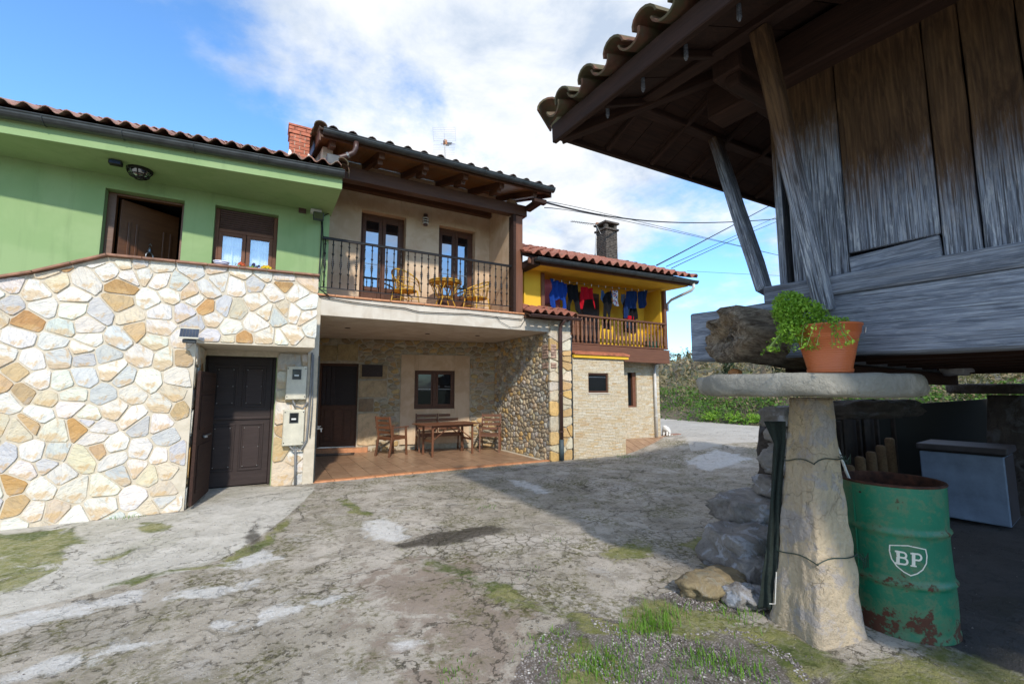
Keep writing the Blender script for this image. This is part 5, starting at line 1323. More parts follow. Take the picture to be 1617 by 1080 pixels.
def capstone(name, label, c, r, th, m_, seed=0, n=72, sq=.35):
    V = []; F = []; prof = [(.0, 0), (.5, 0), (.95, .0), (.985, .08), (1.0, .35), (1.0, .8), (.985, .96), (.95, 1.0), (.5, 1.02), (.0, 1.02)]
    for rr, zz_ in prof:
        for k in range(n):
            a = 2*math.pi*k/n; e = (abs(math.cos(a))**4+abs(math.sin(a))**4)**(-.25); R0 = r*(1*(1-sq)+e*sq)*.97
            q = Vector((math.cos(a)*1.6+seed, math.sin(a)*1.6, zz_*.7)); d = 1+.035*fbm(q, 3)+.012*fbm(q*5, 3)
            V.append((math.cos(a)*R0*rr*d, math.sin(a)*R0*rr*d, th*zz_+.012*fbm(q*1.5+Vector((0, 0, 5)), 3)*(1 if rr > .4 else .3)))
    for i in range(len(prof)-1):
        for k in range(n): F.append((i*n+k, i*n+(k+1) % n, (i+1)*n+(k+1) % n, (i+1)*n+k))
    mm = MB(); mm.add(V, F); o = mm.build(name, m_, None, smooth=True, M=rot_z(c, R_(-10)))
    bm = bmesh.new(); bm.from_mesh(o.data); bmesh.ops.remove_doubles(bm, verts=bm.verts, dist=.0005); bm.to_mesh(o.data); bm.free()
    return tag(o, label, 'slab')
capstone('capstone', 'thick grey stone disc on the sandstone pillar, under the flower pot', (pcx, pcy, 1.458), .615, .135, CAPST)
capstone('capstone', 'dark stone disc on the shaded pillar behind the freezer', (8.35, 1.95, 1.45), .55, .12, ROCKD, 4)
# flower pot with trailing plant
FP = thing('flower_pot', 'terracotta coloured plastic pot with bright green trailing plant on the grey capstone', 'plant pot', (2.84, 1.35, 1.592))
pcn = (2.84, 1.35, 1.592); hh_ = .275
m = MB(); m.lathe(pcn, [(r*1.15, z) for r, z in [(.092, 0), (.096, .004), (.098, .022), (.094, .026), (.131, hh_*.80), (.137, hh_*.81), (.142, hh_*.955), (.147, hh_*.96), (.148, hh_), (.140, hh_), (.135, hh_*.82), (.10, .1), (.0, .1)]], 40)
def pot_fn(t, p):
    v = t.coord(); s = t.new('ShaderNodeSeparateXYZ'); t.l.new(v, s.inputs[0]); n = t.noise(9, 4, v)
    t.put(p.inputs['Base Color'], t.mix(n, (.60, .155, .048), (.50, .125, .04))); p.inputs['Roughness'].default_value = .38
    h = t.math('MULTIPLY', t.math('SINE', t.math('MULTIPLY', s.outputs[2], 520)), t.math('SUBTRACT', 1, t.step(s.outputs[2], 1.80, 1.803))); t.put(p.inputs['Normal'], t.bump(h, .35, .002))
m.build('pot', mat('ribbed_pot', pot_fn), FP, smooth=True)
m = MB(); m.lathe((pcn[0], pcn[1], pcn[2]+hh_*.8), [(.13, 0), (.1, .03), (.0, .035)], 20); m.build('soil', plain('soil', (.03, .02, .012), .95), FP)
pp = onP(1364, 515, (2.86, 1.22, 0), Vector((.7, -.7, 0)))
m = MB(); m.prism([Vector(pcn)+Vector((.098, -.147, hh_*.82)), Vector(pcn)+Vector((.115, -.135, hh_*.82)), Vector(pcn)+Vector((.118, -.138, hh_*.93)), Vector(pcn)+Vector((.100, -.151, hh_*.93))], (.002, -.002, 0)); m.build('barcode_sticker', WHITE, FP)
def leafmat(name, c1, c2, tr=.25):
    def f(t, p):
        r = t.new('ShaderNodeNewGeometry').outputs['Random Per Island']; g = t.new('ShaderNodeNewGeometry').outputs['Position']; n = t.noise(3, 3, g)
        col = t.mix(t.math('MULTIPLY', t.math('ADD', r, n), .5), c1, c2)
        t.put(p.inputs['Base Color'], col); p.inputs['Roughness'].default_value = .55; p.inputs['Specular IOR Level'].default_value = .35
        tl = t.new('ShaderNodeBsdfTranslucent'); t.put(tl.inputs[0], t.mix(1, col, (1.3, 1.5, .6), 'MULTIPLY')); m = t.new('ShaderNodeMixShader'); m.inputs[0].default_value = tr
        t.l.new(p.outputs[0], m.inputs[1]); t.l.new(tl.outputs[0], m.inputs[2]); return m.outputs[0]
    return mat(name, f)
LEAFB = leafmat('bright_leaves', (.13, .30, .02), (.32, .50, .06)); STEMG = plain('green_stem', (.14, .22, .05), .6)
def leaf_quads(pts, size, rnd, up=.4, asp=.55):
    n = len(pts); P = np.array(pts); th = np.random.uniform(0, 2*np.pi, n); nz = np.random.uniform(-1, 1, (n, 3)); nz[:, 2] += up; nz /= np.linalg.norm(nz, axis=1)[:, None]
    a = np.cross(nz, np.random.uniform(-1, 1, (n, 3))); a /= np.linalg.norm(a, axis=1)[:, None]; b = np.cross(nz, a); s = size*np.random.uniform(1-rnd, 1+rnd, n)[:, None]
    V = np.stack([P-a*s, P-b*s*asp+nz*s*.15, P+a*s, P+b*s*asp+nz*s*.15], 1).reshape(-1, 3)
    F = np.arange(4*n).reshape(n, 4); return V, F
def mesh_np(name, V, F, m_):
    me = bpy.data.meshes.new(name); me.vertices.add(len(V)); me.vertices.foreach_set('co', np.asarray(V, np.float32).ravel())
    F = np.asarray(F, np.int32); k = F.shape[1]; me.loops.add(F.size); me.loops.foreach_set('vertex_index', F.ravel()); me.polygons.add(len(F))
    me.polygons.foreach_set('loop_start', np.arange(0, F.size, k, dtype=np.int32)); me.polygons.foreach_set('loop_total', np.full(len(F), k, np.int32)); me.update(calc_edges=True)
    if m_: me.materials.append(m_)
    return me
pts = []
blobs = [((-.12, .09, .34), .125, 2200), ((-.13, .13, .42), .085, 1300), ((-.19, .13, .36), .07, 600), ((-.06, .06, .33), .10, 900), ((-.17, .10, .24), .085, 800), ((-.12, .02, .17), .06, 260), ((.14, -.02, .29), .05, 260), ((.17, -.03, .20), .05, 300), ((.17, -.03, .12), .035, 120)]
for (c, r, n) in blobs:
    d = np.random.normal(size=(n, 3)); d /= np.linalg.norm(d, axis=1)[:, None]; rr = r*np.random.uniform(.35, 1.05, n)**.5
    q = d*rr[:, None]*[1, 1, .85]+np.array(c)+np.array(pcn); pts.append(q)
stems = MB()
for i in range(26):
    a = random.uniform(math.pi*.6, math.pi*1.2); p = Vector(pcn)+Vector((math.cos(a)*.11, math.sin(a)*.11, hh_+.02)); L = [p]; v = Vector((math.cos(a), math.sin(a), .4))*.05
    for k in range(6):
        v += Vector((random.uniform(-.015, .015), random.uniform(-.015, .015), -.018)); p = p+v*.6; L.append(p.copy())
        pts.append(np.array([list(p+Vector([random.uniform(-.015, .015) for _ in range(3)])) for _ in range(5)]))
    stems.tube(L, .0016, 4)
stems.build('stems', STEMG, FP)
V, F = leaf_quads(np.concatenate(pts), .0085, .4); tag(link('leaves', mesh_np('leaves', V, F, LEAFB), FP), kind='stuff')

# orange squash behind the rim of the capstone
q = onZ(1163, 593, 1.6); sq = Vector((2.62, 2.14, 1.60)); sq = onP(1161, 592, (2.75, 2.1, 0), Vector((.5, .87, 0)))
m = MB(); V = []; F = []
for i in range(9):
    ph = math.pi*i/8
    for k in range(24):
        a = 2*math.pi*k/24; r = .042*math.sin(ph)*(1+.10*math.cos(6*a)); V.append((r*math.cos(a), r*math.sin(a), .03*(1-math.cos(ph))-.0))
for i in range(8):
    for k in range(24): F.append((i*24+k, i*24+(k+1) % 24, (i+1)*24+(k+1) % 24, (i+1)*24+k))
m.add(V, F); SQ = m.build('squash', plain('orange_rind', (.62, .26, .09), .6, 0, .15, .2), None, smooth=True, M=Matrix.Translation((sq.x, sq.y, 1.588)))
tag(SQ, 'small ribbed orange squash lying on the left rim of the grey capstone', 'squash')

# ------------------------------------------------------------------ oil drum
DC = Vector((3.743, 1.467, .0)); DR = .278; DH = .905
OD = thing('oil_drum', 'rusty green oil drum without a lid, beside the sandstone pillar', 'drum', DC)
def drum_fn(t, p):
    v = t.coord(); s = t.new('ShaderNodeSeparateXYZ'); t.l.new(v, s.inputs[0]); z = s.outputs[2]
    a = t.noise(7, 8, v, .7, .4); b = t.noise(32, 6, v, .7); c = t.noise(2.5, 5, v, .6)
    low = t.math('SUBTRACT', 1, t.step(z, .06, .24))
    rng = t.math('MAXIMUM', t.math('SUBTRACT', 1, t.step(t.math('ABSOLUTE', t.math('SUBTRACT', z, .31)), .0, .05)), t.math('SUBTRACT', 1, t.step(t.math('ABSOLUTE', t.math('SUBTRACT', z, .61)), .0, .05)))
    rim = t.step(z, .86, .905)
    k = t.math('ADD', t.math('ADD', t.math('MULTIPLY', a, .8), t.math('MULTIPLY', b, .45)), t.math('ADD', t.math('MULTIPLY', low, .17), t.math('MULTIPLY', t.math('ADD', rng, rim), .10)))
    rust = t.step(k, .745, .82)
    green = t.mix(t.step(c, .35, .65), (.004, .145, .078), (.007, .185, .10)); green = t.mix(t.math('MULTIPLY', t.step(b, .5, .8), .35), green, (.05, .13, .07))
    halo = t.math('MULTIPLY', t.step(k, .60, .74), .4); green = t.mix(t.math('MULTIPLY', t.step(t.noise(4, 6, t.coord((1, 1, .4)), .7), .5, .68), .35), green, (.025, .15, .095)); green = t.mix(halo, green, (.16, .18, .09))
    col = t.mix(rust, green, t.mix(b, (.045, .014, .008), (.13, .045, .022)))
    t.put(p.inputs['Base Color'], col); t.put(p.inputs['Roughness'], t.math('ADD', .42, t.math('MULTIPLY', rust, .45)))
    t.put(p.inputs['Normal'], t.bump(t.math('ADD', t.math('MULTIPLY', rust, .5), t.math('ADD', t.math('MULTIPLY', c, 1.2), t.math('MULTIPLY', b, .3))), .5, .008))
DRUM = mat('painted_drum', drum_fn); RUST = plain('rusty_steel', (.075, .028, .016), .9, 0, .4, .4, 20)
prof = []
for z in np.linspace(0, DH, 60):
    r = DR
    for zr in (.31, .61): r += .017*math.exp(-((z-zr)/.012)**2)
    r += .004*math.sin(z*9)
    prof.append((r, z))
m = MB(); m.lathe((0, 0, 0), [(DR+.006, -.01), (DR+.006, .012)] + prof[2:-1], 64, cap=False); DB = m.build('drum_body', DRUM, OD, smooth=True, M=Matrix.Translation(DC))
m = MB(); m.lathe((0, 0, 0), [(DR-.008, .02), (DR-.008, DH-.01)], 48, cap=False); m.lathe((0, 0, 0), [(DR-.01, .55), (.0, .56)], 48); m.build('drum_inside', RUST, OD, smooth=True, M=Matrix.Translation(DC), fix=False)
m = MB(); ring = [(math.cos(a)*(DR+.002), math.sin(a)*(DR+.002), DH-.008) for a in np.linspace(0, 2*math.pi, 65)]; m.tube(ring, .009, 8, cap=False); m.build('drum_rim', RUST, OD, smooth=True, M=Matrix.Translation(DC))
m = MB(); m.tube([(math.cos(R_(158))*(DR+.002), math.sin(R_(158))*(DR+.002), z) for z in (.02, .3, .6, .88)], .004, 6); m.build('seam', DRUM, OD, M=Matrix.Translation(DC))
def wrap(pts2, a0, z0, off=.0016):
    return [(math.cos(a0+u/DR)*(DR+off), math.sin(a0+u/DR)*(DR+off), z0+v) for u, v in pts2]
# angle where the emblem sits, from the photo
e0 = Vector(ray(1437, 884)); tt = None
k_ = e0.xy; A2 = k_.dot(k_); B2 = -2*k_.dot(DC.xy); C2 = DC.xy.dot(DC.xy)-(DR+.012)**2; tt = (-B2-math.sqrt(B2*B2-4*A2*C2))/(2*A2); hit = EYE+e0*tt
ea = math.atan2(hit.y-DC.y, hit.x-DC.x); ez = hit.z; print('emblem', ea, ez)
def drumr(z): return sum(.017*math.exp(-((z-zr)/.012)**2) for zr in (.31, .61))+.004*math.sin(z*9)
def paint_fn(t, p):
    v = t.coord(); b = t.noise(28, 6, v, .7); t.put(p.inputs['Base Color'], t.mix(t.step(b, .60, .68), (.70, .69, .60), (.22, .11, .05))); p.inputs['Roughness'].default_value = .6
PAINT = mat('chipped_white_paint', paint_fn)
def decal(polys, nm):
    V = []; F = []
    for P in polys:
        b = len(V)
        for u, v in P:
            a = ea+u/DR; rr = DR+drumr(ez+v)+.0022; V.append((math.cos(a)*rr, math.sin(a)*rr, ez+v))
        F.append(tuple(range(b, b+len(P))))
    me = bpy.data.meshes.new(nm); me.from_pydata(V, [], F); me.materials.append(PAINT); return link(nm, me, DB, Matrix.Translation(DC))
sh = [(-.088, .066), (-.05, .073), (0, .080), (.05, .073), (.088, .066)] + [(.092, .03), (.084, -.015), (.062, -.052), (.032, -.078), (0, -.094), (-.032, -.078), (-.062, -.052), (-.084, -.015), (-.092, .03)]
def strip(path, w_, closed=False):
    """quads following a path, short steps so that they bend round the drum"""
    P = []; L = len(path); n = L if closed else L-1
    for i in range(n):
        a = np.array(path[i], float); b = np.array(path[(i+1) % L], float); d = b-a; l = np.hypot(*d); d /= l; nn = np.array((-d[1], d[0]))*w_/2; k = max(1, int(l/.012))
        ex = d*w_*.35
        for j in range(k):
            p = a+(b-a)*j/k-(ex if j == 0 else 0); q = a+(b-a)*(j+1)/k+(ex if j == k-1 else 0); P.append([tuple(p-nn), tuple(q-nn), tuple(q+nn), tuple(p+nn)])
    return P
decal(strip(sh, .0065, True), 'shield_outline')
def arcp(cx_, cz_, rx, rz_, a0, a1, n=9): return [(cx_+rx*math.cos(a), cz_+rz_*math.sin(a)) for a in np.linspace(a0, a1, n)]
bpol = strip([(-.056, -.034), (-.050, .036)], .017)
bpol += strip([(-.062, .036), (-.028, .036)]+arcp(-.027, .020, .014, .016, math.pi/2, -math.pi/2)+[(-.048, .004)], .010)
bpol += strip([(-.048, .003), (-.028, .003)]+arcp(-.027, -.0155, .017, .0185, math.pi/2, -math.pi/2)+[(-.066, -.034)], .010)
decal(bpol, 'letter_b')
ppol = strip([(.018, -.034), (.024, .036)], .017) + strip([(.012, .036), (.044, .036)]+arcp(.045, .018, .016, .018, math.pi/2, -math.pi/2)+[(.026, .000)], .010) + strip([(.006, -.036), (.030, -.036)], .008)
decal(ppol, 'letter_p')
beam('white_rod', (3.60, 1.55, .60), (3.22, 1.62, 1.18), .012, .012, STICK, None, bevel=0)
o = bpy.data.objects['white_rod']; ra = onP(1338, 748, (3.62, 1.60, 0), Vector((.7, .7, 0))); rb_ = onP(1316, 690, (3.55, 1.78, 0), Vector((.7, .7, 0)))
o.matrix_basis = frame(ra-(rb_-ra)*.4, rb_+(rb_-ra)*.2); tag(o, 'thin white rod leaning out of the green oil drum', 'rod')
bd = MB(); bd.box(-.12, .12, -.08, .08, 0, .012); BDm = bd.build('scrap_board', DARKRED, None, M=Matrix.Translation((3.60, 1.50, .80)) @ Matrix.Rotation(.2, 4, 'Y') @ Matrix.Rotation(.4, 4, 'Z')); tag(BDm, 'scrap of brown board lying inside the open oil drum', 'board')
# wires round the pillar
def pil_l(z): f = z/1.475; return (.055*f, -.02*f)
def pil_r(z): return .205+(.105-.205)*((z/1.475)**.72)+.004
for lab, z, tail in (('upper green wire tied round the sandstone pillar, knotted at its edge', 1.06, 1), ('lower green wire tied round the sandstone pillar, its loose end hanging over the drum', .47, 2)):
    m = MB(); a_ = R_(-14); P = []
    for i in range(33):
        u = i/32*4; sd = int(u) % 4; f = (u % 1)*2-1; x, y = [(f, -1), (1, f), (-f, 1), (-1, -f)][sd]; f_ = max(-.9, min(.9, x)); r = pil_r(z)*(1-.05*abs(x*y))
        lx = math.cos(a_)*.055*z/1.475+math.sin(a_)*.02*z/1.475; ly = math.sin(a_)*.055*z/1.475-math.cos(a_)*.02*z/1.475; P.append((pcx+lx+(x*math.cos(a_)-y*math.sin(a_))*r, pcy+ly+(x*math.sin(a_)+y*math.cos(a_))*r, z+.015*math.sin(i*.7)+.02*(x)))
    m.tube(P, .0035, 6, cap=False)
    cr_ = Vector((pcx+(math.cos(a_)*1+math.sin(a_)*1)*pil_r(z), pcy+(math.sin(a_)-math.cos(a_))*pil_r(z), z))
    for q in range(4): m.tube([cr_+Vector((-.06+.03*q, -.02, .02)), cr_+Vector((-.02+.02*q, -.03, -.01*q)), cr_+Vector((.03, -.02-.01*q, -.03+.02*q)), cr_+Vector((.05+.02*q, -.01, -.04*tail))], .0025, 5)
    tag(m.build('wire', plain('green_wire_%d' % tail, (.02, .045, .035), .5), None), lab, 'wire')

# ------------------------------------------------------------------ chest freezer
CF = thing('chest_freezer', 'pale blue chest freezer with a dark grey lid in the shade under the granary', 'freezer', (7.4, 2.1, .06))
fm = face((7.08, 1.72, .0), R_(97)); fl, fw, fh = .70, .62, .86
FRZ = plain('pale_blue_enamel', (.17, .235, .34), .45, 0, .15, .1, 5); LID = plain('grey_lid', (.045, .04, .046), .55, 0, .25, .1, 6)
m = MB(); m.box(0, fl, -fw, 0, .03, fh-.09); m.build('cabinet', FRZ, CF, M=fm, bevel=.015)
m = MB(); m.box(-.002, 0.012, -fw+.01, -.01, .05, fh-.10); m.build('side_panel', LID, CF, M=fm)
m = MB(); m.box(-.03, fl+.02, -fw-.02, .03, fh-.07, fh); m.build('lid', LID, CF, M=fm, bevel=.012)
m = MB(); m.box(-.005, fl, -fw+.01, .005, fh-.09, fh-.07); m.build('lid_seal', DARK, CF, M=fm)

# ================================================================== FURNITURE OF THE PORCH
def garden_chair(label, M, w=.54, cat='chair', name='garden_chair', slats=4, split=False):
    """local +X is the front; parts in local space, placed by M"""
    t = tag(link(name, None, None, M), label, cat); hw = w/2; mm = FURN
    def bm_(nm, p0, p1, a, b, up=(0, 0, 1)):
        L = frame(p0, p1, up); o = beam(nm, p0, p1, a, b, mm, None, up, .004); o.parent = t; o.matrix_parent_inverse = Matrix.Identity(4); return o
    for s in (-1, 1):
        y = s*(hw-.03)
        bm_('leg', (.24, y, 0), (.20, y, .62), .045, .035, (0, 1, 0)); bm_('leg', (-.28, y, 0), (-.20, y, .44), .045, .035, (0, 1, 0))
        bm_('back_post', (-.20, y, .40), (-.30, y, .88), .045, .03, (0, 1, 0)); bm_('armrest', (-.30, y, .63), (.28, y, .635), .055, .02)
        bm_('side_rail', (-.22, y, .38), (.21, y, .39), .022, .055)
    bm_('front_rail', (.20, -hw+.03, .385), (.20, hw-.03, .385), .022, .06); bm_('rear_rail', (-.21, -hw+.03, .385), (-.21, hw-.03, .385), .022, .06)
    for i in range(6): bm_('seat_slat', (.19-.078*i, -hw+.01, .425-.004*i), (.19-.078*i, hw-.01, .425-.004*i), .062, .018)
    for i in range(slats):
        z = .52+.105*i; x = -.20-.10*(z-.40)/.48+.028
        if split:
            bm_('back_slat', (x, -hw+.03, z), (x, -.03, z), .016, .062); bm_('back_slat', (x, .03, z), (x, hw-.03, z), .016, .062)
        else: bm_('back_slat', (x, -hw+.03, z), (x, hw-.03, z), .016, .062)
    if split: bm_('back_post', (-.205, 0, .38), (-.275, 0, .88), .05, .025, (0, 1, 0))
    return t
garden_chair('brown slatted wooden armchair at the left end of the porch table', rot_z((2.66, 10.38, ZF), R_(28)), .50)
garden_chair('brown slatted wooden armchair by the rubble side wall of the porch', rot_z((4.93, 9.92, ZF), R_(-122)), .52)
garden_chair('two seat slatted wooden bench behind the porch table, under the window', rot_z((3.88, 10.62, ZF), R_(-98)), 1.12, 'bench', 'garden_bench', 4, True)
PTb = tag(link('garden_table', None, None, rot_z((3.84, 9.94, ZF), R_(5))), 'brown slatted folding table with crossed braces on the tiled porch', 'table')
def tb_(nm, p0, p1, a, b, up=(0, 0, 1)):
    o = beam(nm, p0, p1, a, b, FURN, None, up, .004); o.parent = PTb; o.matrix_parent_inverse = Matrix.Identity(4)
for i in range(8): tb_('top_slat', (-.74, -.33+.094*i, .695), (.64, -.33+.094*i, .695), .084, .022)
for s in (-1, 1):
    tb_('apron', (-.52, s*.27, .655), (.52, s*.27, .655), .02, .05)
    for u in (-1, 1):
        tb_('leg', (u*.50, s*.26, 0), (u*.50, s*.26, .68), .045, .035, (0, 1, 0)); tb_('brace', (u*.50, s*.235, .34), (u*.06, s*.235, .66), .035, .02)
    tb_('end_rail', (s*.50, -.26, .33), (s*.50, .26, .33), .02, .05)
m = MB(PT); q = m.box(DO[0]-.02, DO[1]+.0, -.62, -.30, ZF+.001, ZF+.014)
MAT_ = plain('brown_doormat', (.07, .045, .03), .95, 0, .3, .6, 30); tag(m.build('doormat', MAT_), 'small dark doormat on the porch tiles before the half door', 'doormat')
m = MB(PT); m.box(DO[0]+.06, DO[1]-.08, -.55, -.37, ZF+.0145, ZF+.017); o = m.build('mat_border', plain('pale_mat_pattern', (.28, .22, .17), .95, 0, .5, .4, 60)); o.parent = bpy.data.objects['doormat']
a0 = pw(572, 576); a1 = pw(604, 595)
m = MB(PT); m.box(a0[0], a1[0], -.075, -.045, a1[1], a0[1]); NPl = tag(m.build('name_plaque', DARKDOOR, bevel=.005), 'small dark wooden plaque beside the porch door', 'plaque')
q = MB(PT); q.tube([(a0[0]+.05, -.078, a1[1]+.06), (a0[0]+.08, -.078, a1[1]+.08), (a0[0]+.12, -.078, a1[1]+.06)], .004, 5); q.tube([(a1[0]-.09+.03*math.cos(t), -.078, a1[1]+.07+.03*math.sin(t)) for t in np.linspace(0, 6.2, 12)], .004, 5); o = q.build('carving', BROWNW, NPl)
for (px_, py_) in ((549, 518), (675, 527), (754, 530)):
    p = onZ(px_, py_, ZS-.002); m = MB(); m.lathe((0, 0, 0), [(.055, 0), (.06, -.006), (.045, -.008), (.04, .0)], 20); nm_ = {549: 'round ceiling spot nearest the half door', 675: 'round ceiling spot above the porch window', 754: 'round ceiling spot nearest the rubble side wall'}[px_]
    tag(m.build('ceiling_spot', BRPIPE, M=Matrix.Translation(p), fix=False), nm_+', set in the porch ceiling', 'lamp')
# tap by the stone pier
TP = thing('garden_tap', 'small steel tap on the right edge of the flagstone pier', 'tap', (.83, 8.0, .9))
tp = onY(499, 677, 8.0)
m = MB(); m.tube([(.80, 8.02, tp.z), (.90, 7.96, tp.z)], .012, 8); m.tube([(.88, 7.965, tp.z+.005), (.885, 7.96, tp.z-.05)], .009, 8); m.build('spout', STEEL, TP)
m = MB(); m.tube([(.85, 7.99, tp.z), (.85, 7.99, tp.z+.035)], .006, 6); m.bar((.82, 7.99, tp.z+.038), (.88, 7.99, tp.z+.038), .012, .008); m.build('handle', STEEL, TP)
m = MB(); m.tube([(.805, 7.995, 2.05), (.808, 7.993, .02)], .012, 6); m.build('supply_pipe', GUTTER, TP)

# ------------------------------------------------------------------ electric boxes
def meter(label, px0_, py0_, px1_, py1_):
    a = onY(px0_, py0_, 7.95); b = onY(px1_, py1_, 7.95); t = thing('meter_box', label, 'meter box', (a.x, 8.06, b.z), 'cream electricity meter boxes'); x0, x1, z0, z1 = a.x, b.x, b.z, a.z
    m = MB(); m.box(x0, x1, 7.95, 8.065, z0, z1); m.build('case', CREAMBOX, t, bevel=.008)
    m = MB(); m.box(x0+.008, x1-.008, 7.938, 7.95, z0+.01, z1-.01); m.build('cover', CREAMBOX, t, bevel=.006)
    wx0 = x0+(x1-x0)*.28; wx1 = wx0+.13; wz1 = z1-.05; wz0 = wz1-.16
    m = MB()
    for r in ((wx0, wx1, wz0, wz0+.012), (wx0, wx1, wz1-.012, wz1), (wx0, wx0+.012, wz0+.012, wz1-.012), (wx1-.012, wx1, wz0+.012, wz1-.012)): m.box(r[0], r[1], 7.930, 7.938, r[2], r[3])
    m.build('window_frame', GUTTER, t); m = MB(); m.box(wx0+.012, wx1-.012, 7.9335, 7.9378, wz0+.012, wz1-.012); m.build('window', DGLASS, t)
    m = MB(); m.box(wx0+.03, wx1-.035, 7.932, 7.9334, wz0+.05, wz0+.075); m.build('dial', WHITE, t)
    for (x, z) in ((x0+.022, z0+.05), (x1-.022, z0+.05), (x0+.022, z1-.04), (x1-.022, z1-.04)):
        m = MB(); m.lathe((0, 0, 0), [(.009, 0), (.009, .005), (.0, .006)], 8); m.build('screw', GUTTER, t, M=Matrix.Translation((x, 7.938, z)) @ Matrix.Rotation(R_(90), 4, 'X'))
meter('upper of the two cream electricity meter boxes on the flagstone pier', 453, 578, 483, 631)
meter('lower of the two cream electricity meter boxes on the flagstone pier', 448, 647, 479, 703)
m = MB()
def C(px_, py_, y=7.98): return onY(px_, py_, y)
m.tube([C(493, 557), C(491, 600), C(487, 660), C(484, 695), C(476, 709), C(462, 710), C(457, 704)], .016, 8); m.tube([C(462, 632), C(466, 641), C(478, 645), C(486, 635)], .016, 8); m.tube([C(466.5, 709), C(466, 769)], .018, 8)
m.tube([C(495, 560), C(493, 640), C(489, 690)], .010, 6)
tag(m.build('cable_conduit', plain('grey_conduit', (.20, .20, .20), .5), None, smooth=True), 'grey cable conduits curling below and beside the cream meter boxes', 'conduit')
# solar lamp above the recess
SLp = thing('solar_lamp', 'small solar panel floodlight on the flagstones left above the stable door', 'lamp', (-.84, 6.9, 2.2))
a = onY(286, 519, 6.88); b = onY(314, 538, 6.88)
m = MB(); m.prism([(a.x, 6.84, a.z), (b.x, 6.84, a.z), (b.x, 6.78, b.z+.03), (a.x, 6.78, b.z+.03)], (0, .03, .01)); m.build('solar_panel', plain('solar_cells', (.035, .05, .08), .25), SLp)
for i in range(1, 6):
    x = a.x+(b.x-a.x)*i/6; m = MB(); m.tube([(x, 6.838, a.z+.001), (x, 6.778, b.z+.031)], .0025, 4); m.build('cell_line', STEEL, SLp)
m = MB(); m.box(a.x-.008, b.x+.008, 6.84, 6.87, a.z-.01, a.z+.012); m.box(a.x-.008, b.x+.008, 6.765, 6.785, b.z+.01, b.z+.03); m.box(a.x+.02, b.x-.02, 6.84, 6.98, b.z+.04, b.z+.07); m.build('housing', CREAMBOX, SLp, bevel=.004)
m = MB(); m.box(a.x+.03, b.x-.02, 6.80, 6.86, b.z-.04, b.z+.008); m.build('lamp_head', GUTTER, SLp, bevel=.01)
# floodlight at the right end of the green wall
FL = thing('floodlight', 'white junction box with a small floodlight at the right end of the green wall', 'lamp', (.66, 8.1, 4.4))
a = onY(491, 327, 8.05); b = onY(508, 336, 8.05); m = MB(); m.box(a.x, b.x, 8.03, 8.149, b.z-.02, a.z); m.build('junction_box', WHITE, FL, bevel=.008)
a = onY(495, 334, 7.98); b = onY(511, 349, 7.98); m = MB(); m.box(a.x, b.x, 7.96, 8.03, b.z, a.z); m.build('lamp_case', GUTTER, FL, bevel=.006)
m = MB(); m.box(a.x+.012, b.x-.012, 7.953, 7.96, b.z+.012, a.z-.012); m.build('lamp_glass', GLASS, FL)
m = MB(); yy = 8.135; m.tube([onY(508, 347, yy), onY(508, 365, yy), onY(506, 400, yy), onY(503, 440, 8.0), onY(501, 452, 8.0), onY(506, 458, 7.98), onY(520, 468, 7.98)], .010, 6); m.tube([onY(509, 345, yy), onY(511, 400, yy), onY(504, 445, 8.0)], .007, 5); m.tube([onY(510, 342, yy), onY(520, 337, yy)], .008, 5)
tag(m.build('lamp_cable', CABLE, None, smooth=True), 'black cable running down the green wall from the floodlight', 'cable')
m = MB(); a = onY(472, 325, 8.14); b = onY(483, 338, 8.14); m.box(a.x, b.x, 8.10, 8.149, b.z, a.z); tag(m.build('alarm_box', BRPIPE, None, bevel=.006), 'small brown box under the green eaves left of the floodlight', 'box')
# bulkhead lamp and solar spot under the green soffit
BL = thing('bulkhead_lamp', 'octagonal caged bulkhead lamp under the green eaves above the door', 'lamp', onZ(220, 270, 4.555)); lc = onZ(221, 268, 4.555); lc.z = 4.553
m = MB(); m.lathe(lc, [(.15, 0), (.15, -.03), (.135, -.035), (.135, -.02)], 16); m.build('base_ring', IRON, BL)
m = MB(); m.lathe(lc, [(.125, -.02), (.12, -.05), (.09, -.10), (.05, -.12), (.0, -.122)], 16, cap=False); m.build('glass_bowl', GLASS, BL, smooth=True)
for k in range(8):
    a = math.pi*k/4; m = MB(); m.tube([(lc.x+math.cos(a)*r, lc.y+math.sin(a)*r, lc.z+z) for r, z in ((.142, -.025), (.13, -.06), (.095, -.108), (.05, -.128))], .007, 5); m.build('cage_bar', IRON, BL)
m = MB(); m.tube([(lc.x+math.cos(a)*.05, lc.y+math.sin(a)*.05, lc.z-.13) for a in np.linspace(0, 2*math.pi, 17)], .007, 5); m.tube([(lc.x+math.cos(a)*.112, lc.y+math.sin(a)*.112, lc.z-.095) for a in np.linspace(0, 2*math.pi, 17)], .006, 5); m.build('cage_ring', IRON, BL)
lc = onZ(183, 254, 4.55); SPt = thing('solar_spot', 'small black solar spotlight under the green eaves left of the caged lamp', 'lamp', lc)
m = MB(); m.box(lc.x-.07, lc.x+.07, lc.y-.04, lc.y+.05, 4.49, 4.545); m.build('case', IRON, SPt, bevel=.006); m = MB(); m.box(lc.x-.055, lc.x+.055, lc.y-.045, lc.y-.04, 4.495, 4.54); m.build('solar_panel', plain('blue_cells', (.03, .045, .10), .2), SPt)
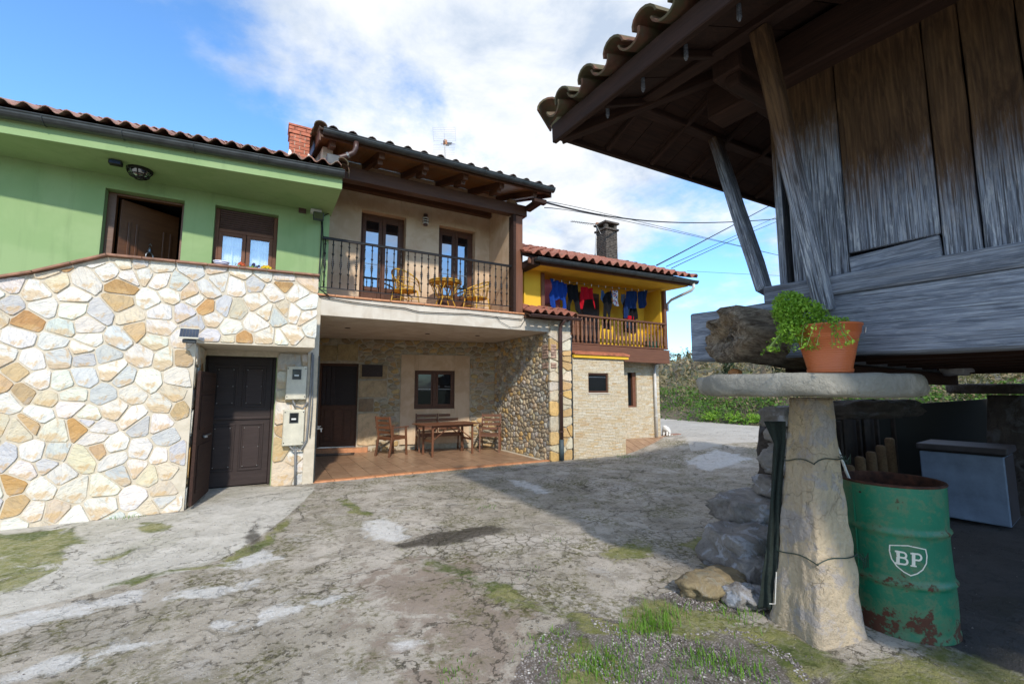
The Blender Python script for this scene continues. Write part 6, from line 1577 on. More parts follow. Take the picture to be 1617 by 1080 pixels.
# sill things
def bloom(label, px_, col, n=14, r=.045):
    p = onY(px_, 415, 7.16); p = Vector((p.x, 7.12, 3.19)); t = thing('pansy_pot', label, 'flower', p, 'potted pansies behind the parapet coping')
    m = MB(); m.lathe(p+Vector((0, 0, -.10)), [(.04, 0), (.055, .07), (.058, .075), (.0, .075)], 14); m.build('pot', PLACOP, t)
    pts = [list(p+Vector((random.gauss(0, .035), random.gauss(0, .03), random.uniform(-.02, .03)))) for _ in range(60)]
    V, F = leaf_quads(pts, .014, .3); link('leaves', mesh_np('leaves', V, F, LEAFB), t)
    mm = MB()
    for i in range(n):
        c = p+Vector((random.gauss(0, .032), random.gauss(-.01, .02), random.uniform(.02, .055)))
        for k in range(5):
            a = k*1.257; mm.add([c, c+Vector((math.cos(a)*.016, -.008, math.sin(a)*.016)), c+Vector((math.cos(a+.7)*.019, -.004, math.sin(a+.7)*.019)), c+Vector((math.cos(a+1.25)*.015, -.008, math.sin(a+1.25)*.015))], [(0, 1, 2, 3)])
    mm.build('petals', plain(label.split()[0]+'_petals', col, .6, 0, .2, 0), t, fix=False)
bloom('red and orange potted flower on the parapet under the green house window', 382, (.55, .10, .03), 9)
bloom('dark violet potted pansy between the red and the yellow flowers', 400, (.03, .025, .09), 8)
bloom('bright yellow potted pansy at the right end of the window sill', 421, (.85, .58, .02), 16)
p = onY(350, 412, 7.14); m = MB(); m.lathe((p.x, 7.12, 3.155), [(.04, 0), (.075, .03), (.098, .075), (.092, .075), (.07, .035), (.0, .02)], 24)
def bowl_fn(t, q):
    v = t.coord(); s = t.new('ShaderNodeSeparateXYZ'); t.l.new(v, s.inputs[0]); t.put(q.inputs['Base Color'], t.mix(t.step(t.math('SINE', t.math('MULTIPLY', s.outputs[2], 280)), 0, .2), (.75, .75, .76), (.05, .07, .25))); q.inputs['Roughness'].default_value = .3
tag(m.build('striped_bowl', mat('striped_china', bowl_fn), None, smooth=True), 'white bowl with blue stripes on the parapet below the window', 'bowl')

# ------------------------------------------------------------------ balcony: wall lamp, cane furniture
WLp = thing('wall_lamp', 'ribbed cylindrical wall lamp between the two balcony doors', 'lamp', (2.98, 9.1, 4.9)); c = onY(672, 348, 9.08)
m = MB(); m.lathe((c.x, 9.08, c.z-.12), [(.045, 0), (.045, .03), (.03, .035), (.03, .21), (.045, .215), (.045, .25), (.0, .26)], 14); m.build('lamp_body', BRPIPE, WLp)
for i in range(3): m = MB(); m.lathe((c.x, 9.08, c.z-.07+i*.055), [(.035, 0), (.07, -.012), (.07, .006), (.035, .02)], 14, cap=False); m.build('lamp_ring', WHITE, WLp)
def cane_chair(label, M):
    t = tag(link('cane_chair', None, None, M), label, 'chair', 'yellow cane furniture on the balcony')
    def part(nm, L, r=.011, n=6, cap=True):
        m = MB()
        for P in L: m.tube(P, r, n, cap)
        o = m.build(nm, WICKER, None, smooth=True); o.parent = t; return o
    seat = [(.22*math.cos(a), .23*math.sin(a), .36) for a in np.linspace(0, 2*math.pi, 25)]
    part('seat_ring', [seat], .014)
    hoop = [(.30-.62*math.sin(a)**1.0*1.0+.0, -.31*math.cos(a), .42+.30*math.sin(a)**2) for a in np.linspace(0, math.pi, 21)]
    hoop = [(.26*math.cos(a), .31*math.sin(a), .50+.26*(0.5-.5*math.cos(a))**1.2) for a in np.linspace(R_(25), R_(335), 25)]
    part('back_hoop', [hoop], .016); part('arm_front', [[hoop[0], (.24, .17, .36)], [hoop[-1], (.24, -.17, .36)]], .013)
    part('back_cane', [[hoop[i], (.22*math.cos(a), .23*math.sin(a), .36)] for i, a in enumerate(np.linspace(R_(25), R_(335), 25)) if 3 < i < 22 and i % 2 == 0], .007, 5)
    mid_ = [(.245*math.cos(a), .275*math.sin(a), .45+.10*(0.5-.5*math.cos(a))) for a in np.linspace(R_(30), R_(330), 22)]; part('back_band', [mid_, [(x*1.03, y*1.03, z+.05) for x, y, z in mid_]], .007, 5)
    for sx_ in (-1, 1):
        for sy_ in (-1, 1): part('leg', [[(sx_*.17, sy_*.18, .36), (sx_*.22, sy_*.22, 0)]], .014)
    part('leg_brace', [[(.19, -.19, .2), (-.19, .19, .2)], [(.19, .19, .2), (-.19, -.19, .2)]], .009)
    m = MB()
    for i in range(17): y = -.2+.025*i; w_ = .22*math.sqrt(max(0, 1-(y/.23)**2)); m.tube([(-w_, y, .362), (w_, y, .362)], .008, 4)
    o = m.build('woven_seat', WICKER, None); o.parent = t
    return t
cA = Vector((2.42, 8.75, ZB)); cane_chair('yellow cane armchair at the left of the cane table on the balcony', rot_z(cA, R_(12)))
cane_chair('yellow cane armchair at the right of the cane table on the balcony', rot_z((3.98, 8.72, ZB), R_(200)))
CT = tag(link('cane_table', None, None, rot_z((3.22, 8.62, ZB), 0)), 'round yellow cane table between the two cane chairs', 'table', 'yellow cane furniture on the balcony')
def ctp(nm, L, r, n=6):
    m = MB()
    for P in L: m.tube(P, r, n)
    o = m.build(nm, WICKER, None, smooth=True); o.parent = CT
ctp('top_ring', [[(.33*math.cos(a), .33*math.sin(a), .62) for a in np.linspace(0, 2*math.pi, 29)], [(.33*math.cos(a), .33*math.sin(a), .58) for a in np.linspace(0, 2*math.pi, 29)]], .014)
ctp('woven_top', [[(-math.sqrt(max(.001, .33**2-y*y)), y, .622), (math.sqrt(max(.001, .33**2-y*y)), y, .622)] for y in np.linspace(-.31, .31, 24)], .009, 4)
for k in range(4):
    a = R_(45+90*k); ctp('leg', [[(.30*math.cos(a), .30*math.sin(a), .6), (.14*math.cos(a+.1), .14*math.sin(a+.1), .28), (.27*math.cos(a), .27*math.sin(a), 0)]], .014)
    ctp('curved_brace', [[(.31*math.cos(a+.5), .31*math.sin(a+.5), .58), (.24*math.cos(a+.2), .24*math.sin(a+.2), .42), (.14*math.cos(a+.1), .14*math.sin(a+.1), .28)], [(.31*math.cos(a-.5), .31*math.sin(a-.5), .58), (.24*math.cos(a-.2), .24*math.sin(a-.2), .42), (.14*math.cos(a-.1), .14*math.sin(a-.1), .28)]], .010)
ctp('lower_ring', [[(.15*math.cos(a), .15*math.sin(a), .27) for a in np.linspace(0, 2*math.pi, 17)]], .012)
# cables
def cable(pts, r, label, sag=0, name='power_cable'):
    P = []
    if len(pts) == 3:
        a, b, c = (Vector(p) for p in pts); tm_ = (b-a).length/((b-a).length+(c-b).length); k_ = (b-a*(1-tm_)**2-c*tm_**2)/(2*tm_*(1-tm_))
        pts = [a*(1-t)**2+k_*2*t*(1-t)+c*t*t for t in np.linspace(0, 1, 25)]
    for a, b in zip(pts, pts[1:]):
        a = Vector(a); b = Vector(b)
        for i in range(12):
            t = i/12; P.append(a.lerp(b, t)-Vector((0, 0, sag*4*t*(1-t))))
    P.append(Vector(pts[-1])); m = MB(); m.tube(P, r, 6); return tag(m.build(name, CABLE, None, smooth=True), label, 'cable')
c0 = Vector((4.95, 7.56, 5.42))
def far(px_, py_, X): return onX(px_, py_, X)
cable([c0, onX(1090, 352, 14), onX(1330, 335, 26)], .020, 'thickest black power cable from the beige house across the sky behind the granary', .0)
cable([c0+Vector((.05, 0, -.12)), onX(1010, 354, 13), onX(1280, 415, 24)], .010, 'thinner power cable falling to the right from the corner of the beige house', .0)
cable([c0+Vector((.05, .02, .02)), onX(1000, 348, 14), onX(1290, 418, 25)], .010, 'slender power cable starting highest at the gutter end of the beige house', .0)
q0 = yroof(YL-.55, 2.2)+Vector((0, 0, .15)); q0 = onY(1037, 419, q0.y)
cable([q0, onX(1180, 344, 24), onX(1300, 280, 34)], .024, 'thick black cable rising to the right from the yellow house roof', .0)
q1 = onY(1052, 421, 9.2); cable([q1, onX(1215, 348, 26), onX(1320, 300, 36)], .012, 'thin grey cable rising right beside the thick one', .0)
q2 = onY(1060, 424, 9.0); cable([q2, onX(1222, 352, 22), onX(1330, 310, 32)], .012, 'lowest thin cable rising to the right from the yellow house roof end', .0)
cable([onX(1085, 428, 20), onX(1245, 436, 26), onX(1400, 440, 34)], .009, 'faint level cable in the blue sky right of the yellow house', .0)
yy = Yb-.03
P = [onY(504, 466, yy), onY(560, 476, yy), onY(640, 485, yy), onY(663, 491, yy), onY(740, 494, yy), onY(825, 503, yy)]
cable([p-Vector((0, 0, .02)) for p in P], .009, 'black cable bundle clipped along the front edge of the balcony slab', .004)
cable([onY(825, 500, yy), onY(829, 505, yy), onY(822, 515, yy), onY(806, 517, yy), onY(790, 508, yy), onY(783, 499, yy)], .005, 'loop of thin wire hanging from the right end of the balcony slab', 0)
def antenna(label, base, top, d, W_=.42, name='tv_antenna', n=9):
    t = thing(name, label, 'antenna', base); m = MB(); m.tube([base, top], .018, 8); m.build('mast', STEEL, t)
    b = Vector(top)-Vector((0, 0, .08)); d = Vector(d).normalized(); sd = d.cross(up_).normalized(); L = .95
    m = MB(); m.tube([b-d*.2, b+d*L+up_*.22], .012, 6); m.build('boom', STEEL, t)
    m = MB()
    for i in range(n): c = b+d*(.12+i*.09)+up_*(.02+i*.024); m.tube([c-sd*.13, c+sd*.13], .005, 4); m.tube([c-up_*.05-sd*.05, c+up_*.05+sd*.05], .005, 4)
    m.build('director_rods', STEEL, t)
    m = MB(); o = b-d*.05
    for s in (-1, 1):
        for i in range(7): z = .05+.05*i; m.tube([o-d*(z*.5)-sd*W_/2+up_*s*z, o-d*(z*.5)+sd*W_/2+up_*s*z], .003, 4)
        for u in (-.5, 0, .5): m.tube([o+sd*W_*u+up_*s*.03, o-d*.18+sd*W_*u+up_*s*.36], .003, 4)
    m.build('reflector_grid', WHITE, t)
    m = MB(); m.box(b.x-.04, b.x+.04, b.y-.04, b.y+.04, b.z-.03, b.z+.08); m.build('dipole_box', ORANGE, t)
A0 = onY(703, 255, 10.0); A1 = onY(703, 222, 10.0); antenna('television antenna with a grid reflector on the beige house roof', (A0.x, 10, roofz(10)), A1, (.35, .6, .2), .55)
A0 = onY(939, 398, 10.4); A1 = onY(943, 352, 10.4); antenna('television antenna beside the sooty chimney of the yellow house', (A0.x, 10.4, 5.4), A1, (-.3, .7, .1), .42)

# ------------------------------------------------------------------ washing
line_a, line_b = Vector((px0, 8.22, onY(862, 440, 8.22).z+.02)), Vector((9.05, 8.22, onY(1022, 463, 8.22).z+.02))
line_a = onY(868, 441, 8.22); line_b = onY(1022, 459, 8.22)
cable([line_a, line_b], .005, 'thin clothes line full of washing across the yellow balcony', .03, 'clothes_line')
def cloth(label, cat, outline, m_, y=8.22, amp=.030, seed=0, name='laundry', extra=None):
    P = [onY(820+a*.19444, 370+b*.19444, y) for a, b in outline]
    bm = bmesh.new(); vs = [bm.verts.new(p) for p in P]
    es = [bm.edges.new((vs[i], vs[(i+1) % len(vs)])) for i in range(len(vs))]
    bmesh.ops.triangle_fill(bm, edges=es, use_beauty=True)
    for _ in range(3): bmesh.ops.subdivide_edges(bm, edges=[e for e in bm.edges if e.calc_length() > .035], cuts=1, use_grid_fill=False); bmesh.ops.triangulate(bm, faces=bm.faces)
    for v in bm.verts:
        x, z = v.co.x, v.co.z; v.co.y += amp*math.sin(x*42+seed+1.5*math.sin(z*7))+amp*.8*fbm((x*6, z*4, seed), 2)
    me = bpy.data.meshes.new(name); bmesh.ops.recalc_face_normals(bm, faces=bm.faces); bm.to_mesh(me); bm.free(); me.materials.append(m_); me.shade_smooth()
    o = link(name, me); s = o.modifiers.new('thickness', 'SOLIDIFY'); s.thickness = .006
    return tag(o, label, cat, 'washing on the clothes line')
BLUE = cloth_mat('royal_blue_cloth', (.012, .05, .27)); BLACKC = cloth_mat('black_cloth', (.012, .012, .014)); RED = cloth_mat('red_cloth', (.42, .008, .018)); NAVY = cloth_mat('navy_cloth', (.012, .03, .10)); DENIM = cloth_mat('denim', (.06, .12, .24)); GREYB = cloth_mat('grey_blue_cloth', (.10, .12, .17))
def pat_fn(t, p):
    v = t.coord(); vo = t.voro(38, v, out='Color'); s = t.new('ShaderNodeSeparateColor'); t.l.new(vo, s.inputs[0])
    t.put(p.inputs['Base Color'], t.ramp(s.outputs[0], [(0, (.7, .7, .72)), (.55, (.72, .7, .7)), (.6, (.5, .03, .05)), (.78, (.04, .06, .25)), (.9, (.7, .7, .7))], 'CONSTANT')); p.inputs['Roughness'].default_value = .9
PAT = mat('patterned_cloth', pat_fn)
cloth('royal blue sweatshirt hanging upside down, leftmost on the clothes line', 'sweatshirt', [(250, 358), (285, 372), (345, 392), (384, 402), (386, 460), (382, 520), (384, 600), (378, 640), (350, 634), (356, 580), (352, 540), (330, 520), (305, 538), (284, 530), (292, 598), (264, 600), (250, 520), (246, 500), (258, 440)], BLUE, 8.20, seed=1)
cloth('black trousers hanging between the blue sweatshirt and the red hoodie', 'trousers', [(388, 405), (430, 408), (478, 416), (484, 470), (492, 550), (505, 652), (478, 655), (452, 590), (428, 530), (418, 590), (410, 645), (383, 645), (388, 560), (388, 480)], BLACKC, 8.24, seed=2)
cloth('bright red hoodie hanging on the clothes line', 'hoodie', [(496, 430), (520, 424), (560, 436), (598, 440), (604, 490), (610, 540), (622, 596), (608, 610), (596, 570), (588, 528), (548, 530), (520, 540), (514, 608), (497, 606), (500, 550), (496, 490)], RED, 8.20, seed=3)
cloth('small denim garment right of the red hoodie', 'garment', [(658, 448), (684, 456), (692, 500), (688, 530), (668, 552), (655, 525)], DENIM, 8.21, seed=4)
cloth('long black leggings hanging down past the balcony handrail', 'leggings', [(694, 480), (728, 466), (752, 475), (748, 560), (742, 660), (742, 775), (718, 772), (716, 700), (710, 620), (704, 700), (702, 768), (680, 768), (680, 680), (676, 600), (684, 530)], BLACKC, 8.18, seed=5)
cloth('blue denim piece beside the black leggings', 'garment', [(728, 450), (748, 452), (756, 510), (746, 540), (730, 500)], DENIM, 8.19, seed=6)
cloth('white patterned top with red and blue print', 'top', [(752, 452), (790, 458), (798, 500), (812, 560), (816, 584), (800, 586), (770, 572), (756, 560), (750, 500)], PAT, 8.22, seed=7)
cloth('small grey blue garment right of the patterned top', 'garment', [(820, 484), (850, 488), (852, 540), (846, 574), (832, 574), (820, 540)], GREYB, 8.23, seed=8)
cloth('navy blue shirt with one long sleeve hanging down', 'shirt', [(860, 465), (905, 460), (955, 462), (956, 530), (954, 598), (930, 608), (886, 600), (880, 640), (872, 682), (846, 682), (852, 620), (856, 560), (852, 500)], NAVY, 8.20, seed=9)
cloth('navy blue shorts, rightmost on the clothes line', 'shorts', [(962, 468), (1000, 462), (1032, 455), (1032, 520), (1026, 560), (1020, 600), (990, 602), (964, 600), (960, 530)], NAVY, 8.22, seed=10)
cloth('black garment showing below the navy shirt', 'garment', [(900, 606), (955, 600), (962, 650), (958, 690), (940, 690), (905, 690)], BLACKC, 8.28, seed=11)
p = onY(996, 503, 8.3); m = MB(); m.box(p.x-.10, p.x+.10, 8.28, 8.42, p.z-.05, p.z+.07); tag(m.build('toy_box', RED, None, bevel=.02), 'small red thing behind the balusters under the navy shirt', 'box')
for i in range(14):
    f = (i+.5)/14; p = line_a.lerp(line_b, f)-Vector((0, 0, .03*4*f*(1-f))); m = MB(); m.bar(p+Vector((0, -.012, .025)), p+Vector((0, -.012, -.03)), .009, .014)
    tag(m.build('clothes_peg', WHITE, None), '%s small clothes peg from the left on the line of the yellow balcony' % ('first second third fourth fifth sixth seventh eighth ninth tenth eleventh twelfth thirteenth fourteenth'.split()[i]), 'peg', 'pegs on the clothes line')
gp_ = onY(1028, 548, 8.42); GC = thing('green_planter', 'dark green planter with a small plant at the right end of the yellow balcony', 'planter', gp_)
m = MB(); m.prism([(gp_.x-.17, 8.3, 2.57), (gp_.x+.17, 8.3, 2.57), (gp_.x+.20, 8.3, 2.76), (gp_.x-.20, 8.3, 2.76)], (0, .2, 0)); m.build('trough', plain('dark_green_plastic', (.01, .07, .045), .5), GC, bevel=.01)
V, F = leaf_quads([list(Vector((gp_.x-.05+random.gauss(0, .06), 8.4+random.gauss(0, .04), 2.8+abs(random.gauss(0, .06))))) for _ in range(90)], .022, .4); link('leaves', mesh_np('leaves', V, F, LEAFB), GC)

# ------------------------------------------------------------------ cat and tray
def skinned(name, pts, edges, m_, parent=None, M=None, root=0, sub=2):
    me = bpy.data.meshes.new(name); me.from_pydata([p[:3] for p in pts], edges, []); me.materials.append(m_)
    o = link(name, me, parent, M); k = o.modifiers.new('skin', 'SKIN'); k.use_smooth_shade = True
    sv = me.skin_vertices[0].data if me.skin_vertices else None
    if sv is None:
        bm = bmesh.new(); bm.from_mesh(me); bm.verts.layers.skin.verify(); bm.to_mesh(me); bm.free(); sv = me.skin_vertices[0].data
    for i, p in enumerate(pts): sv[i].radius = (p[3], p[3]); sv[i].use_root = (i == root)
    s = o.modifiers.new('smooth', 'SUBSURF'); s.levels = sub; s.render_levels = sub; return o
def cat_fn(t, p):
    v = t.coord(); n = t.noise(5.5, 3, v, .5); t.put(p.inputs['Base Color'], t.mix(t.step(n, .60, .64), (.72, .69, .64), (.28, .17, .09))); p.inputs['Roughness'].default_value = .95
cp = onZ(1051, 688, .27); cp.y -= .02
cmat = mat('cat_fur', cat_fn)
CATM = rot_z((cp.x, cp.y, .265), R_(-150))
pts = [(-.09, 0, .10, .10), (-.03, 0, .15, .115), (.05, 0, .17, .10), (.10, 0, .20, .065), (.135, 0, .225, .058), (.17, 0, .215, .036),
       (.06, .04, .13, .03), (.09, .042, .05, .022), (.11, .042, .015, .020), (.06, -.04, .13, .03), (.09, -.042, .05, .022), (.11, -.042, .015, .020),
       (-.06, .07, .05, .05), (.0, .085, .03, .028), (.04, .085, .018, .02), (-.06, -.07, .05, .05), (.0, -.085, .03, .028), (.04, -.085, .018, .02),
       (-.14, .02, .03, .022), (-.17, .08, .02, .018), (-.14, .14, .018, .015), (.125, .035, .285, .014), (.125, -.035, .285, .014)]
ed = [(0, 1), (1, 2), (2, 3), (3, 4), (4, 5), (2, 6), (6, 7), (7, 8), (2, 9), (9, 10), (10, 11), (0, 12), (12, 13), (13, 14), (0, 15), (15, 16), (16, 17), (0, 18), (18, 19), (19, 20), (4, 21), (4, 22)]
KC = tag(link('cat', None, None, CATM), 'white cat with brown patches sitting at the corner of the yellow house', 'cat')
o = skinned('cat_body', pts, ed, cmat); o.parent = KC; o.matrix_parent_inverse = Matrix.Identity(4)
for s in (-1, 1):
    m = MB(); m.lathe((.180, s*.024, .232), [(.0, -.006), (.007, 0), (.0, .006)], 8); o = m.build('eye', DARK); o.parent = KC; o.matrix_parent_inverse = Matrix.Identity(4)
tp_ = onZ(1062, 688, .26); m = MB(); m.box(tp_.x-.02, tp_.x+.32, tp_.y-.02, tp_.y+.16, .255, .30); tag(m.build('clay_tray', PLACOP, None, bevel=.008), 'terracotta tray on the tiles beside the white cat', 'tray')

# ================================================================== ROCK STAIR UNDER THE GRANARY
random.seed(5)
rk = [(1118, 938, -.02, .30, .17, .085, ROCKS, 'lowest sandy boulder of the rock stair, nearest the gravel', (3.08, 2.34)),
      (1168, 888, .02, .34, .24, .18, ROCKG, 'big grey boulder with pale cracks, second in the rock stair', (3.68, 2.50)),
      (1200, 832, .28, .36, .28, .12, ROCKG, 'broad flat grey slab above the big cracked boulder', (4.18, 2.72)),
      (1225, 797, .50, .20, .26, .10, ROCKG, 'brownish stone in the middle of the rock stack', (4.36, 2.53)),
      (1222, 752, .74, .17, .24, .10, ROCKG, 'blue grey lichened stone near the top of the rock stack', (4.40, 2.49)),
      (1228, 728, .90, .12, .2, .06, ROCKG, 'thin dark stone wedged under the top stone', (4.44, 2.47)),
      (1222, 708, 1.02, .15, .24, .08, ROCKG, 'topmost lichen spotted stone of the rock stack', (4.46, 2.45)),
      (1190, 965, .0, .10, .09, .07, ROCKG, 'small pale stone at the foot of the green net', (3.03, 2.12)),
      (1215, 960, .0, .14, .12, .05, ROCKG, 'flat mossy stone against the foot of the sandstone pillar', (3.14, 2.08)),
      (1140, 905, .0, .15, .14, .12, ROCKG, 'mossy stone wedged between the sandy boulder and the big grey one', (3.42, 2.30)),
      (1365, 640, 1.22, .5, .35, .10, ROCKD, 'long dark stone step behind the top of the sandstone pillar', (5.65, 2.40)),
      (1300, 700, .0, .26, .3, .65, ROCKD, 'large dark stone block of the stair behind the pillar', (5.0, 2.75)),
      (1250, 655, 1.18, .14, .14, .09, ROCKG, 'brown stone on top of the stack beside the pillar head', (4.30, 2.5))]
for i, (px_, py_, z, sx_, sy_, sz_, m_, lab, pos) in enumerate(rk):
    me = rock_mesh('boulder', sx_, sy_, sz_, m_, i+2, 4, .24, .66 if i else .8, 1.5)
    tag(link('boulder', me, None, Matrix.Translation((pos[0], pos[1], z+sz_*.72)) @ Matrix.Rotation(random.uniform(-.3, .1), 4, 'Z') @ Matrix.Rotation(random.uniform(-.08, .08), 4, 'X')), lab, 'boulder')
# green shade net hanging beside the pillar
V = []; F = []; NU, NV = 26, 60
A = [onP(x, y, (2.98, 2.02, 0), Vector((.85, .5, 0))) for x, y in ((1208, 668), (1236, 664))]; Bm = [onP(x, y, (2.98, 2.02, 0), Vector((.85, .5, 0))) for x, y in ((1199, 958), (1228, 962))]
mids = [(0, 1206, 1240), (.12, 1222, 1240), (.3, 1219, 1236), (.5, 1216, 1232), (.68, 1210, 1230), (.82, 1203, 1226), (.92, 1200, 1226), (1, 1196, 1230)]
for j in range(NV+1):
    f = j/NV; py_ = 665+295*f; fr_ = [m_[0] for m_ in mids]; xa = np.interp(f, fr_, [m_[1] for m_ in mids]); xb = np.interp(f, fr_, [m_[2] for m_ in mids])
    pa = onP(xa, py_, (2.98, 2.02, 0), Vector((.85, .5, 0))); pb = onP(xb, py_, (2.98, 2.02, 0), Vector((.85, .5, 0)))
    for i in range(NU+1):
        u = i/NU; p = pa.lerp(pb, u)+Vector((.85, .5, 0)).normalized()*(.010*math.sin(u*11+3*math.sin(f*4))+.012*fbm((u*3, f*6, 2), 2)); V.append(p)
for j in range(NV):
    for i in range(NU): F.append((j*(NU+1)+i, j*(NU+1)+i+1, (j+1)*(NU+1)+i+1, (j+1)*(NU+1)+i))
NETM = plain('dark_green_netting', (.012, .022, .018), .85, 0, .3, .4, 60)
m = MB(); m.add(V, F); o = m.build('shade_net', NETM, None, smooth=True); s = o.modifiers.new('thickness', 'SOLIDIFY'); s.thickness = .004; tag(o, 'dark green shade netting hanging in folds down the left edge of the sandstone pillar', 'netting')
pa = onP(1224, 900, (2.95, 2.0, 0), Vector((.85, .5, 0))); pb = onP(1222, 950, (2.95, 2.0, 0), Vector((.85, .5, 0)))
m = MB(); m.tube([pa-Vector((.02, .02, 0)), pb-Vector((.02, .02, 0)), pb-Vector((.05, .0, 0))], .003, 5); tag(m.build('white_hook', STICK, None), 'thin white hook on the lower part of the green net', 'hook')
# ------------------------------------------------------------------ clutter in the shade
WBD = plain('dark_board', (.030, .020, .015), .9, 0, .3, .5, 12)
FNCE = thing('net_fence', 'black net and board fence in the shade behind the oil drum', 'fence', (7, 3.4, 0))
m = MB(); m.prism([(4.9, 3.05, 0), (7.8, 3.15, .1), (7.8, 3.15, 1.2), (4.9, 3.05, 1.12)], (0, .02, 0)); m.prism([(7.8, 3.15, 0), (9.6, 1.9, .1), (9.6, 1.9, 1.42), (8.3, 2.8, 1.30), (7.8, 3.15, 1.2)], (.02, .02, 0)); m.build('net_panel', plain('black_netting', (.012, .013, .012), .9), FNCE)
for (x, w_) in ((6.7, .5), (7.25, .5)):
    m = MB(); m.prism([(x, 3.10, .0), (x+w_-.02, 3.12, .0), (x+w_-.02, 3.12, 1.20), (x, 3.10, 1.17)], (0, -.03, 0)); m.build('board', WBD, FNCE, bevel=.004)
for i in range(9):
    x = 4.95+i*.5; m = MB(); m.box(x, x+.05, 3.0, 3.04, 0, 1.1); m.build('post', WBD, FNCE)
lg = [(1338, .62, 'short reddish log, leftmost of the upright logs behind the drum'), (1356, .70, 'reddish log, second from the left behind the drum'), (1374, .74, 'log in the middle of the upright row behind the drum'), (1390, .80, 'pale upright log right of the middle one'), (1405, .88, 'tallest and rightmost upright log behind the drum')]
for i, (px_, h, lab) in enumerate(lg):
    p = onY(px_, 700, 2.75); m = MB(); m.lathe((p.x, 2.75, 0), [(.055, 0), (.058, h*.5), (.052, h-.02), (.035, h)], 12); tag(m.build('log', wood('log_wood_%d' % i, (.10, .06, .03), (.16, .10, .05), .8), None, smooth=True), lab, 'log')
q = onY(1480, 612, 3.0); V = []
me = rock_mesh('white_bundle', .20, .12, .07, plain('white_sheeting', (.45, .45, .47), .5, 0, .2, .4, 6), 9, 3, .4, .6); tag(link('white_bundle', me, None, Matrix.Translation((7.3, 2.6, 1.52))), 'crumpled white plastic sheeting hanging under the granary floor', 'sheet')
me = rock_mesh('white_bundle', .16, .10, .06, bpy.data.materials['white_sheeting'], 4, 3, .4, .6); tag(link('white_bundle', me, None, Matrix.Translation((6.6, 1.9, 1.72))), 'white plastic bag tucked between the joists of the granary floor', 'bag')
SH = thing('added_screen', 'dark plank shed added to darken the gap behind the freezer and the shaded pillar', 'screen', (10.5, .2, 0))  # added planks that darken the view past the shaded pillar
for i in range(12):
    y = -2.6+i*.38; m = MB(); m.box(9.9, 9.94, y, y+.37, 0, 2.6); m.build('plank', WBD, SH, bevel=.004)
m = MB(); m.box(9.6, 12, -2.7, 1.2, 2.6, 2.68); m.box(11.9, 12, -2.6, 1.2, 0, 2.6); m.build('added_screen_top', WBD, SH)

# ================================================================== VEGETATION
random.seed(3); np.random.seed(3)
def veg_mat(name, c1, c2, c3, tr=.2):
    def f(t, p):
        r = t.new('ShaderNodeNewGeometry').outputs['Random Per Island']; g = t.new('ShaderNodeNewGeometry').outputs['Position']; n = t.noise(.9, 5, g, .6)
        col = t.mix(r, c1, c2); col = t.mix(t.step(n, .45, .62), col, c3); t.put(p.inputs['Base Color'], col); p.inputs['Roughness'].default_value = .6; p.inputs['Specular IOR Level'].default_value = .25
        tl = t.new('ShaderNodeBsdfTranslucent'); t.put(tl.inputs[0], t.mix(1, col, (1.2, 1.4, .6), 'MULTIPLY')); m = t.new('ShaderNodeMixShader'); m.inputs[0].default_value = tr
        t.l.new(p.outputs[0], m.inputs[1]); t.l.new(tl.outputs[0], m.inputs[2]); return m.outputs[0]
    return mat(name, f)
VG = veg_mat('bank_green', (.05, .13, .02), (.14, .26, .04), (.09, .17, .03)); VB = veg_mat('bramble_brown', (.17, .125, .07), (.30, .235, .14), (.13, .13, .055), .1); VY = veg_mat('dry_grass', (.20, .17, .08), (.30, .26, .13), (.15, .16, .06), .1)
BARK = plain('grey_bark', (.13, .105, .08), .95, 0, .3, .5, 10); TWIG = plain('pale_twigs', (.19, .155, .115), .95, 0, .2, 0)
def bank_h(x, y):
    d = x-14.5-.05*(y-8); return np.clip(d/2.4, 0, 1)**.8*1.05+np.clip((d-2.4)/30, 0, 1)*2.2
bxs = np.concatenate([np.arange(14.4, 18, .25), np.arange(18, 110, 3)]); bys = np.concatenate([np.arange(-30, -6, 4), np.arange(-6, 30, .5), np.arange(30, 120, 5)])
BX, BY = np.meshgrid(bxs, bys); Hh = .2+bank_h(BX, BY)
for i in range(BX.shape[0]):
    for j in range(BX.shape[1]): Hh[i, j] += .18*fbm((BX[i, j]*.6, BY[i, j]*.6, 0), 3)*min(1, max(0, (BX[i, j]-14.6)))
    Hh[i, 0] = -.3
d_ = np.clip((BX-30)/70, 0, 1); Hh += d_*5.6*(1+.25*np.sin(BY*.045+1.0))
ii = np.arange(BX.size).reshape(BX.shape); Fb = np.stack([ii[:-1, :-1], ii[:-1, 1:], ii[1:, 1:], ii[1:, :-1]], -1).reshape(-1, 4)
def soil_fn(t, p):
    g = t.new('ShaderNodeNewGeometry').outputs['Position']; a = t.noise(1.3, 7, g, .65); b = t.noise(.12, 5, g, .6)
    t.put(p.inputs['Base Color'], t.mix(t.step(b, .4, .6), t.mix(t.step(a, .4, .6), (.05, .04, .022), (.06, .08, .025)), t.mix(a, (.10, .085, .055), (.17, .14, .09)))); p.inputs['Roughness'].default_value = .95
    t.put(p.inputs['Normal'], t.bump(a, 1, .2))
hm = mesh_np('hill', np.stack([BX, BY, Hh], -1).reshape(-1, 3), Fb, mat('hill_soil', soil_fn)); hm.shade_smooth(); tag(link('hill', hm), kind='structure')
def hz(x, y): return .2+bank_h(x, y)+np.clip((x-30)/70, 0, 1)*5.6*(1+.25*np.sin(y*.045+1.0))
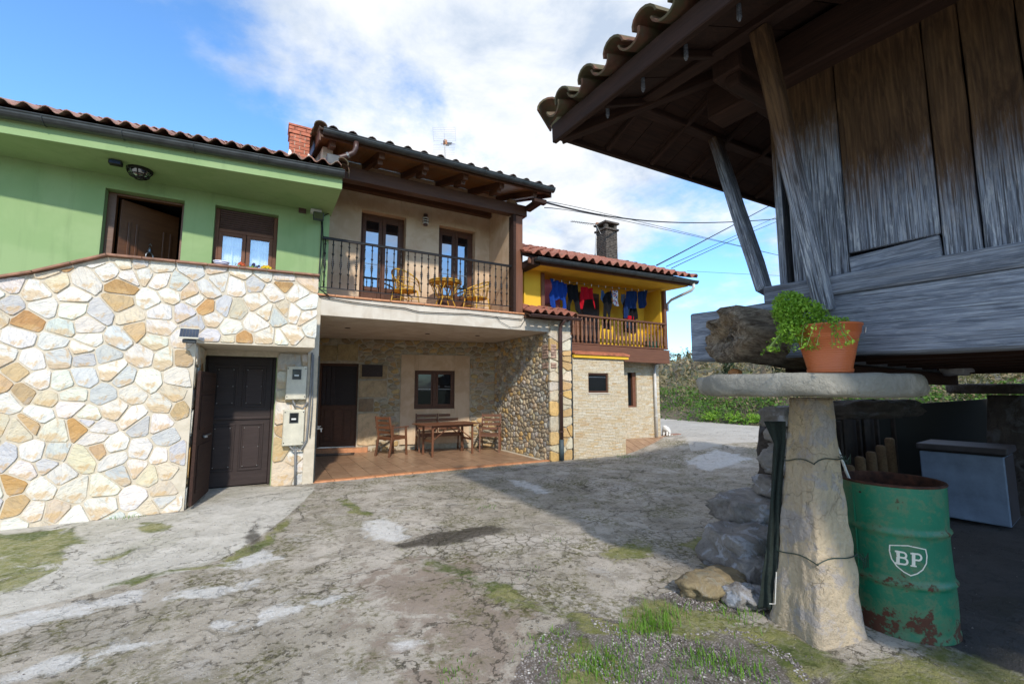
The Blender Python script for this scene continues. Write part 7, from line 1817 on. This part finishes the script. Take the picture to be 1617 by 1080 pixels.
def scatter(n, x0, x1, y0, y1, lift, clump=1.0, thr=-.05, sd=0):
    out = []
    while len(out) < n:
        x = random.uniform(x0, x1); y = random.uniform(y0, y1)
        if fbm((x*clump, y*clump, sd), 3) < thr: continue
        out.append((x, y, float(hz(x, y))+random.uniform(0, 1)**1.5*lift*(1+.6*fbm((x*.7, y*.7, sd+5), 2))))
    return out
def stuff(name, pts, size, rnd, m_, up=.3, asp=.5, lab=None):
    V, F = leaf_quads(pts, size, rnd, up, asp); return tag(link(name, mesh_np(name, V, F, m_)), kind='stuff')
stuff('bank_leaves', scatter(15000, 14.5, 17.5, -4, 22, .40, .9, -.12, 1), .055, .5, VG)
stuff('bank_brambles', scatter(14000, 15.6, 19.5, -4, 24, .75, .8, -.05, 7), .05, .5, VB)
stuff('bank_dry_grass', scatter(5000, 14.5, 20, -4, 24, .5, 1.3, .02, 11), .06, .5, VY, 0, .15)
m = MB()
for i in range(420):
    x = random.uniform(14.8, 19); y = random.uniform(-4, 22); p = Vector((x, y, float(hz(x, y)))); v = Vector((random.uniform(-.5, .3), random.uniform(-.5, .5), 1)).normalized()*.16; L = [p]
    for k in range(6): p = p+v; v += Vector((random.uniform(-.03, .03), random.uniform(-.03, .03), -.032)); L.append(p)
    m.tube(L, .006, 3, cap=False)
tag(m.build('bramble_stems', TWIG, None, fix=False), kind='stuff')
def bare_tree(m, base, h, seed, lv=4, r0=None):
    rnd = random.Random(seed)
    def grow(p, d, L, r, k):
        q = p; pts = [p]; n = 3
        for i in range(n): d = (d+Vector((rnd.uniform(-.15, .15), rnd.uniform(-.15, .15), rnd.uniform(-.02, .10)))).normalized(); q = q+d*L/n; pts.append(q)
        m.tube(pts, [r, r*.85, r*.7, r*.55], 4 if k > 2 else 3, cap=False)
        if k == 0: return
        for c in range(rnd.randint(3, 4)):
            a = rnd.uniform(0, 6.28); t_ = rnd.choice([1, 2, 3]); e = Vector((math.cos(a), math.sin(a), 0))*rnd.uniform(.45, .9); grow(pts[t_], (d+e).normalized(), L*rnd.uniform(.55, .75), r*.5, k-1)
    grow(Vector(base), Vector((0, 0, 1)), h*.36, r0 or h*.018, lv)
m = MB(); k = 0
while k < 75:
    x = random.uniform(24, 85); y = x*random.uniform(.10, 1.15)+random.uniform(-3, 3)
    if y > 75: continue
    bare_tree(m, (x, y, float(hz(x, y))-.2), random.uniform(2.2, 3.6), k, 4, .05+x*.0006); k += 1
print('wood tris', len(m.f)*2)
tag(m.build('bare_woodland', TWIG, None, fix=False), kind='stuff')
# scrub mass on the slope
P = []
for i in range(240):
    x = random.uniform(20, 95); y = x*random.uniform(.02, 1.25); z = float(hz(x, y)); r = random.uniform(.7, 1.6)
    for _ in range(90): P.append((x+random.gauss(0, r*.5), y+random.gauss(0, r*.5), z+abs(random.gauss(0, r*.55))))
stuff('hillside_scrub', P, .17, .5, VB, .2, .35)
def small_tree(label, x, y, h, kind):
    z = float(hz(x, y)); t = thing('evergreen_tree', label, 'tree', (x, y, z), 'dark treetops on the hill skyline'); m = MB(); m.tube([(x, y, z-.3), (x+.1, y, z+h*.5), (x, y, z+h*.85)], [h*.03, h*.02, h*.008], 7); m.build('trunk', BARK, t)
    P = []
    for _ in range(900):
        f = random.random(); c = Vector((x, y, z+h*(.35+.62*f))); r = h*(.26*(1-f)+.05) if kind else h*.24*math.sqrt(max(.05, 1-(2*f-1)**2))
        a = random.uniform(0, 6.28); rr = r*random.uniform(.4, 1.0)*(1+.25*math.sin(a*3+f*9)); P.append((c.x+math.cos(a)*rr, c.y+math.sin(a)*rr, c.z+random.gauss(0, .06*h)))
    V, F = leaf_quads(P, h*.035, .5, .3, .5); tag(link('crown', mesh_np('crown', V, F, VD), t), None)
VD = veg_mat('dark_evergreen', (.018, .045, .018), (.04, .075, .03), (.03, .05, .02), .1)
for (px_, D_, h, kd, lab) in ((1072, 88, 2.0, 0, 'round dark treetop on the skyline nearest the yellow balcony'), (1086, 90, 2.3, 1, 'pointed dark treetop on the skyline between two round ones'), (1098, 86, 1.8, 0, 'round dark treetop on the skyline nearest the granary beam'), (1150, 30, 1.6, 0, 'dark leafy tree low on the slope under the granary beam'), (1230, 26, 1.8, 0, 'green bushy tree on the slope just left of the sandstone pillar')):
    r_ = ray(px_, 560); d = r_.xy.normalized()*D_; small_tree(lab, d.x, d.y, h, kd)
# leafy clumps at the foot of the bank
for i, (px_, lab) in enumerate(((1124, 'fresh green weed clump left of the brown gap in the bank'), (1192, 'yellow green grass clump in the middle of the bank'), (1160, 'bright weed clump at the road edge below the capstone'), (1222, 'leafy green clump at the road edge beside the pillar'))):
    p = onX(px_, 655, 14.9); P = []
    for _ in range(420): a = random.uniform(0, 6.28); e = random.uniform(.1, 1.2); L = random.uniform(.05, .42); P.append((p.x+math.cos(a)*math.cos(e)*L, p.y+math.sin(a)*math.cos(e)*L, .35+math.sin(e)*L))
    V, F = leaf_quads(P, .045, .4, .2, .3); tag(link('weed_clump', mesh_np('weed_clump', V, F, LEAFB)), kind='stuff')

# grass tufts, pebbles and weeds in the yard
GRASS = leafmat('fresh_grass', (.06, .16, .015), (.16, .30, .03))
tufts = [(1030, 985, 60, .10), (1050, 972, 50, .11), (1012, 995, 45, .09), (1145, 1050, 45, .08), (1125, 1040, 40, .07), (1100, 1035, 30, .06), (1175, 960, 40, .07), (1160, 975, 30, .06), (205, 816, 40, .06), (940, 1035, 60, .07), (965, 1050, 70, .07), (905, 1060, 50, .06), (985, 1065, 40, .06), (880, 1005, 25, .05), (850, 1020, 25, .05), (1060, 1060, 30, .06), (725, 1058, 25, .04), (985, 722, 40, .10), (1000, 722, 30, .08), (1138, 960, 25, .05), (1085, 1030, 20, .05), (870, 850, 20, .04), (770, 800, 20, .05), (925, 722, 20, .06), (840, 900, 18, .04), (1200, 1065, 30, .05), (1180, 1050, 25, .05), (1010, 1030, 25, .05)]
V = []; F = []
for (px_, py_, n, h) in tufts:
    c = onZ(px_, py_, 0); zc_ = float(gz(c.x, c.y)); sp = .05+.03*(h/.1)
    for i in range(int(n*1.9)):
        a = random.uniform(0, 6.28); b = Vector((c.x+random.gauss(0, sp*1.3), c.y+random.gauss(0, sp), zc_-.012)); L = h*random.uniform(.3, .9); d = Vector((math.cos(a), math.sin(a), 0)); s = d.cross(up_)*random.uniform(.0016, .0034); le = random.uniform(.1, .8); k = len(V)
        V += [b-s, b+s, b+d*L*le*.35+up_*L*.6+s*.8, b+d*L*le*.35+up_*L*.6-s*.8, b+d*L*le+up_*L*.95]; F += [(k, k+1, k+2, k+3), (k+3, k+2, k+4)]
m = MB(); m.add(V, F); tag(m.build('grass_tufts', GRASS, None, fix=False), kind='stuff')
# pebbles
ico = bmesh.new(); bmesh.ops.create_icosphere(ico, subdivisions=1, radius=1); iv = [v.co.copy() for v in ico.verts]; jf = [tuple(v.index for v in f.verts) for f in ico.faces]; ico.free()
V = []; F = []; cnt = 0
gpoly = [[(900, 960), (980, 985), (1060, 1000), (1170, 985), (1250, 1030), (1300, 1090), (800, 1090), (830, 1020)], [(1000, 945), (1100, 925), (1180, 960), (1060, 965)]]
GQ = [[tuple(onZ(a, b, 0))[:2] for a, b in q] for q in gpoly]
while cnt < 5200:
    if cnt < 3600: x, y = random.uniform(1.0, 3.2), random.uniform(1.0, 2.6)
    else: x, y = random.uniform(-2, 6), random.uniform(.9, 7)
    if cnt < 3600:
        s = max(float(poly_sdf([(x, y)], q)[0]) for q in GQ)
        if s < 0 or fbm((x*3, y*3, 0), 2) < -.12: continue
    r = random.uniform(.003, .0085)*(1 if cnt < 3600 else .7); k = len(V); R = Matrix.Rotation(random.uniform(0, 6), 3, 'Z'); sx_, sy_, sz_ = random.uniform(.7, 1.3), random.uniform(.6, 1.1), random.uniform(.4, .8)
    zz_ = -.012+.022*fbm((x*.7, y*.7, 3), 3)+.006*fbm((x*5, y*5, 1), 3)
    V += [R @ Vector((v.x*r*sx_, v.y*r*sy_, v.z*r*sz_))+Vector((x, y, zz_+r*.25)) for v in iv]; F += [tuple(a+k for a in f) for f in jf]; cnt += 1
def peb_fn(t, p):
    r = t.new('ShaderNodeNewGeometry').outputs['Random Per Island']; t.put(p.inputs['Base Color'], t.ramp(r, [(0, (.10, .085, .08)), (.5, (.20, .175, .165)), (.85, (.30, .27, .25)), (1, (.52, .50, .47))])); p.inputs['Roughness'].default_value = .85
m = MB(); m.add(V, F); tag(m.build('gravel', mat('pebbles', peb_fn), None, fix=False), kind='stuff')
